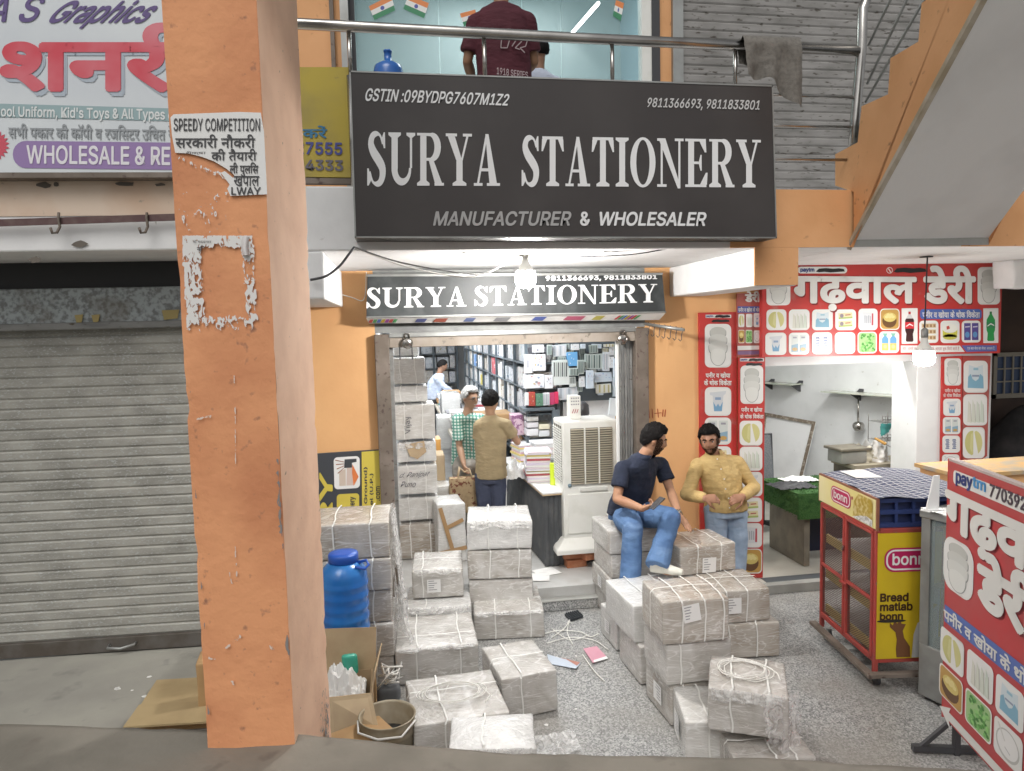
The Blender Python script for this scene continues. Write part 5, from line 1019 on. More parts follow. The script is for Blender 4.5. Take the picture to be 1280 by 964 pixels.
def strip(lab, corners, tiles, texts=(), Y=6.17, m=RED, extra=None):
    pl = YP(Y); s = thing('dairy_signboard', lab, 'sign', pl.hit(*corners[0])); mb = MB(); mb.prism([pl.hit(*p) for p in corners], (0, .02, 0), m); mb.build('panel', s)
    for k, x0, y0, x1, y1 in tiles: mb = MB(); tile(mb, Q(x0, y0, x1, y1), pl, k, r=.2); mb.build('product_picture', s)
    if texts or extra:
        mb = MB()
        for t_, q, mm, bo in texts: tx(mb, t_, q, pl, mm, bo, off=.005)
        if extra: extra(mb, pl)
        mb.build('lettering', s)
    return s
def ptm(x0, y0, x1): return lambda mb, pl: (pp(mb, [(x0, y0), (x1, y0), (x1, y0+4), (x0, y0+4)], pl, CRM, .003), tx(mb, 'paytm', Q(x0+1, y0+.6, x0+(x1-x0)*.3, y0+3.6), pl, NAVY, .04, off=.005), scribble(mb, Q(x0+(x1-x0)*.35, y0+.3, x1-1, y0+3.8), pl, .005), scribble(mb, Q(x0+(x1-x0)*.22, y0+6, x1-2, y0+9.5), pl, .005))
T1, T2 = 'पनीर व खोया', 'के थोक िवकेता'
strip('tall red dairy strip on the orange wall behind the yellow shirted man', ((876, 725), (921, 724), (921, 390), (873.5, 391)), [('paneer', 881, 405, 914, 459.5), ('cup', 881, 484, 914, 520), ('milk2', 881, 522, 914, 556), ('butter', 882, 558, 914, 590), ('plate', 882, 592, 914, 624), ('pouch', 882, 626, 914, 658)], [(T1, Q(882, 465, 913, 472.5), TW_, .03), (T2, Q(880, 474, 914.5, 482), TW_, .03)], 6.18, RED, ptm(882, 393.5, 914))
strip('small dusty red dairy panel tucked between the orange wall and big red sign', ((921.5, 446), (952, 445), (952, 366), (921.5, 367)), [('khoya', 923, 392.5, 930.5, 409), ('sticks', 932.5, 392.5, 940.5, 409), ('cup', 942, 391.5, 951, 409), ('bowl', 923, 412.5, 930.5, 429), ('peas', 932, 412.5, 940.5, 429), ('plate', 942, 413, 950.5, 429)], [('डेरी', Q(931, 364, 951, 378), TW_, .05), ('पनीर व खोया के थोक', Q(923, 384, 951, 390), TW_, .02)], 6.16, REDD, lambda mb, pl: (pp(mb, [(922, 383), (952, 383), (952, 391), (922, 391)], pl, flat(.1, .12, .35), .003), pp(mb, [(922, 432.5), (952, 432), (952, 437), (922, 438)], pl, CRM, .003), pp(mb, [(922, 439), (952, 438.5), (952, 443), (922, 443.5)], pl, flat(.22, .12, .24), .003)))
strip('tall bright red dairy strip at the left edge of the white shop opening', ((923, 724), (953.5, 722), (956.5, 446), (923.5, 447)), [('paneer', 925.5, 457, 954, 505), ('khoya', 924.5, 526, 953, 557), ('sticks', 924.5, 558.5, 953, 588.5), ('cup', 925, 590, 953, 620.5), ('butter', 925, 622, 952.5, 652.5), ('box', 925, 654, 952.5, 684.5), ('bowl', 925, 686, 952.5, 717)], [(T1, Q(926.5, 508.5, 953, 515), TW_, .03), (T2, Q(925, 517, 954.5, 523.5), TW_, .03)], 6.15, RED, ptm(925, 447.8, 955))
strip('narrow red dairy strip on the white pillar right of the opening', ((1175.5, 640), (1201, 640), (1203, 445), (1178, 446)), [('paneer', 1180.5, 448, 1201.5, 482), ('cup', 1179, 498.5, 1201, 520), ('milk2', 1178.5, 521.5, 1200.5, 543), ('label2', 1178, 544.5, 1200, 566), ('plate', 1177.5, 568, 1199.5, 590)], [(T1, Q(1181, 485.5, 1200.5, 490.5), TW_, .02), (T2, Q(1179, 491.5, 1201, 496.5), TW_, .02)], 6.17)
strip('wide dusty red dairy panel with a torn lower edge beside the passage', ((1203, 578), (1224, 577), (1234, 570), (1236, 500), (1238.5, 445), (1203.5, 445)), [('pouch', 1204.5, 451, 1234.7, 491), ('sticks', 1204, 493, 1234, 532), ('khoya', 1203.5, 534, 1231, 573)], (), 6.175, REDD)
# bulb on a wire under the canopy
def st2(mb, p, r): mb.lathe([(r*.3, r*2.1), (r*.34, r*2.2), (r*.34, r*2.9), (r*.1, r*3.1)], p, DIRTYSTEEL, 14); mb.tube([p+V((0, 0, r*3)), V((p.x+.01, p.y, 3.028))], .006, DARKM); mb.lathe([(.05, 3.02-p.z), (.05, 3.028-p.z)], p, DARKM, 14)
PB2 = bulb('led_bulb', 'lit bulb on a long wire in front of the red dairy sign', 1155, 448, 5.35, .083, 20, st2)
# ---- inside the dairy
l = bpy.data.lights.new('tube_lamp', 'AREA'); o = bpy.data.objects.new('tube_lamp', l); COL.objects.link(o); o.location = (4.6, 6.75, 2.97); l.shape = 'RECTANGLE'; l.size = 1.2; l.size_y = .15; l.energy = 27; l.color = (1, .99, .96)
def bpq(x0, y0, x1, y1, out, m, name, parent): # slab standing out of the back wall
    a, b = BP.hit(x0, y0), BP.hit(x1, y1); b.z = a.z; mb = MB(); mb.prism([a, b, b+BP.n*out, a+BP.n*out], (0, 0, .014), m); return mb.build(name, parent)
GLS = mat('greenish_glass_shelf', (.45, .5, .42), .2, (.5, .5, .42), 4)
for (x0, y0, x1, y1, br, lab) in ((1041.6, 488.7, 1146, 496, (1074, 1137), 'wide wall shelf above the hanging ladle'), (948, 477, 1004, 481, (964, 999), 'wall shelf half hidden behind the red strip')):
    s = thing('wall_shelf', lab, 'shelf', BP.hit(x0, y0)); bpq(x0, y0, x1, y1, .26, GLS, 'shelf_board', s)
    for bx in br: p = BP.hit(bx, (y0+y1)/2+2); p.z = BP.hit(x0, y0).z; mb = MB(); mb.prism([p+V((0, 0, -.002)), p+BP.n*.2+V((0, 0, -.002)), p+V((0, 0, -.1))], bd_*.025, DARKM); mb.prism([p+V((0, 0, .016)), p+BP.n*.06+V((0, 0, .016)), p+V((0, 0, .05))], bd_*.06, DARKM); mb.build('bracket', s)
p = BP.hit(1073, 497, .1); ld = thing('ladle', 'steel ladle hanging from the wall shelf', 'ladle', p); e = BP.hit(1073, 533, .1)
mb = MB(); mb.tube([p+V((0, 0, .0)), V((p.x, p.y, e.z+.05))], .011, STEEL); mb.build('handle', ld, smooth=True); mb = MB(); mb.lathe([(.005, -.07), (.045, -.055), (.065, -.02), (.068, .02), (.05, .05), (.012, .06)], e, STEEL, 18); mb.build('bowl', ld, smooth=True)
fq = [BP.hit(945, 612, .32), BP.hit(1000, 612, .3), BP.hit(1020.5, 527.5, .06), BP.hit(957, 516, .06)]
pf = thing('picture_frame', 'large empty wooden frame leaning against the white wall', 'frame', fq[0]); nn = (fq[1]-fq[0]).cross(fq[3]-fq[0]).normalized(); nn = nn if nn.y < 0 else -nn
mb = MB(); mb.prism([a+nn*.01 for a in fq], -nn*.01, WHITEW); mb.build('board', pf)
mb = MB(); cen = sum(fq, V())/4; WDG = mat('weathered_wood', (.2, .16, .12), .9, (.4, .36, .3), 22, .5, .62)
for a, b in zip(fq, fq[1:]+fq[:1]):
    ai, bi = a+(cen-a)*.09, b+(cen-b)*.09; mb.prism([a+nn*.035, b+nn*.035, bi+nn*.035, ai+nn*.035], -nn*.024, WDG)
mb.build('frame', pf)
# office chair
p = at(966, 662, Z=.1); ch = thing('office_chair', 'grey mesh backed office chair beside the green covered table', 'chair', p); MSH = mat('grey_mesh', (.13, .14, .15), .8, (.17, .18, .19), 60, .45, .56)
mb = MB(); mb.rbox((p.x-.08, p.y+.1, .52), (.5, .46, .08), DARKM, .03, 4, .2, 0); mb.build('seat', ch, smooth=True)
mb = MB(); mb.grid(lambda u, v: V((p.x-.3+.5*u+.04*v*(u-.5), p.y+.34+.1*v-.05*math.sin(math.pi*u), .6+.55*v)), 10, 8, MSH); mb.build('backrest', ch, smooth=True)
mb = MB(); bp_ = [(-.3, .0), (-.32, 1), (.22, 1), (.2, 0)]; mb.tube([V((p.x-.3, p.y+.36, .58)), V((p.x-.32, p.y+.44, 1.15)), V((p.x+.22, p.y+.44, 1.15)), V((p.x+.2, p.y+.36, .58))], .016, DARKM, closed=True); mb.build('back_frame', ch, smooth=True)
mb = MB(); mb.tube([V((p.x-.08, p.y+.1, .14)), V((p.x-.08, p.y+.1, .5))], .03, DARKM); mb.build('column', ch)
for k in range(5): a = k*1.2566+.3; mb = MB(); mb.tube([V((p.x-.08, p.y+.1, .17)), V((p.x-.08+.28*math.cos(a), p.y+.1+.28*math.sin(a), .13))], [.025, .015], DARKM); c_ = V((p.x-.08+.28*math.cos(a), p.y+.1+.28*math.sin(a), .105)); mb.lathe([(.02, -.02), (.025, -.012), (.025, .012), (.02, .02)], c_, DARKM, 10, (1, 0, 0)); mb.build('leg', ch)
# table with green artificial grass
tx0, tx1, ty0, ty1 = 3.86, 4.75, 6.32, 7.0
tbg = thing('table', 'stone sided table under a green artificial grass cover', 'table', (4.3, 6.6, .08)); STN = mat('rough_stone', (.2, .18, .14), .8, (.14, .125, .1), 6, bump=.3)
mb = MB(); mb.box(tx0+.06, tx0+.12, ty0+.02, ty1, .085, .78, STN); mb.box(tx1-.1, tx1-.04, ty0+.02, ty1, .085, .78, STN); each(mb, 'side_panel', tbg); mb = MB(); mb.box(tx0, tx1, ty0, ty1, .78, .81, STN); mb.build('table_top', tbg)
mb = MB(); mb.box(tx0+.13, tx1-.11, ty0+.4, ty0+.43, .1, .78, flat(.02, .03, .07)); mb.build('back_panel', tbg)  # near-black panel paints the shade of the knee space
GRS = mat('artificial_grass', (.03, .1, .02), .9, (.055, .15, .035), 90, .4, .6, bump=1, bs=220, c3=(.02, .08, .015), s3=12, l3=.55, h3=.65)
gm = MB(); rnd = random.Random(2)
gm.box(tx0-.04, tx1+.03, ty0-.04, ty1+.02, .812, .835, GRS); gm.box(tx0-.045, tx0-.02, ty0-.04, ty1, .62, .812, GRS); gm.box(tx0-.04, tx1, ty0-.045, ty0-.02, .58, .812, GRS)
for _ in range(2600):
    f = rnd.random()
    if f < .6: o, n = V((rnd.uniform(tx0-.04, tx1), rnd.uniform(ty0-.04, ty1), .835)), V((0, 0, 1))
    elif f < .8: o, n = V((tx0-.045, rnd.uniform(ty0-.04, ty1), rnd.uniform(.61, .83))), V((-1, 0, 0))
    else: o, n = V((rnd.uniform(tx0-.04, tx1), ty0-.045, rnd.uniform(.57, .83))), V((0, -1, 0))
    t = V((rnd.uniform(-1, 1), rnd.uniform(-1, 1), rnd.uniform(-1, .4))).normalized()*.005; gm.poly([o-t, o+t, o+n*.018+V((rnd.uniform(-.01, .01), rnd.uniform(-.01, .01), rnd.uniform(-.012, .004)))], GRS)
single(gm, 'grass_cover', 'green artificial grass mat draped over the stone sided table', 'mat')
cloth(1000, 612, .42, .3, .03, 'black folded cloth on the green covered table', 'folded_cloth', DARKM, .838, 6, 'cloth')
cloth(1006, 603, .36, .22, .022, 'crumpled white cloth lying beyond the black folded cloth', 'white_cloth', PAPER, .845, 9, 'cloth')
# back counter and its clutter
bc = at(1095, 600, Y=6.95); bcz = .98
mb = MB(); mb.box(4.75, 5.7, 6.75, 7.12, .09, bcz-.04, STN); mb.box(4.73, 5.72, 6.72, 7.14, bcz-.04, bcz, mat('stone_slab', (.34, .3, .22), .7, (.26, .23, .18), 9)); single(mb, 'stone_counter', 'stone topped counter along the white back wall of dairy', 'counter')
def onbc(px): return at(px, 590, Y=6.9).x
x = onbc(1062); mb = MB(); mb.rbox((x, 6.95, bcz+.07), (.3, .25, .14), CONCG, .01, 3, 0, .004, 5); single(mb, 'stone_block', 'grey stone block at the left end of back counter', 'block', smooth=True)
mb = MB(); mb.rbox((x, 6.94, bcz+.155), (.38, .3, .03), STN, .008, 3, .05, .004, 6); single(mb, 'stone_slab', 'thin stone slab lying over the grey block', 'slab', smooth=True)
def sack(px, w, h, seed, lab, m):
    c = V((onbc(px), 6.88, bcz)); mb = MB(); mb.grid(lambda u, v: c+V(((u-.5)*w*(1-.3*v), (.5-abs(u-.5))*-.12+.05*noise.noise(V((u*6, v*5, seed))), h*v*(.8+.4*noise.noise(V((u*3, seed, 0)))*v))), 14, 12, m); mb.grid(lambda u, v: c+V(((u-.5)*w*(1-.3*v), .12+.03*noise.noise(V((u*6, v*5, seed+3))), h*v*(.8+.4*noise.noise(V((u*3, seed, 0)))*v))), 8, 8, m); single(mb, 'cloth_sack', lab, 'sack', smooth=True)
sack(1080, .3, .2, 2, 'crumpled cream sack on the back counter', mat('cream_cloth', (.6, .56, .46), .9)); sack(1096, .26, .24, 5, 'white crumpled bag beside the wire rack', PAPER)
wr = thing('wire_rack', 'small two tier wire rack on the back counter by the pillar', 'rack', (onbc(1120), 6.95, bcz)); xa, xb = onbc(1098), onbc(1146)
mb = MB()
for x in (xa, (xa+xb)/2, xb):
    for y in (6.85, 7.08): mb.tube([V((x, y, bcz)), V((x, y, bcz+.5))], .005, STEEL, 6)
mb.build('post', wr)
for z in (.22, .42):
    mb = MB()
    for k in range(14): x = xa+(xb-xa)*k/13; mb.tube([V((x, 6.85, bcz+z+.07)), V((x, 6.85, bcz+z)), V((x, 7.08, bcz+z))], .003, STEEL, 5)
    for zz in (0, .035, .07): mb.tube([V((xa, 6.85, bcz+z+zz)), V((xb, 6.85, bcz+z+zz))], .004, STEEL, 5)
    mb.build('basket', wr)
px_ = V((onbc(1096), 6.8, bcz+.42)); mb = MB(); mb.grid(lambda u, v: px_+V((-.04+.16*u*(1-.4*v), .02*noise.noise(V((u*5, v*5, 0))), -.14*v*(1-.3*u))), 8, 8, flat(.08, .35, .33, .3)); single(mb, 'plastic_scrap', 'teal plastic sheet hanging off the wire rack', 'plastic', smooth=True)
cs_ = thing('card_stand', 'white payment card with a black strap hung on the wire rack', 'card', V((onbc(1110), 6.78, bcz+.05))); x = onbc(1110); mb = MB(); mb.box(x-.05, x+.05, 6.78, 6.786, bcz+.06, bcz+.27, WHITE); mb.build('card', cs_); mb = MB(); mb.box(x-.012, x+.012, 6.775, 6.78, bcz+.25, bcz+.4, BLACK); mb.lathe([(.03, 0), (.03, .004)], V((x, 6.779, bcz+.245)), NAVY, 16, (0, -1, 0)); mb.build('strap', cs_)
p = V((onbc(1113), 6.72, bcz)); mb = MB(); mb.lathe([(.03, .001), (.033, .008), (.033, .1), (.026, .115)], p, flat(.5, .03, .04, .3), 16); single(mb, 'drink_can', 'red drink can at the foot of the wire rack', 'can', smooth=True)
mb = MB(); mb.tube([V((onbc(1125), 6.74, bcz+.035)), V((onbc(1142), 6.76, bcz+.035))], .034, flat(.32, .17, .07), 14); single(mb, 'paper_roll', 'brown roll lying beside the pillar on back counter', 'roll')
mb = MB(); mb.tube([V((onbc(1085), 6.8, bcz+.27)), V((onbc(1094), 6.74, bcz+.21))], [.012, .018], flat(.5, .28, .08), 10); mb.tube([V((onbc(1094), 6.74, bcz+.21)), V((onbc(1103), 6.7, bcz+.15))], [.005, .004], STEEL, 8); single(mb, 'scraper', 'scraper with an orange wooden handle on the crumpled bags', 'tool')
# ---- red bread rack
N0 = V((3.13, 4.215, 0)); F0 = V((3.24, 5.02, 0)); rd = (F0-N0); RL = rd.length; rd.normalize(); rx = V((rd.y, -rd.x, 0)); RW = .46
def RK(s, w, z): return N0+rd*s+rx*w+V((0, 0, z))
rk = thing('bread_rack', 'red mesh doored bread rack on wheels with yellow printed panels', 'rack', (N0+F0)/2)
RPT = mat('red_rack_paint', (.38, .055, .045), .6, (.27, .06, .05), 9, .45, .7, c3=(.2, .12, .1), s3=30, l3=.68, h3=.74)
def rbar(mb, a, b, t, m): a, b = V(a), V(b); d = (b-a).normalized(); s_ = d.cross(V((0, 0, 1))); s_ = s_.normalized() if s_.length > .1 else rx; mb.obox((a+b)/2, (b-a).length, t, t, m, ax=(d, s_, d.cross(s_)))
ZB, ZT = .2, 1.1; mb = MB(); t = .03
for s in (.015, RL-.015):
    for w in (.015, RW-.015): rbar(mb, RK(s, w, .1), RK(s, w, ZT), t, RPT)
for z in (ZB, ZT): rbar(mb, RK(.03, .014, z), RK(RL-.03, .014, z), t, RPT); rbar(mb, RK(.03, RW-.014, z), RK(RL-.03, RW-.014, z), t, RPT); rbar(mb, RK(.014, .03, z), RK(.014, RW-.03, z), t, RPT); rbar(mb, RK(RL-.014, .03, z), RK(RL-.014, RW-.03, z), t, RPT)
rbar(mb, RK(RL/2, .013, ZB), RK(RL/2, .013, ZT), .034, RPT); mb.build('frame', rk, bevel=.003)
mb = MB(); mb.hexa([RK(-.05, -.06, .1), RK(RL+.04, -.06, .1), RK(RL+.04, -.01, .1), RK(-.05, -.01, .1), RK(-.05, -.06, .125), RK(RL+.04, -.06, .125), RK(RL+.04, -.01, .125), RK(-.05, -.01, .125)], BROWNM); mb.hexa([RK(-.05, -.01, .101), RK(-.0, -.01, .101), RK(-.0, RW, .101), RK(-.05, RW, .101), RK(-.05, -.01, .126), RK(-.0, -.01, .126), RK(-.0, RW, .126), RK(-.05, RW, .126)], BROWNM); mb.hexa([RK(.35, .0, .101), RK(.42, .0, .101), RK(.42, RW, .101), RK(.35, RW, .101), RK(.35, 0, .12), RK(.42, 0, .12), RK(.42, RW, .12), RK(.35, RW, .12)], CONCG); mb.build('base_frame', rk)
for s in (.06, RL-.06):
    for w in (.05, RW-.06): mb = MB(); mb.lathe([(.03, -.014), (.042, -.012), (.042, .012), (.03, .014)], RK(s, w, .045), DARKM, 16, rx); mb.obox(RK(s, w, .085), .03, .03, .03, DIRTYSTEEL); mb.build('wheel', rk)
def meshmat():
    m = glassmat('wire_mesh', (.1, .06, .05), .5, .5); t = m.node_tree; mxn = [n for n in t.nodes if n.type == 'MIX_SHADER'][0]
    tc = t.nodes.new('ShaderNodeTexCoord'); w1 = t.nodes.new('ShaderNodeTexWave'); w2 = t.nodes.new('ShaderNodeTexWave'); mps = []
    for w, sg_ in ((w1, 1), (w2, -1)):
        mp = t.nodes.new('ShaderNodeMapping'); mp.inputs['Rotation'].default_value = (R(35*sg_), 0, 0); t.links.new(tc.outputs['Object'], mp.inputs[0]); w.bands_direction = 'Z'; w.inputs['Scale'].default_value = 22; t.links.new(mp.outputs[0], w.inputs['Vector'])
    mm = t.nodes.new('ShaderNodeMath'); mm.operation = 'MAXIMUM'; t.links.new(w1.outputs['Fac'], mm.inputs[0]); t.links.new(w2.outputs['Fac'], mm.inputs[1])
    mr = t.nodes.new('ShaderNodeMapRange'); mr.inputs['From Min'].default_value = .72; mr.inputs['From Max'].default_value = .95; mr.inputs['To Min'].default_value = .25; mr.inputs['To Max'].default_value = .9; t.links.new(mm.outputs[0], mr.inputs[0]); t.links.new(mr.outputs[0], mxn.inputs[0]); return m
MESHM = meshmat(); zm = .62
for (s0, s1) in ((.035, RL/2-.02), (RL/2+.02, RL-.035)):
    d = MB(); 
    for z0, z1 in ((ZB+.02, zm-.012), (zm+.012, ZT-.02)): d.poly([RK(s0, .004, z0), RK(s1, .004, z0), RK(s1, .004, z1), RK(s0, .004, z1)], MESHM)
    dd = d.build('door', rk); d = MB()
    for z in (ZB+.02, zm, ZT-.02): rbar(d, RK(s0, .0, z), RK(s1, .0, z), .02, RPT)
    for s in (s0, s1): rbar(d, RK(s, -.001, ZB+.02), RK(s, -.001, ZT-.02), .018, RPT)
    d.build('door_frame', dd)
mb = MB(); rbar(mb, RK(RL/2-.01, -.018, .88), RK(RL/2+.01, -.018, .84), .012, STEEL); rbar(mb, RK(RL/2-.04, -.018, .6), RK(RL/2+.04, -.018, .6), .014, RPT); mb.build('latch', rk)
for z in (.24, .52, .8): mb = MB(); mb.hexa([RK(.03, .05, z), RK(RL-.03, .05, z), RK(RL-.03, RW-.03, z), RK(.03, RW-.03, z), RK(.03, .05, z+.012), RK(RL-.03, .05, z+.012), RK(RL-.03, RW-.03, z+.012), RK(.03, RW-.03, z+.012)], DIRTYSTEEL); mb.hexa([RK(.04, .03, z-.01), RK(RL-.04, .03, z-.01), RK(RL-.04, .048, z-.01), RK(.04, .048, z-.01), RK(.04, .03, z+.055), RK(RL-.04, .03, z+.055), RK(RL-.04, .048, z+.055), RK(.04, .048, z+.055)], flat(.62, .5, .18)); mb.build('shelf', rk)
mb = MB(); mb.hexa([RK(.02, RW-.012, ZB), RK(RL-.02, RW-.012, ZB), RK(RL-.02, RW-.004, ZB), RK(.02, RW-.004, ZB), RK(.02, RW-.012, ZT), RK(RL-.02, RW-.012, ZT), RK(RL-.02, RW-.004, ZT), RK(.02, RW-.004, ZT)], flat(.2, .13, .12)); mb.build('back_panel', rk)
YB = mat('yellow_print', (.62, .45, .02), .35, (.56, .4, .02), 4); YBL = mat('pale_yellow_print', (.7, .62, .25), .35, (.74, .68, .4), 3)
MAG = flat(.45, .015, .1, .35)
class SZ:
    def __init__(s, o, dx, n, dz=None): s.o = V(o); s.dx = V(dx); s.dz = V(dz) if dz else V((0, 0, 1)); s.n = V(n)
    def hit(s, x, y, off=0): return s.o+s.dx*x+s.dz*y+s.n*off
def logo(mb, pl, q, o=.003):
    pp(mb, rr(q, .42, 7), pl, MAG, o); i1 = (lerpq(q, .035, .07), lerpq(q, .965, .07), lerpq(q, .965, .93), lerpq(q, .035, .93)); pp(mb, rr(i1, .42, 7), pl, TW_, o+.0006); i2 = (lerpq(q, .07, .14), lerpq(q, .93, .14), lerpq(q, .93, .86), lerpq(q, .07, .86)); pp(mb, rr(i2, .42, 7), pl, MAG, o+.0012)
    tx(mb, 'bonn', (lerpq(q, .16, .28), lerpq(q, .84, .28), lerpq(q, .84, .78), lerpq(q, .16, .78)), pl, TW_, .035, off=o+.002)
# printed header: seen from the left, so it reads from the far end to the near end
ZH0, ZH1 = 1.118, 1.315; HP = SZ(RK(RL+.0, -.012, 0), -rd, -rx); mb = MB()
mb.hexa([RK(-.01, -.012, ZH0), RK(RL, -.012, ZH0), RK(RL, .012, ZH0), RK(-.01, .012, ZH0), RK(-.01, -.012, ZH1), RK(RL, -.012, ZH1), RK(RL, .012, ZH1), RK(-.01, .012, ZH1)], YBL)
hd = mb.build('header_panel', rk); mb = MB(); logo(mb, HP, ((.2, ZH0+.045), (.5, ZH0+.045), (.5, ZH1-.03), (.2, ZH1-.03))); tx(mb, '®', ((.51, ZH1-.07), (.53, ZH1-.07), (.53, ZH1-.045), (.51, ZH1-.045)), HP, MAG, .03, off=.004); mb.build('logo', hd)
mb = MB(); GLD = mat('gold_foil', (.5, .36, .06), .3, (.72, .62, .3), 30, .45, .6, metal=.3); pp(mb, [(.53, ZH0+.008), (.79, ZH0+.008), (.79, ZH1-.01), (.6, ZH1-.01), (.54, ZH0+.12)], HP, GLD, .003); pp(mb, [(.52, ZH0+.006), (.79, ZH0+.006), (.79, ZH0+.05), (.72, ZH0+.06), (.64, ZH0+.045)], HP, mat('silver_foil', (.7, .7, .68), .3, (.35, .33, .3), 40, .45, .6), .004); mb.build('foil_picture', hd)
mb = MB()
for a, b in ((RK(-.012, 0, ZH1+.006), RK(RL, 0, ZH1+.006)), (RK(-.012, 0, ZH0-.01), RK(-.012, 0, ZH1+.01)), (RK(RL+.002, 0, ZH0-.01), RK(RL+.002, 0, ZH1+.01))): rbar(mb, a, b, .018, flat(.25, .1, .06))
mb.build('header_frame', rk)
SP = SZ(RK(0, 0, 0), rx, -rd); mb = MB(); z0, z1 = .215, 1.085
mb.hexa([RK(-.006, .012, z0), RK(-.006, RW-.01, z0), RK(.002, RW-.01, z0), RK(.002, .012, z0), RK(-.006, .012, z1), RK(-.006, RW-.01, z1), RK(.002, RW-.01, z1), RK(.002, .012, z1)], YB); sp = mb.build('side_panel', rk)
SP.o = RK(-.006, 0, 0); mb = MB(); logo(mb, SP, ((.055, .82), (.385, .82), (.385, .985), (.055, .985))); mb.build('logo', sp)
BRN = flat(.05, .02, .01, .4); mb = MB(); tx(mb, 'Bread', ((.03, .615), (.225, .615), (.225, .675), (.03, .675)), SP, BRN, .06, off=.003); tx(mb, 'matlab', ((.03, .55), (.255, .55), (.255, .61), (.03, .61)), SP, BRN, .06, off=.003); tx(mb, 'bonn', ((.03, .488), (.19, .488), (.19, .54), (.03, .54)), SP, BRN, .06, off=.003); mb.build('lettering', sp)
mb = MB(); pp(mb, [(.255, .22), (.43, .22), (.44, .6), (.4, .56), (.36, .5), (.29, .46), (.265, .38)], SP, flat(.58, .58, .56), .0028); pp(mb, [(.38, .6), (.44, .58), (.44, .7), (.4, .72), (.37, .68)], SP, flat(.5, .55, .62), .003)
pp(mb, [(.15, .225), (.245, .225), (.24, .3), (.2, .36), (.19, .41), (.21, .455), (.18, .46), (.17, .49), (.15, .46), (.135, .485), (.12, .45), (.1, .47), (.1, .44), (.14, .4), (.15, .35), (.145, .28)], SP, flat(.16, .07, .03), .0034)
pp(mb, el(((.01, .47), (.21, .47), (.21, .492), (.01, .492)), .5, .5, .5, .5), SP, flat(.03, .025, .02), .004); mb.build('waiter_picture', sp)
# blue crate on the rack and checked cloth
cr = thing('plastic_crate', 'blue plastic crate on top of the red bread rack', 'crate', RK(.3, .25, ZT)); CBL = flat(.022, .04, .14, .5); CH0 = ZT+.018
def crate(a0, a1, w0, w1, zc, h):
    mb = MB()
    for z in (0, h*.45, h-.03): 
        for (p, q) in (((a0, w0), (a1, w0)), ((a0, w1), (a1, w1)), ((a0, w0), (a0, w1)), ((a1, w0), (a1, w1))): rbar(mb, RK(p[0], p[1], zc+z+.015), RK(q[0], q[1], zc+z+.015), .028, CBL)
    for k in range(6):
        f = k/5; rbar(mb, RK(a0, w0+(w1-w0)*f, zc), RK(a0, w0+(w1-w0)*f, zc+h), .02, CBL); rbar(mb, RK(a0+(a1-a0)*f, w0, zc), RK(a0+(a1-a0)*f, w0, zc+h), .02, CBL)
    mb.hexa([RK(a0+.02, w0+.02, zc+.01), RK(a1-.02, w0+.02, zc+.01), RK(a1-.02, w1, zc+.01), RK(a0+.02, w1, zc+.01), RK(a0+.02, w0+.02, zc+h-.03), RK(a1-.02, w0+.02, zc+h-.03), RK(a1-.02, w1, zc+h-.03), RK(a0+.02, w1, zc+h-.03)], flat(.02, .03, .09)); return mb
crate(.03, .75, .03, .62, CH0, .2).build('lattice', cr)
ckm = bpy.data.materials.new('checked_cloth'); ckm.use_nodes = True; t = ckm.node_tree; b_ = t.nodes['Principled BSDF']; tc = t.nodes.new('ShaderNodeTexCoord'); br = t.nodes.new('ShaderNodeTexBrick'); br.offset = 0; br.inputs['Color1'].default_value = (.05, .06, .12, 1); br.inputs['Color2'].default_value = (.1, .11, .17, 1); br.inputs['Mortar'].default_value = (.6, .6, .6, 1); br.inputs['Scale'].default_value = 11; br.inputs['Mortar Size'].default_value = .035; br.inputs['Brick Width'].default_value = .6; br.inputs['Row Height'].default_value = .5
t.links.new(tc.outputs['Object'], br.inputs['Vector']); t.links.new(br.outputs['Color'], b_.inputs['Base Color']); b_.inputs['Roughness'].default_value = .8
def ck(u, v):
    s, w = -.02+.82*v, .0+.78*u; e = max(0, u-.82)*.5; return RK(s, w, CH0+.212+.03*math.sin(u*3)*(v)+.02*noise.noise(V((u*4, v*4, 0)))-e*e*2)
mb = MB(); mb.grid(ck, 18, 18, ckm); single(mb, 'checked_cloth', 'navy and white checked cloth spread over the blue crate', 'cloth', smooth=True)
mb = MB(); mb.grid(lambda u, v: RK(.5+.26*v, .12+.2*u, CH0+.235+.03*math.sin(math.pi*u)*math.sin(math.pi*v)*(1+.5*noise.noise(V((u*6, v*6, 2))))), 14, 14, PAPER); single(mb, 'paper_wrap', 'crumpled white paper on the checked cloth', 'paper', smooth=True)
# steel cabinet
K0, K1 = at(1147, 872, Z=0), at(1171, 884, Z=0); kd = (K1-K0).normalized(); kn = V((kd.y, -kd.x, 0)); kn = -kn if kn.x > 0 else kn
sf = thing('display_cabinet', 'steel framed glass display cabinet between bread rack and red banner', 'cabinet', K0); KL = .75; kz = at(1147, 637, Y=K0.y).z
def KK(s, w, z): return K0+kd*s-kn*w+V((0, 0, z))
def kbox(mb, s0, s1, w0, w1, z0, z1, m): mb.hexa([KK(s0, w0, z0), KK(s1, w0, z0), KK(s1, w1, z0), KK(s0, w1, z0), KK(s0, w0, z1), KK(s1, w0, z1), KK(s1, w1, z1), KK(s0, w1, z1)], m)
mb = MB(); kbox(mb, 0, KL, .0, .6, .03, .38, DIRTYSTEEL); mb.build('base', sf, bevel=.006)
mb = MB(); kbox(mb, -.01, KL, -.012, .62, kz-.05, kz, DIRTYSTEEL); mb.build('top', sf, bevel=.006)
mb = MB()
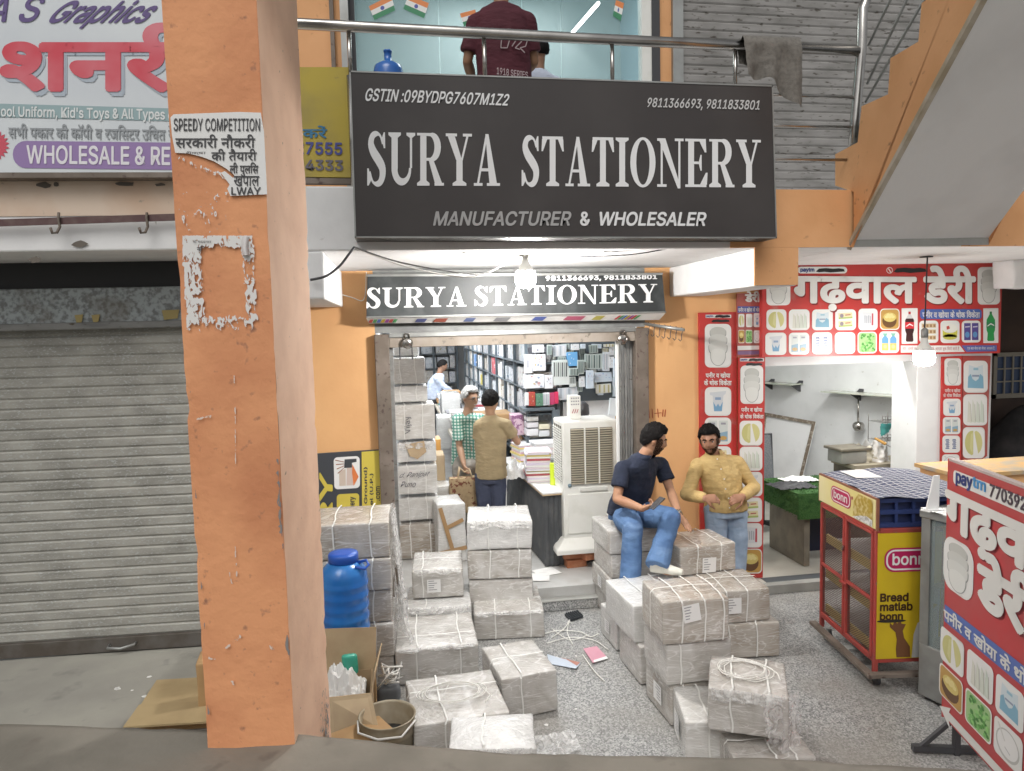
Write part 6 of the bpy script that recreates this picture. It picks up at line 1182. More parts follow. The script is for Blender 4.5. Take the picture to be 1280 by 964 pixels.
for s in (0, KL-.06): kbox(mb, s, s+.06, 0, .05, .381, kz-.051, DIRTYSTEEL); kbox(mb, s, s+.06, .55, .6, .381, kz-.051, DIRTYSTEEL)
each(mb, 'frame', sf); mb = MB(); kbox(mb, .061, KL-.061, .01, .014, .382, kz-.052, glassmat('cabinet_glass', (.3, .36, .36), .45, .08)); mb.build('glass', sf)
mb = MB(); kbox(mb, .0, KL, .52, .54, .382, kz-.052, flat(.16, .2, .2)); kbox(mb, .01, KL, .1, .5, .75, .76, DIRTYSTEEL); mb.build('inner_shelf', sf)
for k in range(2):
    mb = MB(); mb.lathe([(.02, 0), (.025, .02), (.015, .035)], KK(.05+.3*k, .05, .0), DARKM, 10); mb.build('foot', sf)
mb = MB(); a = at(1158, 638, Y=K0.y-.1); mb.hexa([a, a+V((.09, 0, 0)), a+V((.09, .01, 0)), a+V((0, .01, 0)), a+V((.05, .0, .22)), a+V((.09, 0, .22)), a+V((.09, .01, .22)), a+V((.05, .01, .22))], WHITE); mb.box(a.x, a.x+.1, a.y-.03, a.y+.05, a.z-.002, a.z+.006, WHITE); single(mb, 'acrylic_stand', 'small slanted white stand on top of steel cabinet', 'stand')
# counter behind the banner
mb = MB(); mb.hexa([KK(.9, .0, .0), KK(1.9, 0, 0), KK(1.9, .5, 0), KK(.9, .5, 0), KK(.9, .0, 1.0), KK(1.9, 0, 1.0), KK(1.9, .5, 1.0), KK(.9, .5, 1.0)], ORANGE); 
single(mb, 'orange_counter', 'orange painted counter just behind the red banner', 'counter')
mb = MB(); p = at(1245, 592, Y=4.6); mb.box(p.x-.35, p.x+1.2, 4.55, 4.95, 0, p.z, ORANGE2); mb.box(p.x-.38, p.x+1.2, 4.52, 4.98, p.z+.001, p.z+.03, mat('worn_orange_wood', (.6, .38, .16), .7, (.4, .34, .26), 7)); single(mb, 'half_wall', 'low orange half wall with worn top behind the red banner', 'wall')
# ---- red banner stand
bdir = ray(738, 431); bdir.z = 0; bdir.normalize(); ft = at(1177, 936, Z=0); bnn = V((-bdir.y, bdir.x, 0)); bnn = bnn if bnn.dot(CAM-ft) > 0 else -bnn
BPn = Plane(ft, bnn); B0 = BPn.hit(1178, 573); zt = B0.z; zb = BPn.hit(1170.5, 886).z
bn_ = thing('banner_stand', 'large red Hindi dairy banner on a black stand with an arrow at bottom', 'banner', ft)
bx = -bdir  # runs towards the camera
def sz(px, py): p = BPn.hit(px, py); return ((p-ft).dot(bx), p.z)
BS = SZ(ft, bx, bnn); s0 = .0; s1 = 1.75
mb = MB(); mb.prism([BS.hit(s0, zb), BS.hit(s1, zb), BS.hit(s1, zt), BS.hit(s0, zt)], -bnn*.035, mat('faded_red_banner', (.5, .055, .06), .4, (.42, .09, .09), 3, .4, .7)); mb.build('panel', bn_)
mb = MB(); ed = flat(.5, .42, .4)
mb.prism([BS.hit(s0-.012, zb-.01), BS.hit(s0-.001, zb-.01), BS.hit(s0-.001, zt+.012), BS.hit(s0-.012, zt+.012)], -bnn*.037, RED); mb.prism([BS.hit(s0, zt+.001), BS.hit(s1, zt+.001), BS.hit(s1, zt+.014), BS.hit(s0, zt+.014)], -bnn*.037, ed); mb.build('frame', bn_)
def BQ(pl_, pr_, yt=None): # quad from top-left px, bottom-left px and a right px
    (xa, ya), (xb, yb_) = pl_; a, b = sz(xa, ya), sz(xb, yb_); r = sz(*pr_)[0]; return ((a[0], b[1]), (r, b[1]), (r, a[1]), (a[0], a[1]))
OW = flat(.72, .72, .69, .4)
mb = MB(); q = BQ(((1192.5, 587), (1192, 604)), (1300, 640)); q = (q[0], (1.1, q[0][1]), (1.1, q[3][1]), q[3]); pp(mb, rr(q, .3), BS, OW, .003)
tx(mb, 'pay', BQ(((1196, 590), (1196, 607.5)), (1216.5, 612)), BS, flat(.03, .05, .2), .06, off=.005); q = BQ(((1217, 595), (1217, 609)), (1233.5, 614)); tx(mb, 'tm', q, BS, flat(.08, .3, .6), .06, off=.005)
q = BQ(((1238.5, 604), (1238.5, 621)), (1284, 632)); tx(mb, '770392', q, BS, flat(.08, .06, .08), .05, off=.005); mb.build('lettering', bn_)
mb = MB(); q = BQ(((1183, 610), (1183, 672)), (1275, 700)); w = q[1][0]-q[0][0]; q = (q[0], (q[0][0]+w*1.72, q[0][1]), (q[0][0]+w*1.72, q[3][1]), q[3]); SHB_ = flat(.2, .02, .03)
tx(mb, 'गढ़वाल', tuple((a+.008, b-.008) for a, b in q), BS, SHB_, .05, off=.003, copies=8); tx(mb, 'गढ़वाल', q, BS, OW, .055, off=.0055, copies=10)
a = sz(1249, 697); b = sz(1262, 784); c_ = sz(1222, 740)[0]; h_ = a[1]-b[1]; q = ((c_, b[1]), (c_+h_*1.7, b[1]), (c_+h_*1.7, a[1]), (c_, a[1])); tx(mb, 'डेरी', tuple((x+.008, y-.008) for x, y in q), BS, SHB_, .05, off=.003, copies=8); tx(mb, 'डेरी', q, BS, OW, .06, off=.0055, copies=10); mb.build('lettering', bn_)
zb0, zb1 = sz(1174.4, 771)[1], sz(1174.4, 749.5)[1]; mb = MB(); pp(mb, [(0.0, zb0), (s1, zb0), (s1, zb1), (0, zb1)], BS, flat(.1, .16, .42), .003); h_ = zb1-zb0; s_ = sz(1181, 764)[0]; tx(mb, 'पनीर व खोया के थोक िवकेता', ((s_, zb0+h_*.12), (s_+h_*11.5, zb0+h_*.12), (s_+h_*11.5, zb0+h_*.92), (s_, zb0+h_*.92)), BS, OW, .03, off=.005); mb.build('lettering', bn_)
def btile(kind, l, r_, t_, b_): mb = MB(); tile(mb, BQ((l, b_), r_), BS, kind); mb.build('product_picture', bn_)
q = BQ(((1181, 666), (1181, 731)), (1217, 740)); mb = MB(); tile(mb, q, BS, 'paneer', r=.3); mb.build('product_picture', bn_)
zA = sz(1176, 780)[1], sz(1176, 822)[1]; zC = sz(1175, 826)[1], sz(1175, 866)[1]
for kind, xa, xb, zz in (('khoya', (1176.5, 800), (1206, 815), zA), ('sticks', (1210, 815), (1243, 835), zA), ('pouch', (1246.5, 835), (1282, 860), zA), ('bowl', (1175, 840), (1204.5, 865), zC), ('peas', (1207.5, 870), (1241, 890), zC), ('plate', (1244, 890), (1280, 920), zC)):
    mb = MB(); a, b = sz(*xa)[0], sz(*xb)[0]; tile(mb, ((a, zz[1]), (b, zz[1]), (b, zz[0]), (a, zz[0])), BS, kind); mb.build('product_picture', bn_)
a = sz(1175, 882); mb = MB(); h = .055; pp(mb, [(a[0], a[1]), (a[0]+.13, a[1]+h), (a[0]+.11, a[1]+.02), (1.2, a[1]+.02), (1.2, a[1]-.03), (a[0]+.11, a[1]-.03), (a[0]+.13, a[1]-h-.02)], BS, OW, .003); mb.build('arrow', bn_)
mb = MB()
for s in (.03, s1-.1): mb.prism([BS.hit(s, .0)-bnn*.04, BS.hit(s+.04, 0)-bnn*.04, BS.hit(s+.04, zt-.1)-bnn*.04, BS.hit(s, zt-.1)-bnn*.04], -bnn*.03, DARKM)
each(mb, 'post', bn_)
for s in (.05, s1-.08):
    mb = MB(); c_ = BS.hit(s, .03)-bnn*.055; rbar(mb, c_-bnn*.24, c_+bnn*.24, .035, DARKM); rbar(mb, c_+bnn*.2, c_+bnn*.03+V((0, 0, .17)), .022, DARKM); mb.build('foot', bn_)
# ================================================================== wrapped cartons and clutter in the courtyard
GB = 'plastic wrapped cartons stacked in the courtyard'
rc = random.Random(33)
STRAP = mat('white_strap', (.74, .74, .71), .5)
def carton_w(lab, A, w, d, zt, h, rot, m=FILM, straps=(.27, .7), cross=None, label=None, seed=0, sag=.008, wob=.007, flap=0, sidelabel=None, name='wrapped_carton', grp=GB):
    """A = front left corner on plan, rot = turn of the front face in degrees"""
    rz = R(rot); ex = V((math.cos(rz), math.sin(rz), 0)); ey = V((-ex.y, ex.x, 0)); z0 = zt-h
    c = V((A[0], A[1], z0))+ex*w/2+ey*d/2; t = thing(name, lab, 'box', c, grp)
    mb = MB(); mb.rbox(c+V((0, 0, h/2)), (w, d, h-.004), m, .013, 9, rz, wob*.7, seed, sag); mb.build('carton', t, smooth=True)
    def rib(path, wv, wid=.005):
        pts = []
        for a, b in zip(path[:-1], path[1:]):
            n = 8; pts += [a.lerp(b, k/n) for k in range(n)]
        pts.append(path[-1]); vs = []; mb = MB()
        for i, p in enumerate(pts):
            p = p+wv*(.006*math.sin(i*.35+seed)+.008*noise.noise(V((i*.3, seed, 0)))); out = (p-c-V((0, 0, h/2))); p = p+V((noise.noise(p*9), noise.noise(p*9+V((5, 0, 0))), 0))*.002
            vs += [p-wv*wid, p+wv*wid]
        mb.add(vs, [(2*i, 2*i+1, 2*i+3, 2*i+2) for i in range(len(pts)-1)], STRAP); mb.build('strap', t)
    o = .0095
    def L(u, v, z): return V((A[0], A[1], z0))+ex*u+ey*v+V((0, 0, z))
    for f in straps: rib([L(w*f, -o, .01), L(w*f, -o, h-.012), L(w*f, .012, h+o+sag*.5), L(w*f, d/2, h+o+sag), L(w*f, d-.012, h+o+sag*.5), L(w*f, d+o, h-.012), L(w*f, d+o, .01)], ex)
    for f in ([cross] if cross else []): rib([L(-o, d*f, .01), L(-o, d*f, h-.012), L(.012, d*f, h+o+sag*.5+.003), L(w/2, d*f, h+o+sag+.003), L(w-.012, d*f, h+o+sag*.5+.003), L(w+o, d*f, h-.012), L(w+o, d*f, .01)], ey)
    if label:
        u, z, s, rt = label; mb = MB(); X = ex*math.cos(rt)+V((0, 0, 1))*math.sin(rt); Zv = V((0, 0, 1))*math.cos(rt)-ex*math.sin(rt); p = L(w*u, -.0125, h*z)
        mb.poly([p-X*s-Zv*s, p+X*s-Zv*s, p+X*s+Zv*s, p-X*s+Zv*s], WF)
        for k in range(5): q = p-ey*.0008+Zv*s*(.7-.33*k); l = rc.uniform(.4, 1.3); mb.poly([q-X*s*.8, q-X*s*.8+X*s*l, q-X*s*.8+X*s*l+Zv*s*.1, q-X*s*.8+Zv*s*.1], flat(.25, .25, .27))
        mb.build('label_sheet', t)
    if sidelabel:
        v, z, s = sidelabel; mb = MB(); p = L(-.0125, d*v, h*z); mb.poly([p-ey*s+V((0, 0, -s)), p+ey*s+V((0, 0, -s)), p+ey*s+V((0, 0, s)), p-ey*s+V((0, 0, s))], WF)
        for k in range(5): q = p-ex*.0008+V((0, 0, s*(.7-.33*k))); mb.poly([q-ey*s*.8, q+ey*s*rc.uniform(0, .7), q+ey*s*rc.uniform(0, .7)+V((0, 0, s*.1)), q-ey*s*.8+V((0, 0, s*.1))], flat(.3, .3, .32))
        mb.build('label_sheet', t)
    if flap:
        for (side, s0, s1, ln_) in ([('f', .05, .95, flap)] if flap > 0 else [('r', .05, .95, -flap)]):
            mb = MB()
            def fl(u, v):
                nn_ = noise.noise(V((u*7+seed, v*4, seed)))
                if side == 'f': return L(w*(s0+(s1-s0)*u), -.016-.02*abs(math.sin(u*11+seed))*v-.012*nn_*v, h+.012-ln_*v*(.75+.5*noise.noise(V((u*4, seed, 1)))))
                return L(w+.016+.05*v*(.5+nn_), d*(s0+(s1-s0)*u), h+.012-ln_*v*(.8+.4*noise.noise(V((u*4, seed, 1)))))
            mb.grid(fl, 26, 14, LOOSE); mb.build('loose_film', t, smooth=True)
    return t, L
# --- stack behind the blue drum
for k, (zt, h, lab) in enumerate(((1.19, .255, 'topmost carton of the five high stack behind the blue drum'), (.931, .228, 'second carton from the top behind the blue drum'), (.7, .235, 'middle carton of the five high stack behind the blue drum'), (.463, .244, 'fourth carton down behind the blue drum'), (.217, .215, 'lowest carton of the five high stack behind the blue drum'))):
    carton_w(lab, (-.68+rc.uniform(-.01, .01), 4.975), .585, .52, zt, h, -2+rc.uniform(-2, 2), FILMD if k == 0 else FILM, (.35, .78), None, None, 40+k, flap=(-.42 if k in (0, 2) else 0))
# --- loose drape of film down the right flank of that stack
mb = MB()
def dr(u, v): return V((-.07+.13*v*(.6+.5*noise.noise(V((u*5, v*4, 4))))+.02*math.sin(u*14), 5.0+.5*u, 1.2-1.0*v+.04*noise.noise(V((u*4, v*3, 8)))))
mb.grid(dr, 24, 30, LOOSE); single(mb, 'plastic_film', 'long loose sheet of clear film hanging down between the carton stacks', 'plastic film', smooth=True)
# --- middle left group
carton_w('carton with white label below the leaning film', (.06, 5.72), .42, .5, .56, .235, -4, FILM, (.2,), .5, (.42, .45, .055, .0), 51, flap=.05)
carton_w('carton with torn brown top under the labelled carton', (-.0, 5.56), .52, .5, .31, .3, -4, FILMW, (.3,), None, None, 52, flap=.08)
carton_w('wide carton in front of the labelled one', (-.084, 4.932), .59, .6, .264, .26, -1, FILM, (.26, .79), .3, None, 53, flap=.03)
carton_w('upper carton of the two high stack in the doorway, bulging with film', (.528, 5.78), .54, .5, .925, .25, -7, FILMW, (.33, .78), None, None, 54, sag=.02, wob=.014, flap=.1)
carton_w('lower carton of the two high stack in the doorway', (.525, 5.79), .54, .48, .67, .25, -7, FILM, (.35, .8), None, None, 55)
carton_w('buried carton under the two high stack in the doorway', (.53, 5.8), .54, .48, .415, .41, -7, FILM, (), None, None, 56)
carton_w('carton on the floor just below the two high doorway stack', (.54, 5.549), .57, .56, .232, .23, -6, FILM, (.3, .8), .45, None, 57, flap=.04)
carton_w('carton turned askew beside the string on the floor', (.588, 4.332), .38, .5, .282, .28, 8, FILM, (.35,), .5, None, 58)
t8, L8 = carton_w('carton with a loop of cord lying on its white top', (.02, 3.96), .57, .56, .25, .248, 4, FILM, (.33,), .62, None, 59)
carton_w('carton under a white sheet of film by the ledge', (.19, 3.6), .47, .34, .3, .3, -8, FILMW, (.4,), None, None, 60, sag=.02, wob=.012, flap=.12)
def cordloop(c, rx_, ry_, z, lab, seed, rz=0):
    mb = MB(); r = random.Random(seed)
    for k in range(5):
        a0 = r.uniform(0, 1); sx, sy = rx_*r.uniform(.82, 1.06), ry_*r.uniform(.8, 1.08); ox, oy = r.uniform(-.02, .02), r.uniform(-.015, .015)
        pts = [c+V((math.cos(rz)*(ox+sx*math.cos(a))-math.sin(rz)*(oy+sy*math.sin(a)), math.sin(rz)*(ox+sx*math.cos(a))+math.cos(rz)*(oy+sy*math.sin(a)), z+.004+.004*k+.01*noise.noise(V((math.cos(a)*2, math.sin(a)*2, k))))) for a in [a0+2*math.pi*i/28 for i in range(28)]]
        mb.tube(pts, .0028, CORD, 6, True)
    mb.tube([c+V((rx_*.9, 0, z+.02)), c+V((rx_*1.1, -.08, z+.01)), c+V((rx_*.9, -.16, z+.012))], .0036, CORD, 6)
    single(mb, 'cord_loop', lab, 'cord', smooth=True)
cordloop(L8(.27, .26, 0)*1, .2, .13, .27, 'coil of white cord on the top of the carton above the bucket', 2)
# --- stack inside the door at the left
INS = 'wrapped cartons in the tall stack inside the door'
for k, (y0, y1, x0, x1, lab, m, dy_) in enumerate(((432, 446, 492, 523, 'half seen carton at the very top of the tall stack inside the door', FILMW, .1), (446, 481, 490, 531, 'second carton down in the tall stack inside the door', FILMW, 0), (481.5, 504, 490, 534, 'flat carton third from the top inside the door', FILMW, 0), (504.5, 551, 494, 543, 'bulging white carton marked in pen inside the door', FILMW, -.05), (551.5, 579, 497, 545, 'carton with an open brown flap inside the door', FILMW, -.02), (580, 619.5, 498, 546, 'carton with two lines of pen writing inside the door', FILMW, -.03), (620, 652.5, 499, 548, 'grey carton third from bottom inside the door', FILMW, 0), (653, 691, 500, 554, 'lowest pale green brown carton inside the door', FILMD, -.05))):
    Y = 7.2+dy_; a, b = at(x0, y1, Y=Y), at(x1, y0, Y=Y); h = b.z-a.z; zb_ = a.z
    if k == 7: h += zb_-.195; zb_ = .195
    t, L = carton_w(lab, (a.x, Y), b.x-a.x, .4, zb_+h-.003, h-.003, 0, m, (.25, .7), None, None, 70+k, sag=.006, wob=.012 if k in (3, 4) else .006, grp=INS, flap=.1 if k == 4 else 0)
    pl = YP(Y-.016); mb = MB(); PEN = flat(.1, .1, .12, .6)
    if k == 3: tx(mb, 'Vijay', ((506, 543), (515, 541), (514, 519), (505, 522)), pl, PEN, .0, rot=True, off=.002); mb.build('pen_writing', t)
    if k == 5: tx(mb, 'd. Panipat', ((500, 599), (536, 597), (536, 589), (500, 591)), pl, PEN, 0, it=.15, off=.002); tx(mb, 'Puno', ((502, 609), (520, 609), (520, 602), (502, 602)), pl, PEN, 0, it=.15, off=.002); mb.build('pen_writing', t)
    if k == 4: pp(mb, [(506, 556), (530, 551), (533, 565), (522, 574), (512, 570)], pl, KR2, .004); mb.build('torn_flap', t)
a, b = at(548, 690, Y=6.95), at(582, 629, Y=6.95); t, L = carton_w('carton cross taped in brown standing beside the tall doorway stack', (a.x, 6.95), b.x-a.x, .4, b.z, b.z-.195, 6, FILMW, (), None, None, 81, sag=.02, wob=.014); w = b.x-a.x; h = b.z-.195
mb = MB(); TPE = mat('brown_tape', (.4, .25, .12), .4); 
for (u0, v0, u1, v1) in ((.1, .95, .6, .02), (.0, .18, 1.0, .24), (.3, .6, .9, .72)): 
    A_, B_ = L(w*u0, -.02, h*v0), L(w*u1, -.02, h*v1); d_ = (B_-A_).normalized(); n_ = V((-d_.z, 0, d_.x))*.02; mb.poly([A_-n_, B_-n_, B_+n_, A_+n_], TPE)
mb.build('tape', t)
# --- right group
for k, (zt, h, lab) in enumerate(((.82, .2, 'carton the man in the navy shirt sits on'), (.615, .205, 'carton directly under the seat carton, second from top'), (.405, .2, 'third carton down beneath the sitting man'), (.2, .195, 'lowest carton beneath the sitting man'))):
    carton_w(lab, (1.69+.012*(k % 2), 5.56+.01*k), .56, .5, zt, h, 2+rc.uniform(-2, 2), FILM, (.25, .75), None, None, 90+k, sidelabel=(.5, .5, .05) if k == 2 else None)
carton_w('low carton on the floor between the seat stack and front stack', (1.6, 5.12), .42, .36, .26, .256, 4, FILMW, (.3,), None, None, 95, sidelabel=(.5, .5, .05))
carton_w('carton under the sneaker of the sitting man, with torn brown top', (1.575, 4.64), .5, .56, .555, .27, 4, FILMW, (.3, .7), None, None, 96)
carton_w('split carton under the one that bears the sneaker', (1.6, 4.58), .42, .42, .283, .28, 3, FILM, (.4,), None, None, 97)
for k, (zt, h, lab, lbl) in enumerate(((.822, .275, 'topmost carton of the three high stack, white label tilted', (.42, .72, .055, .15)), (.545, .27, 'middle carton of the three high stack', None), (.272, .268, 'lowest carton of the three high stack on the floor', None))):
    carton_w(lab, (1.553+[0, .03, .06][k], 4.025+.015*k), .43, .4, zt, h, -1+2*k, FILMD if k == 0 else FILM, (.28, .62, .9) if k == 0 else (.2,), .5 if k == 0 else None, lbl, 100+k, sidelabel=(.45, .5, .06) if k == 2 else None)
carton_w('carton the man leans his hand on, with a small label', (2.14, 5.17), .5, .42, .765, .228, 6, FILMD, (.3, .72), None, (.5, .3, .06, -.04), 105)
carton_w('upper carton right of the front stack, with a label low on its face', (2.12, 4.83), .58, .45, .532, .255, -2, FILMD, (.4, .68), .5, (.5, .55, .06, 0), 106)
carton_w('lower brown carton beside the front stack', (2.15, 4.82), .62, .45, .275, .27, -3, FILMD, (.35, .7), None, None, 107)
carton_w('buried carton beneath the hand rest carton', (2.12, 5.3), .5, .4, .534, .53, 4, FILM, (), None, None, 108)
t6, L6_ = carton_w('tilted carton bearing a cord loop, loose film over its corner', (1.63, 3.56), .42, .42, .512, .245, -27, FILM, (.3, .75), None, None, 109, flap=.08)
cordloop(L6_(.19, .22, 0)*1, .15, .12, .255, 'coil of white cord on the carton nearest the banner foot', 5, -.3)
carton_w('carton on the floor under the tilted carton nearest the banner foot', (1.545, 3.67), .46, .42, .262, .26, -12, FILMW, (.3,), None, None, 110, sidelabel=(.5, .5, .07))
carton_w('flat torn carton half hidden by the ledge near the banner foot', (1.7, 3.38), .44, .3, .2, .2, -8, FILM, (.5, .75), .5, None, 111)
mb = MB(); c = L6_(.42, .0, 0)
mb.grid(lambda u, v: c+V((-.16+.26*u+.06*v*noise.noise(V((u*4, v*3, 6))), -.03-.02*v+.1*u, .24-.34*v*(.6+.5*u)+.03*noise.noise(V((u*5, v*4, 7))))), 16, 16, LOOSE); single(mb, 'plastic_film', 'flap of clear film trailing off the carton nearest the banner foot', 'plastic film', smooth=True)
# --- blue drum
dc_ = at(432, 760, Y=4.72); dr_ = .157; bz = .47
dm = thing('water_drum', 'blue plastic drum with screw lid beside the orange pillar', 'drum', (dc_.x, 4.72, bz))
BLU = mat('blue_plastic', (.02, .2, .68), .25, (.05, .32, .8), 3, .4, .7, coat=.4, coatr=.15); BLU.node_tree.nodes['Principled BSDF'].inputs['Transmission Weight'].default_value = .35; BLD = mat('blue_lid_plastic', (.02, .09, .42), .35)
def bt(f): return bz+f
mb = MB(); prof = [(.1, .0), (.14, .012), (.15, .05)]
for k in range(5): z = .07+.075*k; prof += [(.152, z), (.157, z+.015), (.157, z+.03), (.152, z+.045), (.151, z+.06)]
prof += [(.15, .46), (.135, .5), (.105, .53), (.088, .54)]
mb.lathe(prof, (dc_.x, 4.72, bz), BLU, 40); mb.build('barrel', dm, smooth=True)
mb = MB(); mb.lathe([(.087, .535), (.098, .54), (.098, .585), (.092, .595), (.04, .598)], (dc_.x, 4.72, bz), BLD, 36); mb.build('lid', dm, smooth=True)
mb = MB(); h0 = V((dc_.x, 4.72, bz)); mb.tube([h0+V((.09, -.03, .53)), h0+V((.15, -.04, .545)), h0+V((.165, -.06, .52)), h0+V((.14, -.08, .5)), h0+V((.08, -.09, .52))], .01, BLD); mb.build('handle', dm, smooth=True)
mb = MB(); mb.lathe([(.02, 0), (.024, .006), (.024, .03), (.012, .036)], V((dc_.x+.16, 4.6, bz+.03)), WPLAST, 14, (.6, -.8, .1)); mb.build('tap', dm, smooth=True)
mb = MB(); mb.rbox((dc_.x-.02, 4.72, .235), (.4, .36, .465), KR, .015, 5, .05, .005, 9); single(mb, 'cardboard_box', 'plain brown carton holding up the blue drum', 'box', smooth=True)
# --- open carton of rubbish
tcx = at(440, 860, Y=4.3).x; tr = thing('open_carton', 'open brown carton full of white plastic rubbish below the blue drum', 'box', (tcx, 4.35, 0))
CB1 = mat('inner_cardboard', (.45, .33, .2), .85, (.38, .27, .16), 7, .4, .7); x0, x1, y0, y1, z1 = tcx-.24, tcx+.12, 4.18, 4.5, .36
mb = MB()
for q in ((x0, x1, y0, y0+.008), (x0, x1, y1-.008, y1), (x0, x0+.008, y0+.008, y1-.008), (x1-.008, x1, y0+.008, y1-.008)): mb.box(q[0], q[1], q[2], q[3], .002, z1, CB1)
mb.box(x0, x1, y0, y1, .0, .002, CB1); mb.build('carton', tr)
def flapq(pts, name='flap', m=CB1):
    mb = MB(); n = (V(pts[1])-V(pts[0])).cross(V(pts[3])-V(pts[0])).normalized()*.006; mb.prism(pts, n, m); mb.build(name, tr)
flapq([(x0, y1, z1), (x1+.02, y1, z1), (x1+.03, y1+.05, z1+.25), (x0, y1+.06, z1+.27)])
flapq([(x0+.1, y0-.002, z1), (x1, y0-.002, z1), (x1+.04, y0-.15, z1-.13), (x0+.12, y0-.13, z1-.2)], m=KR2)
flapq([(x1, y0, z1), (x1, y1, z1), (x1+.06, y1-.02, z1+.17), (x1+.02, y0+.06, z1+.1)])
mb = MB()
mb.grid(lambda u, v: V((x0+.02+(x1-x0-.06)*u, y0+.03+(y1-y0-.06)*v, z1-.06+.2*max(0, math.sin(math.pi*u)*math.sin(math.pi*v))**.7*(.6+.9*noise.noise(V((u*5, v*5, 1))))+.05*noise.noise(V((u*14, v*14, 2))))), 30, 26, PAPER); mb.build('rubbish', tr)
mb = MB(); mb.rbox((x0+.22, y1-.06, z1+.07), (.09, .05, .13), flat(.05, .35, .25, .3), .02, 4, .3, .01, 4); mb.build('green_packet', tr, smooth=True)
mb = MB(); mb.rbox((tcx+.06, 3.98, .12), (.34, .2, .24), KR, .01, 4, .5, .006, 14); single(mb, 'cardboard_box', 'crushed brown carton between the rubbish carton and the bucket', 'box', smooth=True)
# --- old bucket
bk = at(484, 893, Z=.3); bt_ = thing('bucket', 'old grey brown bucket with a white wire handle by the ledge', 'bucket', (bk.x, bk.y, 0)); BKM = mat('old_bucket', (.28, .23, .15), .6, (.4, .35, .26), 6, .42, .65)
mb = MB(); prof = [(.13, .002), (.135, .02), (.15, .2), (.158, .205), (.152, .22), (.154, .24), (.162, .245), (.156, .26), (.158, .29), (.166, .3)]
mb.lathe(prof[:1]+prof+[(.16, .303), (.152, .29), (.142, .12), (.05, .12), (.001, .12)], (bk.x, bk.y, 0), BKM, 36); mb.build('pail', bt_, smooth=True)
mb = MB(); mb.lathe([(.13, .17), (.1, .178), (.03, .175)], (bk.x, bk.y, 0), BLACK, 24); mb.build('inner_disc', bt_)  # black disc set low inside the pail
mb = MB(); mb.tube([V((bk.x-.166, bk.y-.02, .29)), V((bk.x-.16, bk.y-.12, .275)), V((bk.x-.05, bk.y-.2, .27)), V((bk.x+.08, bk.y-.19, .265)), V((bk.x+.16, bk.y-.06, .28))], .006, CORD); mb.build('handle', bt_, smooth=True)
# white straps tangled behind the bucket
mb = MB(); p = at(488, 858, Z=.12)
for k in range(4):
    r = random.Random(k+60); mb.tube([p+V((r.uniform(-.1, .1), r.uniform(-.08, .08), r.uniform(.0, .16))) for _ in range(6)], .007, CORD, 6)
mb.rbox(p+V((-.02, .03, -.06)), (.16, .1, .12), mat('dark_bag', (.12, .13, .14), .4), .03, 4, 0, .02, 7); single(mb, 'strap_tangle', 'tangle of white straps on a dark bag behind the bucket', 'straps', smooth=True)
# --- flattened cartons between pillar and grey shutter
FC = mat('flat_cardboard', (.4, .3, .16), .85, (.34, .25, .13), 5, .4, .7)
for k, (pts, z, lab) in enumerate((([(196, 852), (262, 848), (262, 880), (176, 883)], .05, 'flattened carton sheet lying at the back, between pillar and grey shutter'), ([(174, 883), (262, 878), (262, 904), (154, 911)], .08, 'flattened carton sheet lying in front, between pillar and grey shutter'))):
    mb = MB(); mb.prism([at(x, y, Z=z+.02*(i in (1, 2))) for i, (x, y) in enumerate(pts)], (0, 0, .012), FC); mb.prism([at(x, y, Z=.004) for x, y in ((pts[0][0]+14, pts[0][1]+6), (262, pts[1][1]+8), (262, pts[2][1]+6), (pts[3][0]+20, pts[3][1]+4))], (0, 0, .03), KR); single(mb, 'flattened_carton', lab, 'cardboard')
a, b = at(244, 905, Z=.0), at(262, 905, Z=0); mb = MB(); mb.rbox((a.x+.13, a.y+.12, .2), (.24, .2, .4), KR, .02, 5, .1, .008, 17); single(mb, 'cardboard_box', 'brown carton peeping out beside the foot of the pillar', 'box', smooth=True)
# --- litter
def flatlit(pts, m, lab, name, z=.004): mb = MB(); P = [at(x, y, Z=z+.008*(i % 2)) for i, (x, y) in enumerate(pts)]; mb.prism(P, (0, 0, .002), m); return mb, P
mb, P = flatlit([(684, 818), (697, 822), (726, 829), (720, 836), (686, 830)], flat(.55, .62, .72), '', ''); mb.prism([p+V((0, 0, .004)) for p in [at(702, 823, Z=.006), at(725, 829, Z=.006), at(719, 835, Z=.006), at(704, 832, Z=.006)]], (0, 0, .001), flat(.45, .2, .15)); single(mb, 'paper_scrap', 'blue and red printed wrapper lying on the floor', 'litter')
mb, P = flatlit([(729, 811), (746, 808), (760, 823), (741, 829)], flat(.62, .3, .38), '', ''); mb.prism([p+V((0, 0, .004)) for p in [at(742, 826, Z=.008), at(758, 821, Z=.008), at(760, 824, Z=.008), at(742, 829, Z=.008)]], (0, 0, .001), WF); single(mb, 'paper_scrap', 'pink printed paper lying on the floor by the seat stack', 'litter')
p0 = [at(x, y, Z=.006) for x, y in ((706, 770), (722, 766), (729, 772), (713, 777))]; mb = MB(); mb.prism(p0, (0, 0, .02), flat(.03, .035, .04, .7))
for i in range(6):
    for j in range(4): c = p0[0].lerp(p0[1], (i+.5)/6).lerp(p0[3].lerp(p0[2], (i+.5)/6), (j+.5)/4); mb.lathe([(.01, .02), (.007, .032)], c, flat(.03, .035, .04, .7), 6)
single(mb, 'rubber_mat', 'small black studded rubber mat on the floor by the step', 'mat')
mb = MB()
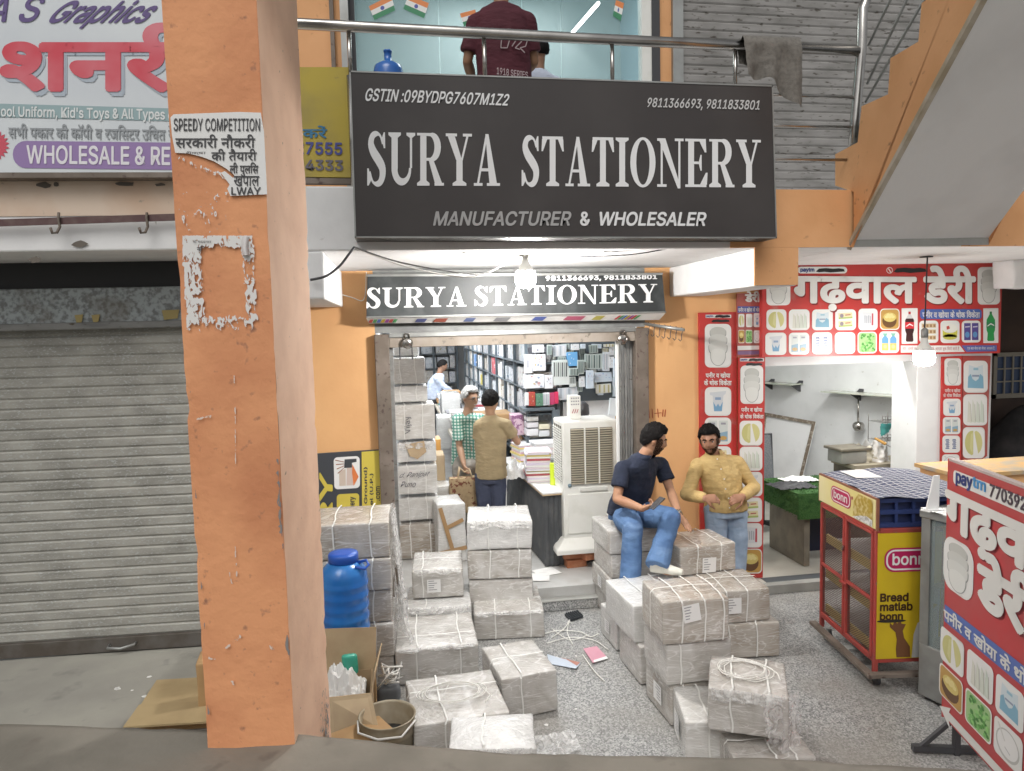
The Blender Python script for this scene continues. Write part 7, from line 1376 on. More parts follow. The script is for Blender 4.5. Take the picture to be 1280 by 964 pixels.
for k, pts in enumerate(([(681, 792), (700, 788), (725, 790), (738, 796), (748, 792)], [(690, 797), (706, 785), (712, 775), (709, 790), (716, 806)], [(728, 818), (742, 838), (756, 852)], [(684, 804), (712, 797), (741, 800), (760, 812)], [(690, 786), (712, 800), (735, 794)])):
    mb.tube([V(q) for q in spl([tuple(at(x, y, Z=.012+.006*noise.noise(V((x*.1, y*.1, k))))) for x, y in pts], 5)], .0042, CORD, 6)
single(mb, 'cut_string', 'loose cut white strings scattered on the floor by the step', 'string', smooth=True)
rl_ = random.Random(77)
for k in range(14):
    x, y = rl_.choice([(rl_.uniform(640, 880), rl_.uniform(880, 935)), (rl_.uniform(690, 760), rl_.uniform(770, 870)), (rl_.uniform(140, 200), rl_.uniform(845, 880))]); p = at(x, y, Z=.003); s = rl_.uniform(.008, .022); a0 = rl_.uniform(0, 3)
    mb = MB(); mb.prism([p+V((s*math.cos(a0+a)*rl_.uniform(.5, 1.2), s*math.sin(a0+a)*rl_.uniform(.5, 1.2), 0)) for a in (0, 1.3, 2.6, 4, 5.2)], (0, 0, .002), PAPER); single(mb, 'paper_bit', 'tiny torn paper bit on the courtyard floor', 'litter', 'paper bits on the floor')
mb = MB(); p = at(682, 935, Z=.01); mb.grid(lambda u, v: p+V((-.1+.3*u, -.12+.22*v, .01+.05*max(0, noise.noise(V((u*4, v*4, 3)))+.3))), 14, 12, LOOSE); single(mb, 'plastic_film', 'crumpled clear film on the floor near the ledge', 'plastic film', smooth=True)
# ================================================================== people
def remeshed(mb, name, m, parent, vox, sm=4, wr=0, wsc=9, seed=0):
    me = bpy.data.meshes.new('tmp'); me.from_pydata(mb.v, [], mb.f); o = bpy.data.objects.new('tmp', me); COL.objects.link(o)
    r = o.modifiers.new('r', 'REMESH'); r.mode = 'VOXEL'; r.voxel_size = vox; r.use_smooth_shade = True
    s = o.modifiers.new('s', 'SMOOTH'); s.factor = .5; s.iterations = sm
    dg = bpy.context.evaluated_depsgraph_get(); me2 = bpy.data.meshes.new_from_object(o.evaluated_get(dg)); bpy.data.objects.remove(o); bpy.data.meshes.remove(me)
    if wr:
        sv = V((seed*3.1, seed*1.7, 0)); ns = [v.normal.copy() for v in me2.vertices]
        for v, n in zip(me2.vertices, ns):
            p = v.co*wsc+sv; w = noise.noise(V((p.x, p.y, p.z*.6))); w2 = noise.noise(V((p.x*2.3+p.z, p.y*2.3, p.z*1.5)))
            v.co += n*wr*((1-abs(w)*2.2)*.8+w2*.45)
    me2.materials.clear(); me2.materials.append(m); me2.polygons.foreach_set('use_smooth', [True]*len(me2.polygons)); me2.name = name
    ob = bpy.data.objects.new(name, me2); COL.objects.link(ob); put(ob, parent); return ob
def limb(mb, pts, rs, n=14):
    """closed tapering tube with rounded ends"""
    pts = [V(p) for p in pts]; a = (pts[0]-pts[1]).normalized(); b = (pts[-1]-pts[-2]).normalized()
    P = [pts[0]+a*rs[0]*.85, pts[0]+a*rs[0]*.55]+pts+[pts[-1]+b*rs[-1]*.55, pts[-1]+b*rs[-1]*.85]; Rr = [rs[0]*.35, rs[0]*.8]+list(rs)+[rs[-1]*.8, rs[-1]*.35]
    mb.tube(P, Rr, BLACK, n)
def openlimb(mb, pts, rs, n=16):
    P, r = curve(pts, rs); a = (P[0]-P[1]).normalized(); mb.tube([P[0]+a*r[0]*.85, P[0]+a*r[0]*.55]+P, [r[0]*.35, r[0]*.8]+r, BLACK, n)
def curve(pts, rs, k=5):
    d = spl([tuple(p)+(r,) for p, r in zip(pts, rs)], k); return [V(q[:3]) for q in d], [q[3] for q in d]
def climb(mb, pts, rs, n=14): P, r = curve(pts, rs); limb(mb, P, r, n)
def torso(mb, rings, n=20):
    """rings: centre, side vector, forward vector, half width, half depth"""
    vs = []
    for c, s, f, a, b in rings: vs += [c+s*(a*math.cos(2*math.pi*k/n))+f*(b*math.sin(2*math.pi*k/n)) for k in range(n)]
    N = len(rings); mb.add(vs, [(i*n+k, i*n+(k+1) % n, (i+1)*n+(k+1) % n, (i+1)*n+k) for i in range(N-1) for k in range(n)]+[list(range(n))[::-1], [(N-1)*n+k for k in range(n)]], BLACK)
def gs(x, c, w): return math.exp(-((x-c)/w)**2)
def headpt(d):
    x, y, z = d; X, Y, Z = x*.075, y*.096, z*.118
    if z < 0: k = (-z)**1.6; X *= 1-.34*k; Y = Y*(1-.12*k) if y > 0 else Y*(1-.45*k)
    fr = max(0, y)
    Y += fr*(.024*gs(x, 0, .13)*gs(z, -.2, .13)+.012*gs(x, 0, .1)*gs(z, .0, .16)+.005*gs(z, .24, .1)*gs(x, 0, .6)-.011*(gs(x, .4, .17)+gs(x, -.4, .17))*gs(z, .06, .12)+.006*(gs(x, .55, .2)+gs(x, -.55, .2))*gs(z, -.18, .2)
             +.006*gs(x, 0, .26)*gs(z, -.47, .06)+.006*gs(x, 0, .26)*gs(z, -.6, .05)-.005*gs(x, 0, .3)*gs(z, -.535, .025)+.014*gs(x, 0, .3)*gs(z, -.86, .14))
    return V((X, Y, Z))
def dirs(lo, la): return V((math.sin(lo)*math.cos(la), math.cos(lo)*math.cos(la), math.sin(la)))
class Head:
    def __init__(s, c, f, tilt=0, sc=1.0):
        s.c = V(c); s.f = V(f).normalized(); up = V((0, 0, 1)); s.r = s.f.cross(up).normalized(); s.u = s.r.cross(s.f).normalized(); s.sc = sc
        if tilt: m = Matrix.Rotation(tilt, 3, s.f); s.r = m @ s.r; s.u = m @ s.u
    def w(s, p): return s.c+(s.r*p.x+s.f*p.y+s.u*p.z)*s.sc
    def skull(s, mb, nu=44, nv=30):
        vs = [s.w(headpt(dirs(2*math.pi*i/nu, -math.pi/2+math.pi*(j+.5)/nv))) for j in range(nv) for i in range(nu)]
        mb.add(vs, [(j*nu+i, j*nu+(i+1) % nu, (j+1)*nu+(i+1) % nu, (j+1)*nu+i) for j in range(nv-1) for i in range(nu)]+[list(range(nu))[::-1], [(nv-1)*nu+i for i in range(nu)]], BLACK)
        for sx in (-1, 1):
            mb.lathe([(.006, -.008), (.02, -.004), (.022, .004), (.014, .01)], s.w(V((sx*.074, -.012, -.002))), BLACK, 12, (s.r*sx-s.f*.5)); mb.tube([s.w(V((sx*.074, -.01, .02))), s.w(V((sx*.08, -.018, .0))), s.w(V((sx*.072, -.008, -.03)))], [.011*s.sc, .013*s.sc, .008*s.sc], BLACK, 8)
    def shell(s, mask, thick, name, m, parent, nu=72, nv=48, seed=0):
        P = {}; 
        def vert(i, j):
            d = dirs(2*math.pi*i/nu, -math.pi/2+math.pi*j/nv); k = mask(d); return d, k
        vs = []; idx = {}; fs = []; mb = MB()
        for j in range(nv+1):
            for i in range(nu):
                d, k = vert(i, j)
                if k > 0:
                    p = headpt(d); n = V((p.x/.0056, p.y/.0092, p.z/.0139)).normalized(); t = thick(d)*min(1, k*1.3)**.8*(1+.35*noise.noise(d*9+V((seed, 0, 0)))+.3*noise.noise(d*22)); idx[(i, j)] = len(vs); vs.append(s.w(p+n*(t+.0015)))
        for j in range(nv):
            for i in range(nu):
                q = [(i, j), ((i+1) % nu, j), ((i+1) % nu, j+1), (i, j+1)]
                if all(a in idx for a in q): fs.append([idx[a] for a in q])
        mb.add(vs, fs, m); return mb.build(name, parent, smooth=True)
HAIRB = mat('black_hair', (.006, .005, .005), .75, (.012, .01, .009), 60, .5, .7, bump=.5, bs=140, spec=.15)
HAIRW = mat('white_hair', (.55, .54, .52), .7, (.32, .31, .3), 40, .4, .65, bump=.8, bs=90)
BEARD = mat('beard', (.014, .01, .008), .85, (.1, .055, .035), 170, .52, .72, bump=.4, bs=220, spec=.1)
def _stub(m):
    t = m.node_tree; b = t.nodes['Principled BSDF']; tr = t.nodes.new('ShaderNodeBsdfTransparent'); mx = t.nodes.new('ShaderNodeMixShader'); tc = t.nodes.new('ShaderNodeTexCoord'); n = t.nodes.new('ShaderNodeTexNoise'); n.inputs['Scale'].default_value = 160; n.inputs['Detail'].default_value = 3
    t.links.new(tc.outputs['Object'], n.inputs['Vector']); mr = t.nodes.new('ShaderNodeMapRange'); mr.inputs['From Min'].default_value = .36; mr.inputs['From Max'].default_value = .6; mr.inputs['To Min'].default_value = .35; t.links.new(n.outputs['Fac'], mr.inputs[0]); t.links.new(mr.outputs[0], mx.inputs[0])
    t.links.new(tr.outputs[0], mx.inputs[1]); t.links.new(b.outputs[0], mx.inputs[2]); t.links.new(mx.outputs[0], t.nodes['Material Output'].inputs[0])
_stub(BEARD)
def hairmask(front=.6, side=.12, back=-.5):
    def f(d):
        y = d.y; lim = back+(side-back)*min(1, max(0, (y+.75)/.75)) if y < 0 else side+(front-side)*min(1, (y/.5))
        if y > 0 and abs(d.x) > .7: lim = min(lim, .1+.5*max(0, (y-.25)/.4))
        return (d.z-lim)*4
    return f
def beardmask(d):
    if d.y < .02 or d.z > .3: return 0
    k = 0
    jaw = -.28-.0*d.x
    if d.z < -.3 and d.z > -.97: k = min(1, (-.26-d.z)*5)
    if abs(d.x) > .74 and d.z < .3: k = max(k, .9)
    if abs(d.x) < .72 and d.z > -.42+.25*abs(d.x)**2 and abs(d.x) < .6: k = 0
    if abs(d.x) < .34 and -.44 < d.z < -.33: k = .7
    if abs(d.x) < .24 and -.66 < d.z < -.45: k = 0
    return k
def face(h, parent, beard=True, brow=HAIRB):
    for sx in (-1, 1):
        mb = MB(); c = h.w(V((sx*.031, .0735, .008))); mb.lathe([(.002, -.012), (.008, -.008), (.0106, 0), (.008, .0075), (.0045, .0105), (.001, .011)], c, flat(.45, .42, .39, .25), 16, h.f); e = mb.build('eye', parent, smooth=True)
        mb = MB(); mb.lathe([(.0056, .0), (.005, .0014)], c+h.f*.0102*1, flat(.015, .008, .005, .15), 12, h.f); mb.build('iris', e)
        mb = MB(); mb.tube([h.w(headpt(V((sx*x, math.sqrt(max(.01, 1-x*x-z*z)), z)))+V((0, .004, 0))) for x, z in ((.16, .2), (.32, .26), (.5, .26), (.62, .18))], [.003, .0055, .005, .0025], brow, 6); mb.build('eyebrow', parent, smooth=True)
    mb = MB(); mb.tube([h.w(headpt(V((x, math.sqrt(1-x*x-.29), z)))+V((0, .0005, 0))) for x, z in ((-.26, -.53), (-.1, -.52), (0, -.53), (.1, -.52), (.26, -.53))], [.002, .0055, .006, .0055, .002], mat('lips', (.26, .1, .08), .5), 6); mb.build('lips', parent, smooth=True)
    if beard: h.shell(beardmask, lambda d: .0035, 'beard', BEARD, parent)
def hand(mb, W, d, n, thumb=1, curl=.5, sc=1.0, splay=.06):
    W = V(W); d = V(d).normalized(); n = V(n); n = (n-d*n.dot(d)).normalized(); s = d.cross(n)*thumb
    torso(mb, [(W-d*.02*sc, s, n, .026*sc, .02*sc), (W+d*.02*sc, s, n, .034*sc, .019*sc), (W+d*.06*sc, s, n, .041*sc, .0165*sc), (W+d*.088*sc, s, n, .039*sc, .012*sc)], 14)
    for k, (o, l, r) in enumerate(((.029, .072, .0088), (.0098, .08, .0092), (-.0098, .075, .0088), (-.028, .058, .0078))):
        b = W+d*(.084-.004*abs(k-1))*sc+s*o*sc; dd = (d+s*o*splay*40*.05).normalized(); P = [b-dd*.02*sc]; p = b; P.append(p); a = 0
        for seg in (.42, .33, .25):
            a += curl*(1 if seg < .4 else .75)*(1+.12*k); p = p+(dd*math.cos(a)+n*math.sin(a))*l*seg*sc; P.append(p)
        limb(mb, P, [r*sc, r*sc, r*.95*sc, r*.85*sc, r*.7*sc], 9)
    b = W+d*.022*sc+s*.03*sc; t1 = (d*.62+s*.7+n*.35).normalized(); t2 = (d*.85+s*.3+n*.45*(1+curl)).normalized()
    limb(mb, [b-t1*.015*sc, b+t1*.036*sc, b+t1*.036*sc+t2*.03*sc, b+t1*.036*sc+t2*.052*sc], [.0125*sc, .0115*sc, .0095*sc, .0075*sc], 9)
def skin(c): return mat('skin', c, .5, (c[0]*.85, c[1]*.8, c[2]*.78), 9, .4, .7, spec=.35)
def fabric(name, c, c2=None, r=.85, b=.45, bs=15): return mat(name, c, r, c2 or tuple(x*.82 for x in c), 5, .4, .7, bump=b, bs=bs, bdist=.025, stretch=(1, 1, 2.2))
def person(label, base, head, torso_rings, arms, legs, skinc, shirt, trousers, sleeve, vox=.0065, hair=None, hairm=HAIRB, fc=True, beard=True, neck=None, wr=.0065, shoes=None, group=None, tw=1.0, tp=.013, wtop=None):
    """arms: dict(s,e,w,d,n,thumb,curl); legs: dict(h,k,a,t); torso_rings from pelvis to shoulder line"""
    t = thing('person', label, 'person', base, group); body = MB(); sc = head.sc
    torso(body, [(c, s, f, a*.94, b*.94) for c, s, f, a, b in torso_rings])
    nk = torso_rings[-1][0]; hb = head.w(V((0, -.015, -.07))); climb(body, [nk-V((0, 0, .03)), nk.lerp(hb, .5), hb], [.062*sc, .054*sc, .054*sc]); head.skull(body)
    for a in arms:
        climb(body, [a['s'], V(a['s']).lerp(V(a['e']), .5), a['e']], [.05*sc, .043*sc, .036*sc]); climb(body, [a['e'], V(a['e']).lerp(V(a['w']), .35), V(a['e']).lerp(V(a['w']), .7), a['w']], [.037*sc, .04*sc, .033*sc, .026*sc]); hand(body, a['w'], a['d'], a['n'], a.get('thumb', 1), a.get('curl', .5), sc)
    for l in legs:
        climb(body, [l['h'], V(l['h']).lerp(V(l['k']), .5), l['k']], [.078*sc, .07*sc, .052*sc]); climb(body, [l['k'], V(l['k']).lerp(V(l['a']), .35), V(l['k']).lerp(V(l['a']), .7), l['a']], [.05*sc, .054*sc, .042*sc, .034*sc])
        limb(body, [V(l['a'])-V((0, 0, .03*sc)), V(l['a']).lerp(V(l['t']), .6)-V((0, 0, .02*sc)), l['t']], [.036*sc, .034*sc, .026*sc])
    remeshed(body, 'body', skinc, t, vox, 3)
    # shirt
    sm = MB(); torso(sm, [(c, s, f, a+tp*(1.0 if i else 1.5), b+tp*(1.0 if i else 1.6)) for i, (c, s, f, a, b) in enumerate(torso_rings)])
    c, s, f, a, b = torso_rings[-1]; 
    for ar in arms:
        S_, E_, W_ = V(ar['s']), V(ar['e']), V(ar['w']); k = sleeve
        if k <= 1: P = [S_, S_.lerp(E_, k*.5), S_.lerp(E_, k)]; openlimb(sm, P, [.059*sc, .062*sc, .066*sc])
        else: climb(sm, [S_, S_.lerp(E_, .5), E_], [.06*sc, .054*sc, .051*sc]); climb(sm, [E_, E_.lerp(W_, .4), E_.lerp(W_, k-1)], [.051*sc, .05*sc, .041*sc])
        limb(sm, [nk-V((0, 0, .05*sc)), S_], [.052*sc, .057*sc])
    so_ = remeshed(sm, 'shirt', shirt, t, vox*1.2, 3, wr, 9, int(base[0]*10))
    tm = MB(); c0, s0, f0, a0, b0 = torso_rings[0]
    ring = [(c0-V((0, 0, .05*sc)), s0, f0, a0+.004, b0+.006), (c0+V((0, 0, .03*sc)), s0, f0, a0+.006, b0+.008), (torso_rings[1][0], s0, f0, torso_rings[1][3]+.003, torso_rings[1][4]+.003)]; torso(tm, ring)
    for l in legs: H_, K_, A_ = V(l['h']), V(l['k']), V(l['a']); climb(tm, [H_, H_.lerp(K_, .5), K_], [.098*sc*tw, .094*sc*tw, .078*sc*tw]); openlimb(tm, [K_, K_.lerp(A_, .4), A_-(K_-A_).normalized()*.03], [.078*sc*tw, .072*sc*tw, (l.get('cuff', .058))*sc]); limb(tm, [c0, H_], [.1*sc, .098*sc])
    remeshed(tm, 'trousers', trousers, t, vox*1.2, 3, wr*1.1, 8, int(base[1]*10))
    for l in legs:
        mb = MB(); A_, T_ = V(l['a']), V(l['t']); d_ = (T_-A_); d_.z = 0; d_.normalize(); s_ = V((d_.y, -d_.x, 0)); sole = min(A_.z-.075*sc, T_.z-.02)
        def z(v, zz): return V((v.x, v.y, zz))
        torso(mb, [(z(A_-d_*.055*sc, sole+.035*sc), s_, V((0, 0, 1)), .03*sc, .034*sc), (z(A_-d_*.02*sc, sole+.045*sc), s_, V((0, 0, 1)), .04*sc, .046*sc), (z(A_+d_*.06*sc, sole+.04*sc), s_, V((0, 0, 1)), .043*sc, .041*sc), (z(A_+d_*.13*sc, sole+.03*sc), s_, V((0, 0, 1)), .047*sc, .03*sc), (z(A_+d_*.19*sc, sole+.025*sc), s_, V((0, 0, 1)), .032*sc, .022*sc)], 16)
        limb(mb, [A_-V((0, 0, .03*sc)), A_+V((0, 0, .005))], [.042*sc, .043*sc]); remeshed(mb, 'shoe', shoes or flat(.05, .04, .035, .5), t, .006, 3)
    if hair: head.shell(hair[0], hair[1], 'hair', hairm, t)
    if fc: face(head, t, beard, hairm if hairm is not HAIRW else flat(.2, .19, .18, .8))
    return t
X1, Y1, Z1 = V((1, 0, 0)), V((0, 1, 0)), V((0, 0, 1))
def vec(x, y, z=0): return V((x, y, z)).normalized()
# ---------- sitting man in navy
seat = at(785, 640, Y=5.72); P0 = V((seat.x, 5.74, .93)); C0_ = at(796, 600, Y=5.62); N0_ = at(803, 571, Y=5.53)
sd = vec(.82, .5); fd = vec(.6, -.8); sd2 = vec(.78, .55, 0); fd2 = vec(.62, -.72, -.15)
def between(a, b, k): return V(a).lerp(V(b), k)
Hn = Head(at(817, 551, Y=5.5), vec(.93, -.2, -.2), -.05, 1.02)
rings = [(P0, sd, fd, .17, .125), (between(P0, C0_, .35)-fd*.01, sd, fd, .165, .135), (between(P0, C0_, .75), sd2, fd, .17, .13), (C0_+V((0, 0, .02)), sd2, fd2, .178, .12), (between(C0_, N0_, .7), sd2, fd2, .165, .09), (N0_+V((0, 0, .0)), sd2, fd2, .075, .065)]
As, Bs = at(778, 585, Y=5.5), at(826, 580, Y=5.7)
an = dict(s=As, e=at(771, 624, Y=5.42), w=at(803, 636, Y=5.2), d=vec(.9, .25, .12), n=vec(-.1, .6, .8), thumb=-1, curl=.75)
hb = V((at(851, 655, Z=.79).x, at(851, 655, Z=.79).y, .8))
bn2 = dict(s=Bs, e=at(838, 613, Y=5.6), w=at(849, 645, Y=5.34), d=vec(.25, -.75, -.5), n=vec(.0, -.3, -1), thumb=1, curl=.12)
LA = dict(h=P0+V((-.06, -.1, -.02)), k=at(791, 659, Y=5.32), a=at(787, 738, Y=5.24), t=at(800, 752, Y=5.12), cuff=.088)
LB_ = dict(h=P0+V((.09, -.0, -.02)), k=at(838, 648, Y=5.3), a=at(822, 704, Y=5.09), t=at(843, 715, Y=5.02), cuff=.088)
NAVYF = fabric('navy_pique', (.014, .02, .042), (.01, .015, .03), .9); JEAN = mat('blue_denim', (.1, .19, .36), .85, (.06, .125, .265), 5, .4, .65, bump=.4, bs=13, bdist=.025, stretch=(1, 1, 2), c3=(.2, .31, .5), s3=4, l3=.58, h3=.8)
hs_ = (hairmask(.52, .05, -.45), lambda d: .014+.018*max(0, d.z)+.008*max(0, d.y))
sit = person('man in a navy polo shirt and blue jeans sitting on wrapped cartons with a phone', P0, Hn, rings, [an, bn2], [LA, LB_], skin((.4, .22, .135)), NAVYF, JEAN, .62, .0055, hs_, wr=.007, tw=1.04, shoes=mat('white_sneaker', (.7, .69, .62), .6, (.58, .57, .5), 12))
# collar, watch, phone
def collar(c, up, side, fwd, r1, r2, m, parent, h=.035, open_=.5):
    mb = MB()
    def f(u, v): a = R(90)+open_+(2*math.pi-2*open_)*u; rr_ = r1+(r2-r1)*(1-v); return c+side*rr_*math.cos(a)+fwd*rr_*math.sin(a)*.95+up*(h*v*(1 if v < .7 else 1))
    mb.grid(f, 24, 3, m)
    def g(u, v): p = f(u, 1); a = R(90)+open_+(2*math.pi-2*open_)*u; o = side*math.cos(a)+fwd*math.sin(a); return p+o*(.022*v+.004)-up*(.05*v*v+.01*v)
    mb.grid(g, 24, 3, m); mb.build('collar', parent, smooth=True)
nu_ = (Hn.w(V((0, -.02, -.1)))-N0_).normalized(); collar(N0_+nu_*.012, nu_, sd2, fd2, .066, .075, NAVYF, sit, .04, .4)
mb = MB(); wdir = (V(bn2['w'])-V(bn2['e'])).normalized(); mb.lathe([(.031, -.012), (.033, -.01), (.033, .01), (.031, .012)], V(bn2['w'])-wdir*.02, STEEL, 20, wdir); mb.lathe([(.019, .028), (.019, .042), (.014, .044)], V(bn2['w'])-wdir*.02, STEEL, 16, vec(-.3, -.5, .8)); mb.build('wristwatch', sit)
mb = MB(); pc_ = at(821, 629, Y=5.17); pd = vec(.6, .1, .45); mb.obox(pc_, .13, .066, .009, DARKM, ax=(pd, vec(.3, -.9, 0), pd.cross(vec(.3, -.9, 0)).normalized())); mb.obox(pc_+pd*.05+pd.cross(vec(.3, -.9, 0)).normalized()*.006, .03, .03, .004, BLACK, ax=(pd, vec(.3, -.9, 0), pd.cross(vec(.3, -.9, 0)).normalized())); single(mb, 'phone', 'black mobile phone in the hand of the sitting man', 'phone', bevel=.002)
# ---------- standing man in yellow shirt
Yy = 5.82; hp = at(907, 655, Y=Yy); P0 = V((hp.x, Yy, .93)); N0_ = at(893, 568, Y=Yy-.02); C0_ = at(901, 600, Y=Yy-.02)
sd = vec(1, -.12); fd = vec(-.25, -1); Hn = Head(at(887, 551, Y=Yy-.05), vec(-.5, -.85, -.08), .1, 1.04)
rings = [(P0-V((0, 0, .06)), sd, fd, .175, .135), (P0+V((0, 0, .06)), sd, fd, .168, .135), (between(P0, C0_, .5), sd, fd, .164, .138), (between(P0, C0_, .85), sd, fd, .168, .125), (C0_+V((0, 0, .06)), sd, fd, .17, .11), (between(C0_, N0_, .8), sd, fd, .14, .082), (N0_, sd, fd, .075, .065)]
a1 = dict(s=at(873, 581, Y=Yy), e=at(858, 618, Y=Yy-.08), w=at(881, 623, Y=Yy-.33), d=vec(.95, -.2, -.05), n=vec(-.1, .8, -.5), thumb=-1, curl=.55)
a2 = dict(s=at(921, 578, Y=Yy-.02), e=at(943, 610, Y=Yy-.05), w=at(928, 621, Y=Yy-.3), d=vec(-.9, -.3, -.1), n=vec(.1, .8, -.5), thumb=1, curl=.7)
gx, gy = P0.x, Yy
Lg = [dict(h=P0+V((dx, 0, -.05)), k=V((gx+dx*1.15, gy-.02, .5)), a=V((gx+dx*1.25, gy, .1)), t=V((gx+dx*1.5, gy-.16, .05))) for dx in (-.09, .09)]
YSH = mat('mustard_shirt_cloth', (.56, .4, .17), .8, (.48, .33, .13), 6, .4, .7, bump=.5, bs=14, bdist=.025, stretch=(1, 1, 2.2)); JLT = mat('light_denim', (.36, .46, .6), .85, (.28, .38, .52), 6, .4, .7, bump=.4, bs=14, bdist=.02, stretch=(1, 1, 2.2))
st_ = person('bearded man in a mustard shirt and pale jeans standing by the dairy strips', (gx, gy, 0), Hn, rings, [a1, a2], Lg, skin((.36, .19, .12)), YSH, JLT, 1.88, .0055, (hairmask(.5, .05, -.4), lambda d: .012+.016*max(0, d.z)+.008*max(0, d.y)), wr=.007, shoes=flat(.1, .07, .05, .5))
nu_ = vec(-.1, -.05, 1); collar(N0_+nu_*.0, nu_, sd, fd, .062, .078, YSH, st_, .042, .5)
mb = MB()
def front(z, off): # a point on the shirt front at height z
    for (c1, s1, f1, a_1, b_1), (c2, s2, f2, a_2, b_2) in zip(rings[:-1], rings[1:]):
        if c1.z <= z <= c2.z: k = (z-c1.z)/(c2.z-c1.z); return c1.lerp(c2, k)+f1*((b_1+(b_2-b_1)*k)+.0135+off)
    return rings[0][0]+fd*.16
zs_ = [rings[0][0].z+.02+(N0_.z-.07-rings[0][0].z)*k/14 for k in range(15)]
mb.add([front(z, .006)+sd*o for z in zs_ for o in (-.016, .016)], [(2*i, 2*i+1, 2*i+3, 2*i+2) for i in range(14)], YSH); pk_ = mb.build('placket', st_, smooth=True)
for k in range(6): mb = MB(); mb.lathe([(.006, 0), (.006, .003)], front(zs_[1]+.085*k, .008), CORD, 10, fd); mb.build('button', pk_)
# ---------- old man with green checked shirt
def check():
    m = bpy.data.materials.new('green_check_cloth'); m.use_nodes = True; t = m.node_tree; b = t.nodes['Principled BSDF']; b.inputs['Roughness'].default_value = .85; tc = t.nodes.new('ShaderNodeTexCoord'); cur = None
    fac = []
    for dr_2 in ('X', 'Z'):
        w = t.nodes.new('ShaderNodeTexWave'); w.bands_direction = dr_2; w.inputs['Scale'].default_value = 9; w.inputs['Distortion'].default_value = .4; t.links.new(tc.outputs['Object'], w.inputs[0]); fac.append(w.outputs['Fac'])
    mu = t.nodes.new('ShaderNodeMath'); mu.operation = 'MULTIPLY'; t.links.new(fac[0], mu.inputs[0]); t.links.new(fac[1], mu.inputs[1])
    r = t.nodes.new('ShaderNodeValToRGB'); e = r.color_ramp.elements; e[0].color = (.1, .28, .22, 1); e[0].position = .12; e[1].color = (.62, .7, .64, 1); e[1].position = .4; t.links.new(mu.outputs[0], r.inputs[0]); t.links.new(r.outputs[0], b.inputs['Base Color']); return m
Yo = 7.8; gx = at(585, 590, Y=Yo).x; P0 = V((gx, Yo, 1.06)); N0_ = at(584, 516, Y=Yo); C0_ = at(585, 540, Y=Yo); sd = vec(.75, -.6); fd = vec(-.0+.6, -.75)
Hn = Head(at(588, 499, Y=Yo-.02), vec(.55, -.8, -.05), 0, 1.0)
rings = [(P0-V((0, 0, .08)), sd, fd, .17, .13), (P0+V((0, 0, .04)), sd, fd, .17, .135), (between(P0, C0_, .6), sd, fd, .168, .13), (C0_, sd, fd, .17, .115), (between(C0_, N0_, .75), sd, fd, .15, .085), (N0_, sd, fd, .07, .06)]
a1 = dict(s=at(571, 524, Y=Yo-.0), e=at(574, 557, Y=Yo-.03), w=at(580, 581, Y=Yo-.18), d=vec(.15, -.2, -1), n=vec(.9, .1, 0), thumb=1, curl=.9)
a2 = dict(s=at(601, 523, Y=Yo-.12), e=at(606, 556, Y=Yo-.15), w=at(612, 566, Y=Yo-.3), d=vec(.6, -.5, .1), n=vec(0, .6, -.7), thumb=-1, curl=.5)
Lg = [dict(h=P0+sd*dx-V((0, 0, .06)), k=V((gx, Yo, .66))+sd*dx*1.1, a=V((gx, Yo, .28))+sd*dx*1.1, t=V((gx, Yo, .24))+sd*dx*1.1+fd*.17) for dx in (-.09, .09)]
TRS = fabric('grey_beige_trousers', (.34, .31, .27))
om = person('grey haired man in glasses and a green checked shirt holding a printed bag', (gx, Yo, .19), Hn, rings, [a1, a2], Lg, skin((.38, .23, .15)), check(), TRS, .8, .008, (hairmask(.62, .1, -.55), lambda d: .022+.012*max(0, d.z)), HAIRW, True, False, shoes=flat(.06, .05, .05, .5))
mb = MB()
for sx in (-1, 1):
    c = Hn.w(V((sx*.031, .092, .006))); n = 14; mb.tube([c+(Hn.r*math.cos(2*math.pi*k/n)*.022+Hn.u*math.sin(2*math.pi*k/n)*.017) for k in range(n)], .002, BLACK, 6, True); mb.tube([Hn.w(V((sx*.053, .09, .01))), Hn.w(V((sx*.076, .0, .01)))], .002, BLACK, 6)
mb.tube([Hn.w(V((-.01, .094, .01))), Hn.w(V((.01, .094, .01)))], .002, BLACK, 6); mb.build('glasses', om)
Hn.shell(lambda d: .7 if (abs(d.x) < .32 and -.45 < d.z < -.33 and d.y > 0) else 0, lambda d: .005, 'moustache', HAIRW, om)
bgp = V(a1['w'])+V((.02, -.03, -.09)); bgt = thing('shopping_bag', 'brown printed shopping bag in the hand of the grey haired man', 'bag', bgp-V((0, 0, .4)))
BGM = mat('printed_jute', (.42, .31, .18), .9, (.36, .26, .15), 20, .45, .6, c3=(.16, .05, .03), s3=22, l3=.54, h3=.6); bw = at(602, 600, Y=Yo-.25).x-at(562, 600, Y=Yo-.25).x; bzt, bzb = at(582, 596, Y=Yo-.25).z, at(582, 640, Y=Yo-.25).z; bcx = at(581, 600, Y=Yo-.25).x
mb = MB(); mb.rbox((bcx, Yo-.25, (bzt+bzb)/2), (bw, .1, bzt-bzb), BGM, .012, 6, 0, .01, 21); mb.build('pouch', bgt, smooth=True)
for yy in (Yo-.29, Yo-.21): mb = MB(); mb.tube([V((bcx-.08, yy, bzt-.02)), V((bcx-.05, yy+.02, bzt+.1)), V((a1['w'].x, Yo-.22, a1['w'].z-.075)), V((bcx+.05, yy, bzt+.08)), V((bcx+.08, yy, bzt-.02))], .009, KR2, 8); mb.build('handle', bgt, smooth=True)
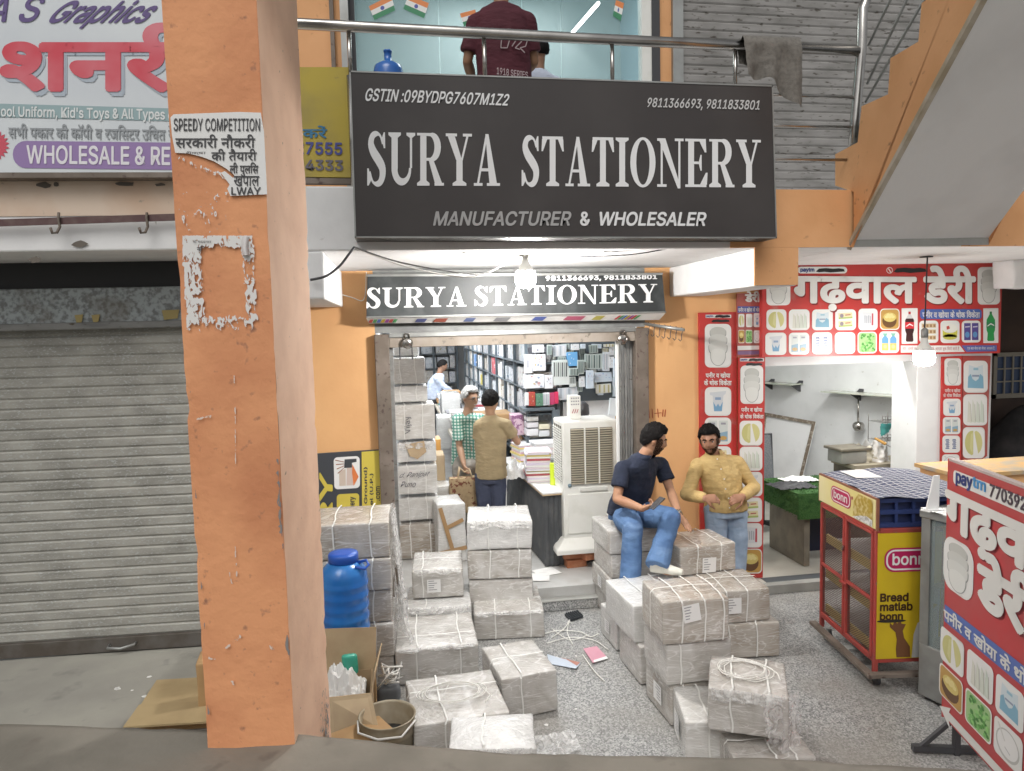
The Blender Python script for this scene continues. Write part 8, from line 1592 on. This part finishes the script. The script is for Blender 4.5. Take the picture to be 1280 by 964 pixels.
# ---------- boy in a tan T-shirt seen from behind
Yb = 7.35; gx = at(614, 595, Y=Yb).x; P0 = V((gx, Yb, 1.02)); N0_ = at(613, 521, Y=Yb); C0_ = at(613, 545, Y=Yb); sd = vec(1, -.35); fd = vec(.33, 1)
Hn = Head(at(613, 504, Y=Yb+.02), vec(.5, .85, -.1), 0, .98)
rings = [(P0-V((0, 0, .07)), sd, fd, .152, .11), (P0+V((0, 0, .05)), sd, fd, .148, .11), (between(P0, C0_, .6), sd, fd, .15, .105), (C0_, sd, fd, .165, .1), (between(C0_, N0_, .75), sd, fd, .15, .08), (N0_, sd, fd, .065, .058)]
a1 = dict(s=at(599, 531, Y=Yb), e=at(597, 560, Y=Yb+.06), w=at(606, 566, Y=Yb+.28), d=vec(.5, .8, 0), n=vec(0, 0, -1), thumb=1, curl=.5)
a2 = dict(s=at(632, 530, Y=Yb-.1), e=at(647, 553, Y=Yb-.02), w=at(637, 538, Y=Yb+.14), d=vec(-.3, .5, .7), n=vec(0, -.7, .4), thumb=-1, curl=.5)
Lg = [dict(h=P0+sd*dx-V((0, 0, .05)), k=V((gx, Yb, .62))+sd*dx, a=V((gx, Yb, .28))+sd*dx, t=V((gx, Yb, .24))+sd*dx+fd*.16) for dx in (-.08, .08)]
by = person('boy in a tan T-shirt and navy track pants seen from behind at the counter', (gx, Yb, .19), Hn, rings, [a1, a2], Lg, skin((.4, .24, .15)), fabric('tan_cloth', (.36, .28, .16)), fabric('navy_track_cloth', (.05, .06, .1)), .6, .008, (hairmask(.5, .0, -.3), lambda d: .016+.014*max(0, d.z)), fc=True, beard=False)
collar(N0_-V((0, 0, .005)), Z1, sd, fd, .06, .068, mat('tan_collar', (.36, .28, .16), .85), by, .025, .3)
mb = MB()
for l in Lg:
    for k in range(2):
        H_, K_, A_ = V(l['h']), V(l['k']), V(l['a']); o = sd*(.098 if (H_-P0).dot(sd) > 0 else -.098); p = [H_+o*.95-fd*(.012+.022*k), K_+o*.78-fd*(.012+.02*k), A_+o*.62-fd*(.01+.018*k)]
        if (H_-P0).dot(sd) > 0: mb.tube(p, .005, WHITE, 6)
mb.build('side_stripe', by)
# ---------- far man in pale blue
Yf = 14.3; gx = at(541, 500, Y=Yf).x; P0 = V((gx, Yf, 1.18)); N0_ = at(549, 467, Y=Yf); C0_ = at(545, 478, Y=Yf); sd = vec(.35, -1); fd = vec(1, .3)
Hn = Head(at(553, 457.5, Y=Yf), vec(1, .2, -.3), 0, 1.05); Z_ = P0.z/1.02
rings = [(P0-V((0, 0, .05)), sd, fd, .19, .14), (between(P0, C0_, .4), sd, fd, .19, .15), (C0_, sd, fd, .21, .14), (between(C0_, N0_, .7), sd, fd, .17, .09), (N0_, sd, fd, .07, .06)]
a1 = dict(s=at(545, 473, Y=Yf-.2), e=at(556, 484, Y=Yf-.2), w=at(566, 490, Y=Yf-.1), d=vec(1, 0, -.2), n=vec(0, 0, -1), thumb=1, curl=.3)
Lg = [dict(h=P0+sd*dx, k=V((gx, Yf, .72))+sd*dx, a=V((gx, Yf, .27))+sd*dx, t=V((gx, Yf, .23))+sd*dx+fd*.17) for dx in (-.1, .1)]
person('man in a pale blue shirt bending over the paper table deep in the shop', (gx, Yf, .19), Hn, rings, [a1], Lg, skin((.3, .17, .11)), fabric('pale_blue_cloth', (.5, .56, .68)), fabric('black_trousers', (.03, .03, .035)), 1.8, .012, (hairmask(.5, .0, -.4), lambda d: .012), fc=True, beard=False)
# ---------- upstairs: man in maroon seen from behind, and a child beyond him
Yu = 5.45; zf = 3.43; N0_ = at(626, 6, Y=Yu); gx = N0_.x; C0_ = N0_-V((0, 0, .2)); P0 = V((gx+.02, Yu, N0_.z-.6)); sd = vec(1, -.2); fd = vec(.2, 1)
Hn = Head(N0_+V((.02, .03, .17)), vec(.35, 1, -.2), 0, 1.02)
rings = [(P0-V((0, 0, .08)), sd, fd, .19, .13), (P0, sd, fd, .19, .13), (between(P0, C0_, .6), sd, fd, .19, .13), (C0_, sd, fd, .2, .12), (C0_+V((0, 0, .1)), sd, fd, .195, .1), (between(C0_, N0_, .85), sd, fd, .13, .075), (N0_, sd, fd, .068, .06)]
sh_ = [C0_+V((0, 0, .08))+sd*s for s in (-.2, .2)]
arms = [dict(s=sh_[0], e=sh_[0]+V((-.06, .02, -.28)), w=sh_[0]+V((.0, .2, -.36)), d=vec(.3, 1, 0), n=vec(0, 0, -1), thumb=1, curl=.5), dict(s=sh_[1], e=sh_[1]+V((.05, .06, -.28)), w=sh_[1]+V((.0, .26, -.3)), d=vec(-.3, 1, 0), n=vec(0, 0, -1), thumb=-1, curl=.5)]
Lg = [dict(h=P0+sd*dx-V((0, 0, .06)), k=V((gx, Yu, zf+.48))+sd*dx, a=V((gx, Yu, zf+.09))+sd*dx, t=V((gx, Yu, zf+.05))+sd*dx+fd*.17) for dx in (-.09, .09)]
MRN = fabric('maroon_cloth', (.075, .012, .022)); mm_ = person('person in a maroon printed T-shirt seen from behind on the balcony', (gx, Yu, zf), Hn, rings, arms, Lg, skin((.3, .17, .1)), MRN, fabric('dark_trousers', (.04, .04, .045)), .75, .007, (hairmask(.5, .0, -.3), lambda d: .014), fc=True, beard=False)
bp2 = Plane(C0_-fd*.155, -fd); mb = MB(); PK = flat(.42, .34, .35, .8)
for pts in (([(627, 48), (626, 60), (634, 60), (637, 50)]), ([(640, 58), (648, 46), (652, 52), (644, 60), (650, 62)]), ([(652, 50), (660, 48), (657, 58), (650, 60), (656, 66)])):
    for a, b in zip(pts[:-1], pts[1:]): A_, B_ = bp2.hit(*a), bp2.hit(*b); mb.tube([A_, B_], .004, PK, 5)
mb.build('shirt_print', mm_); mb = MB(); tx(mb, '1918 SERIES', ((621, 93), (660, 98), (660, 90), (621, 84)), bp2, PK, .02, off=.004); mb.build('lettering', mm_)
Yc = 6.0; hc = at(672, 64, Y=Yc); N0_ = hc-V((0, 0, .16)); gx = hc.x; P0 = V((gx+.03, Yc, N0_.z-.42)); C0_ = N0_-V((0, 0, .15)); sd = vec(1, .1); fd = vec(-.1, 1); Hn = Head(hc, vec(-.6, 1, -.1), 0, .92)
rings = [(P0, sd, fd, .13, .1), (between(P0, C0_, .6), sd, fd, .14, .1), (C0_, sd, fd, .15, .095), (between(C0_, N0_, .7), sd, fd, .13, .075), (N0_, sd, fd, .055, .05)]
arms = [dict(s=C0_+V((s*.16, 0, .05)), e=C0_+V((s*.19, .03, -.16)), w=C0_+V((s*.17, .12, -.3)), d=vec(0, .3, -1), n=vec(-s, 0, 0), thumb=1, curl=.4) for s in (-1, 1)]
Lg = [dict(h=P0+sd*dx, k=V((gx, Yc, zf+.4))+sd*dx, a=V((gx, Yc, zf+.08))+sd*dx, t=V((gx, Yc, zf+.05))+sd*dx+fd*.14) for dx in (-.07, .07)]
person('small dark haired person in a pale blue shirt half hidden behind the maroon shirt', (gx, Yc, zf), Hn, rings, arms, Lg, skin((.34, .2, .13)), fabric('pale_child_cloth', (.5, .55, .66)), fabric('grey_trousers', (.1, .1, .12)), .6, .008, (hairmask(.5, .0, -.5), lambda d: .02), fc=True, beard=False)
# water bottle upstairs on its dispenser
wp = at(485.5, 90, Y=5.95); wd = thing('water_dispenser', 'white water dispenser with a blue bottle by the office glass', 'dispenser', (wp.x, 5.95, zf))
mb = MB(); mb.box(wp.x-.15, wp.x+.15, 5.8, 6.1, zf, wp.z-.22, WPLAST); mb.build('cabinet', wd, bevel=.01)
mb = MB(); r_ = .118; mb.lathe([(r_*.9, -.22), (r_, -.2), (r_, .0), (r_*.92, .04), (r_*.45, .075), (.03, .085), (.03, .15), (.034, .152), (.034, .165), (.028, .168)], wp+V((0, 0, -.0)), mat('blue_bottle', (.02, .12, .42), .2, coat=.4), 28); mb.build('bottle', wd, smooth=True)
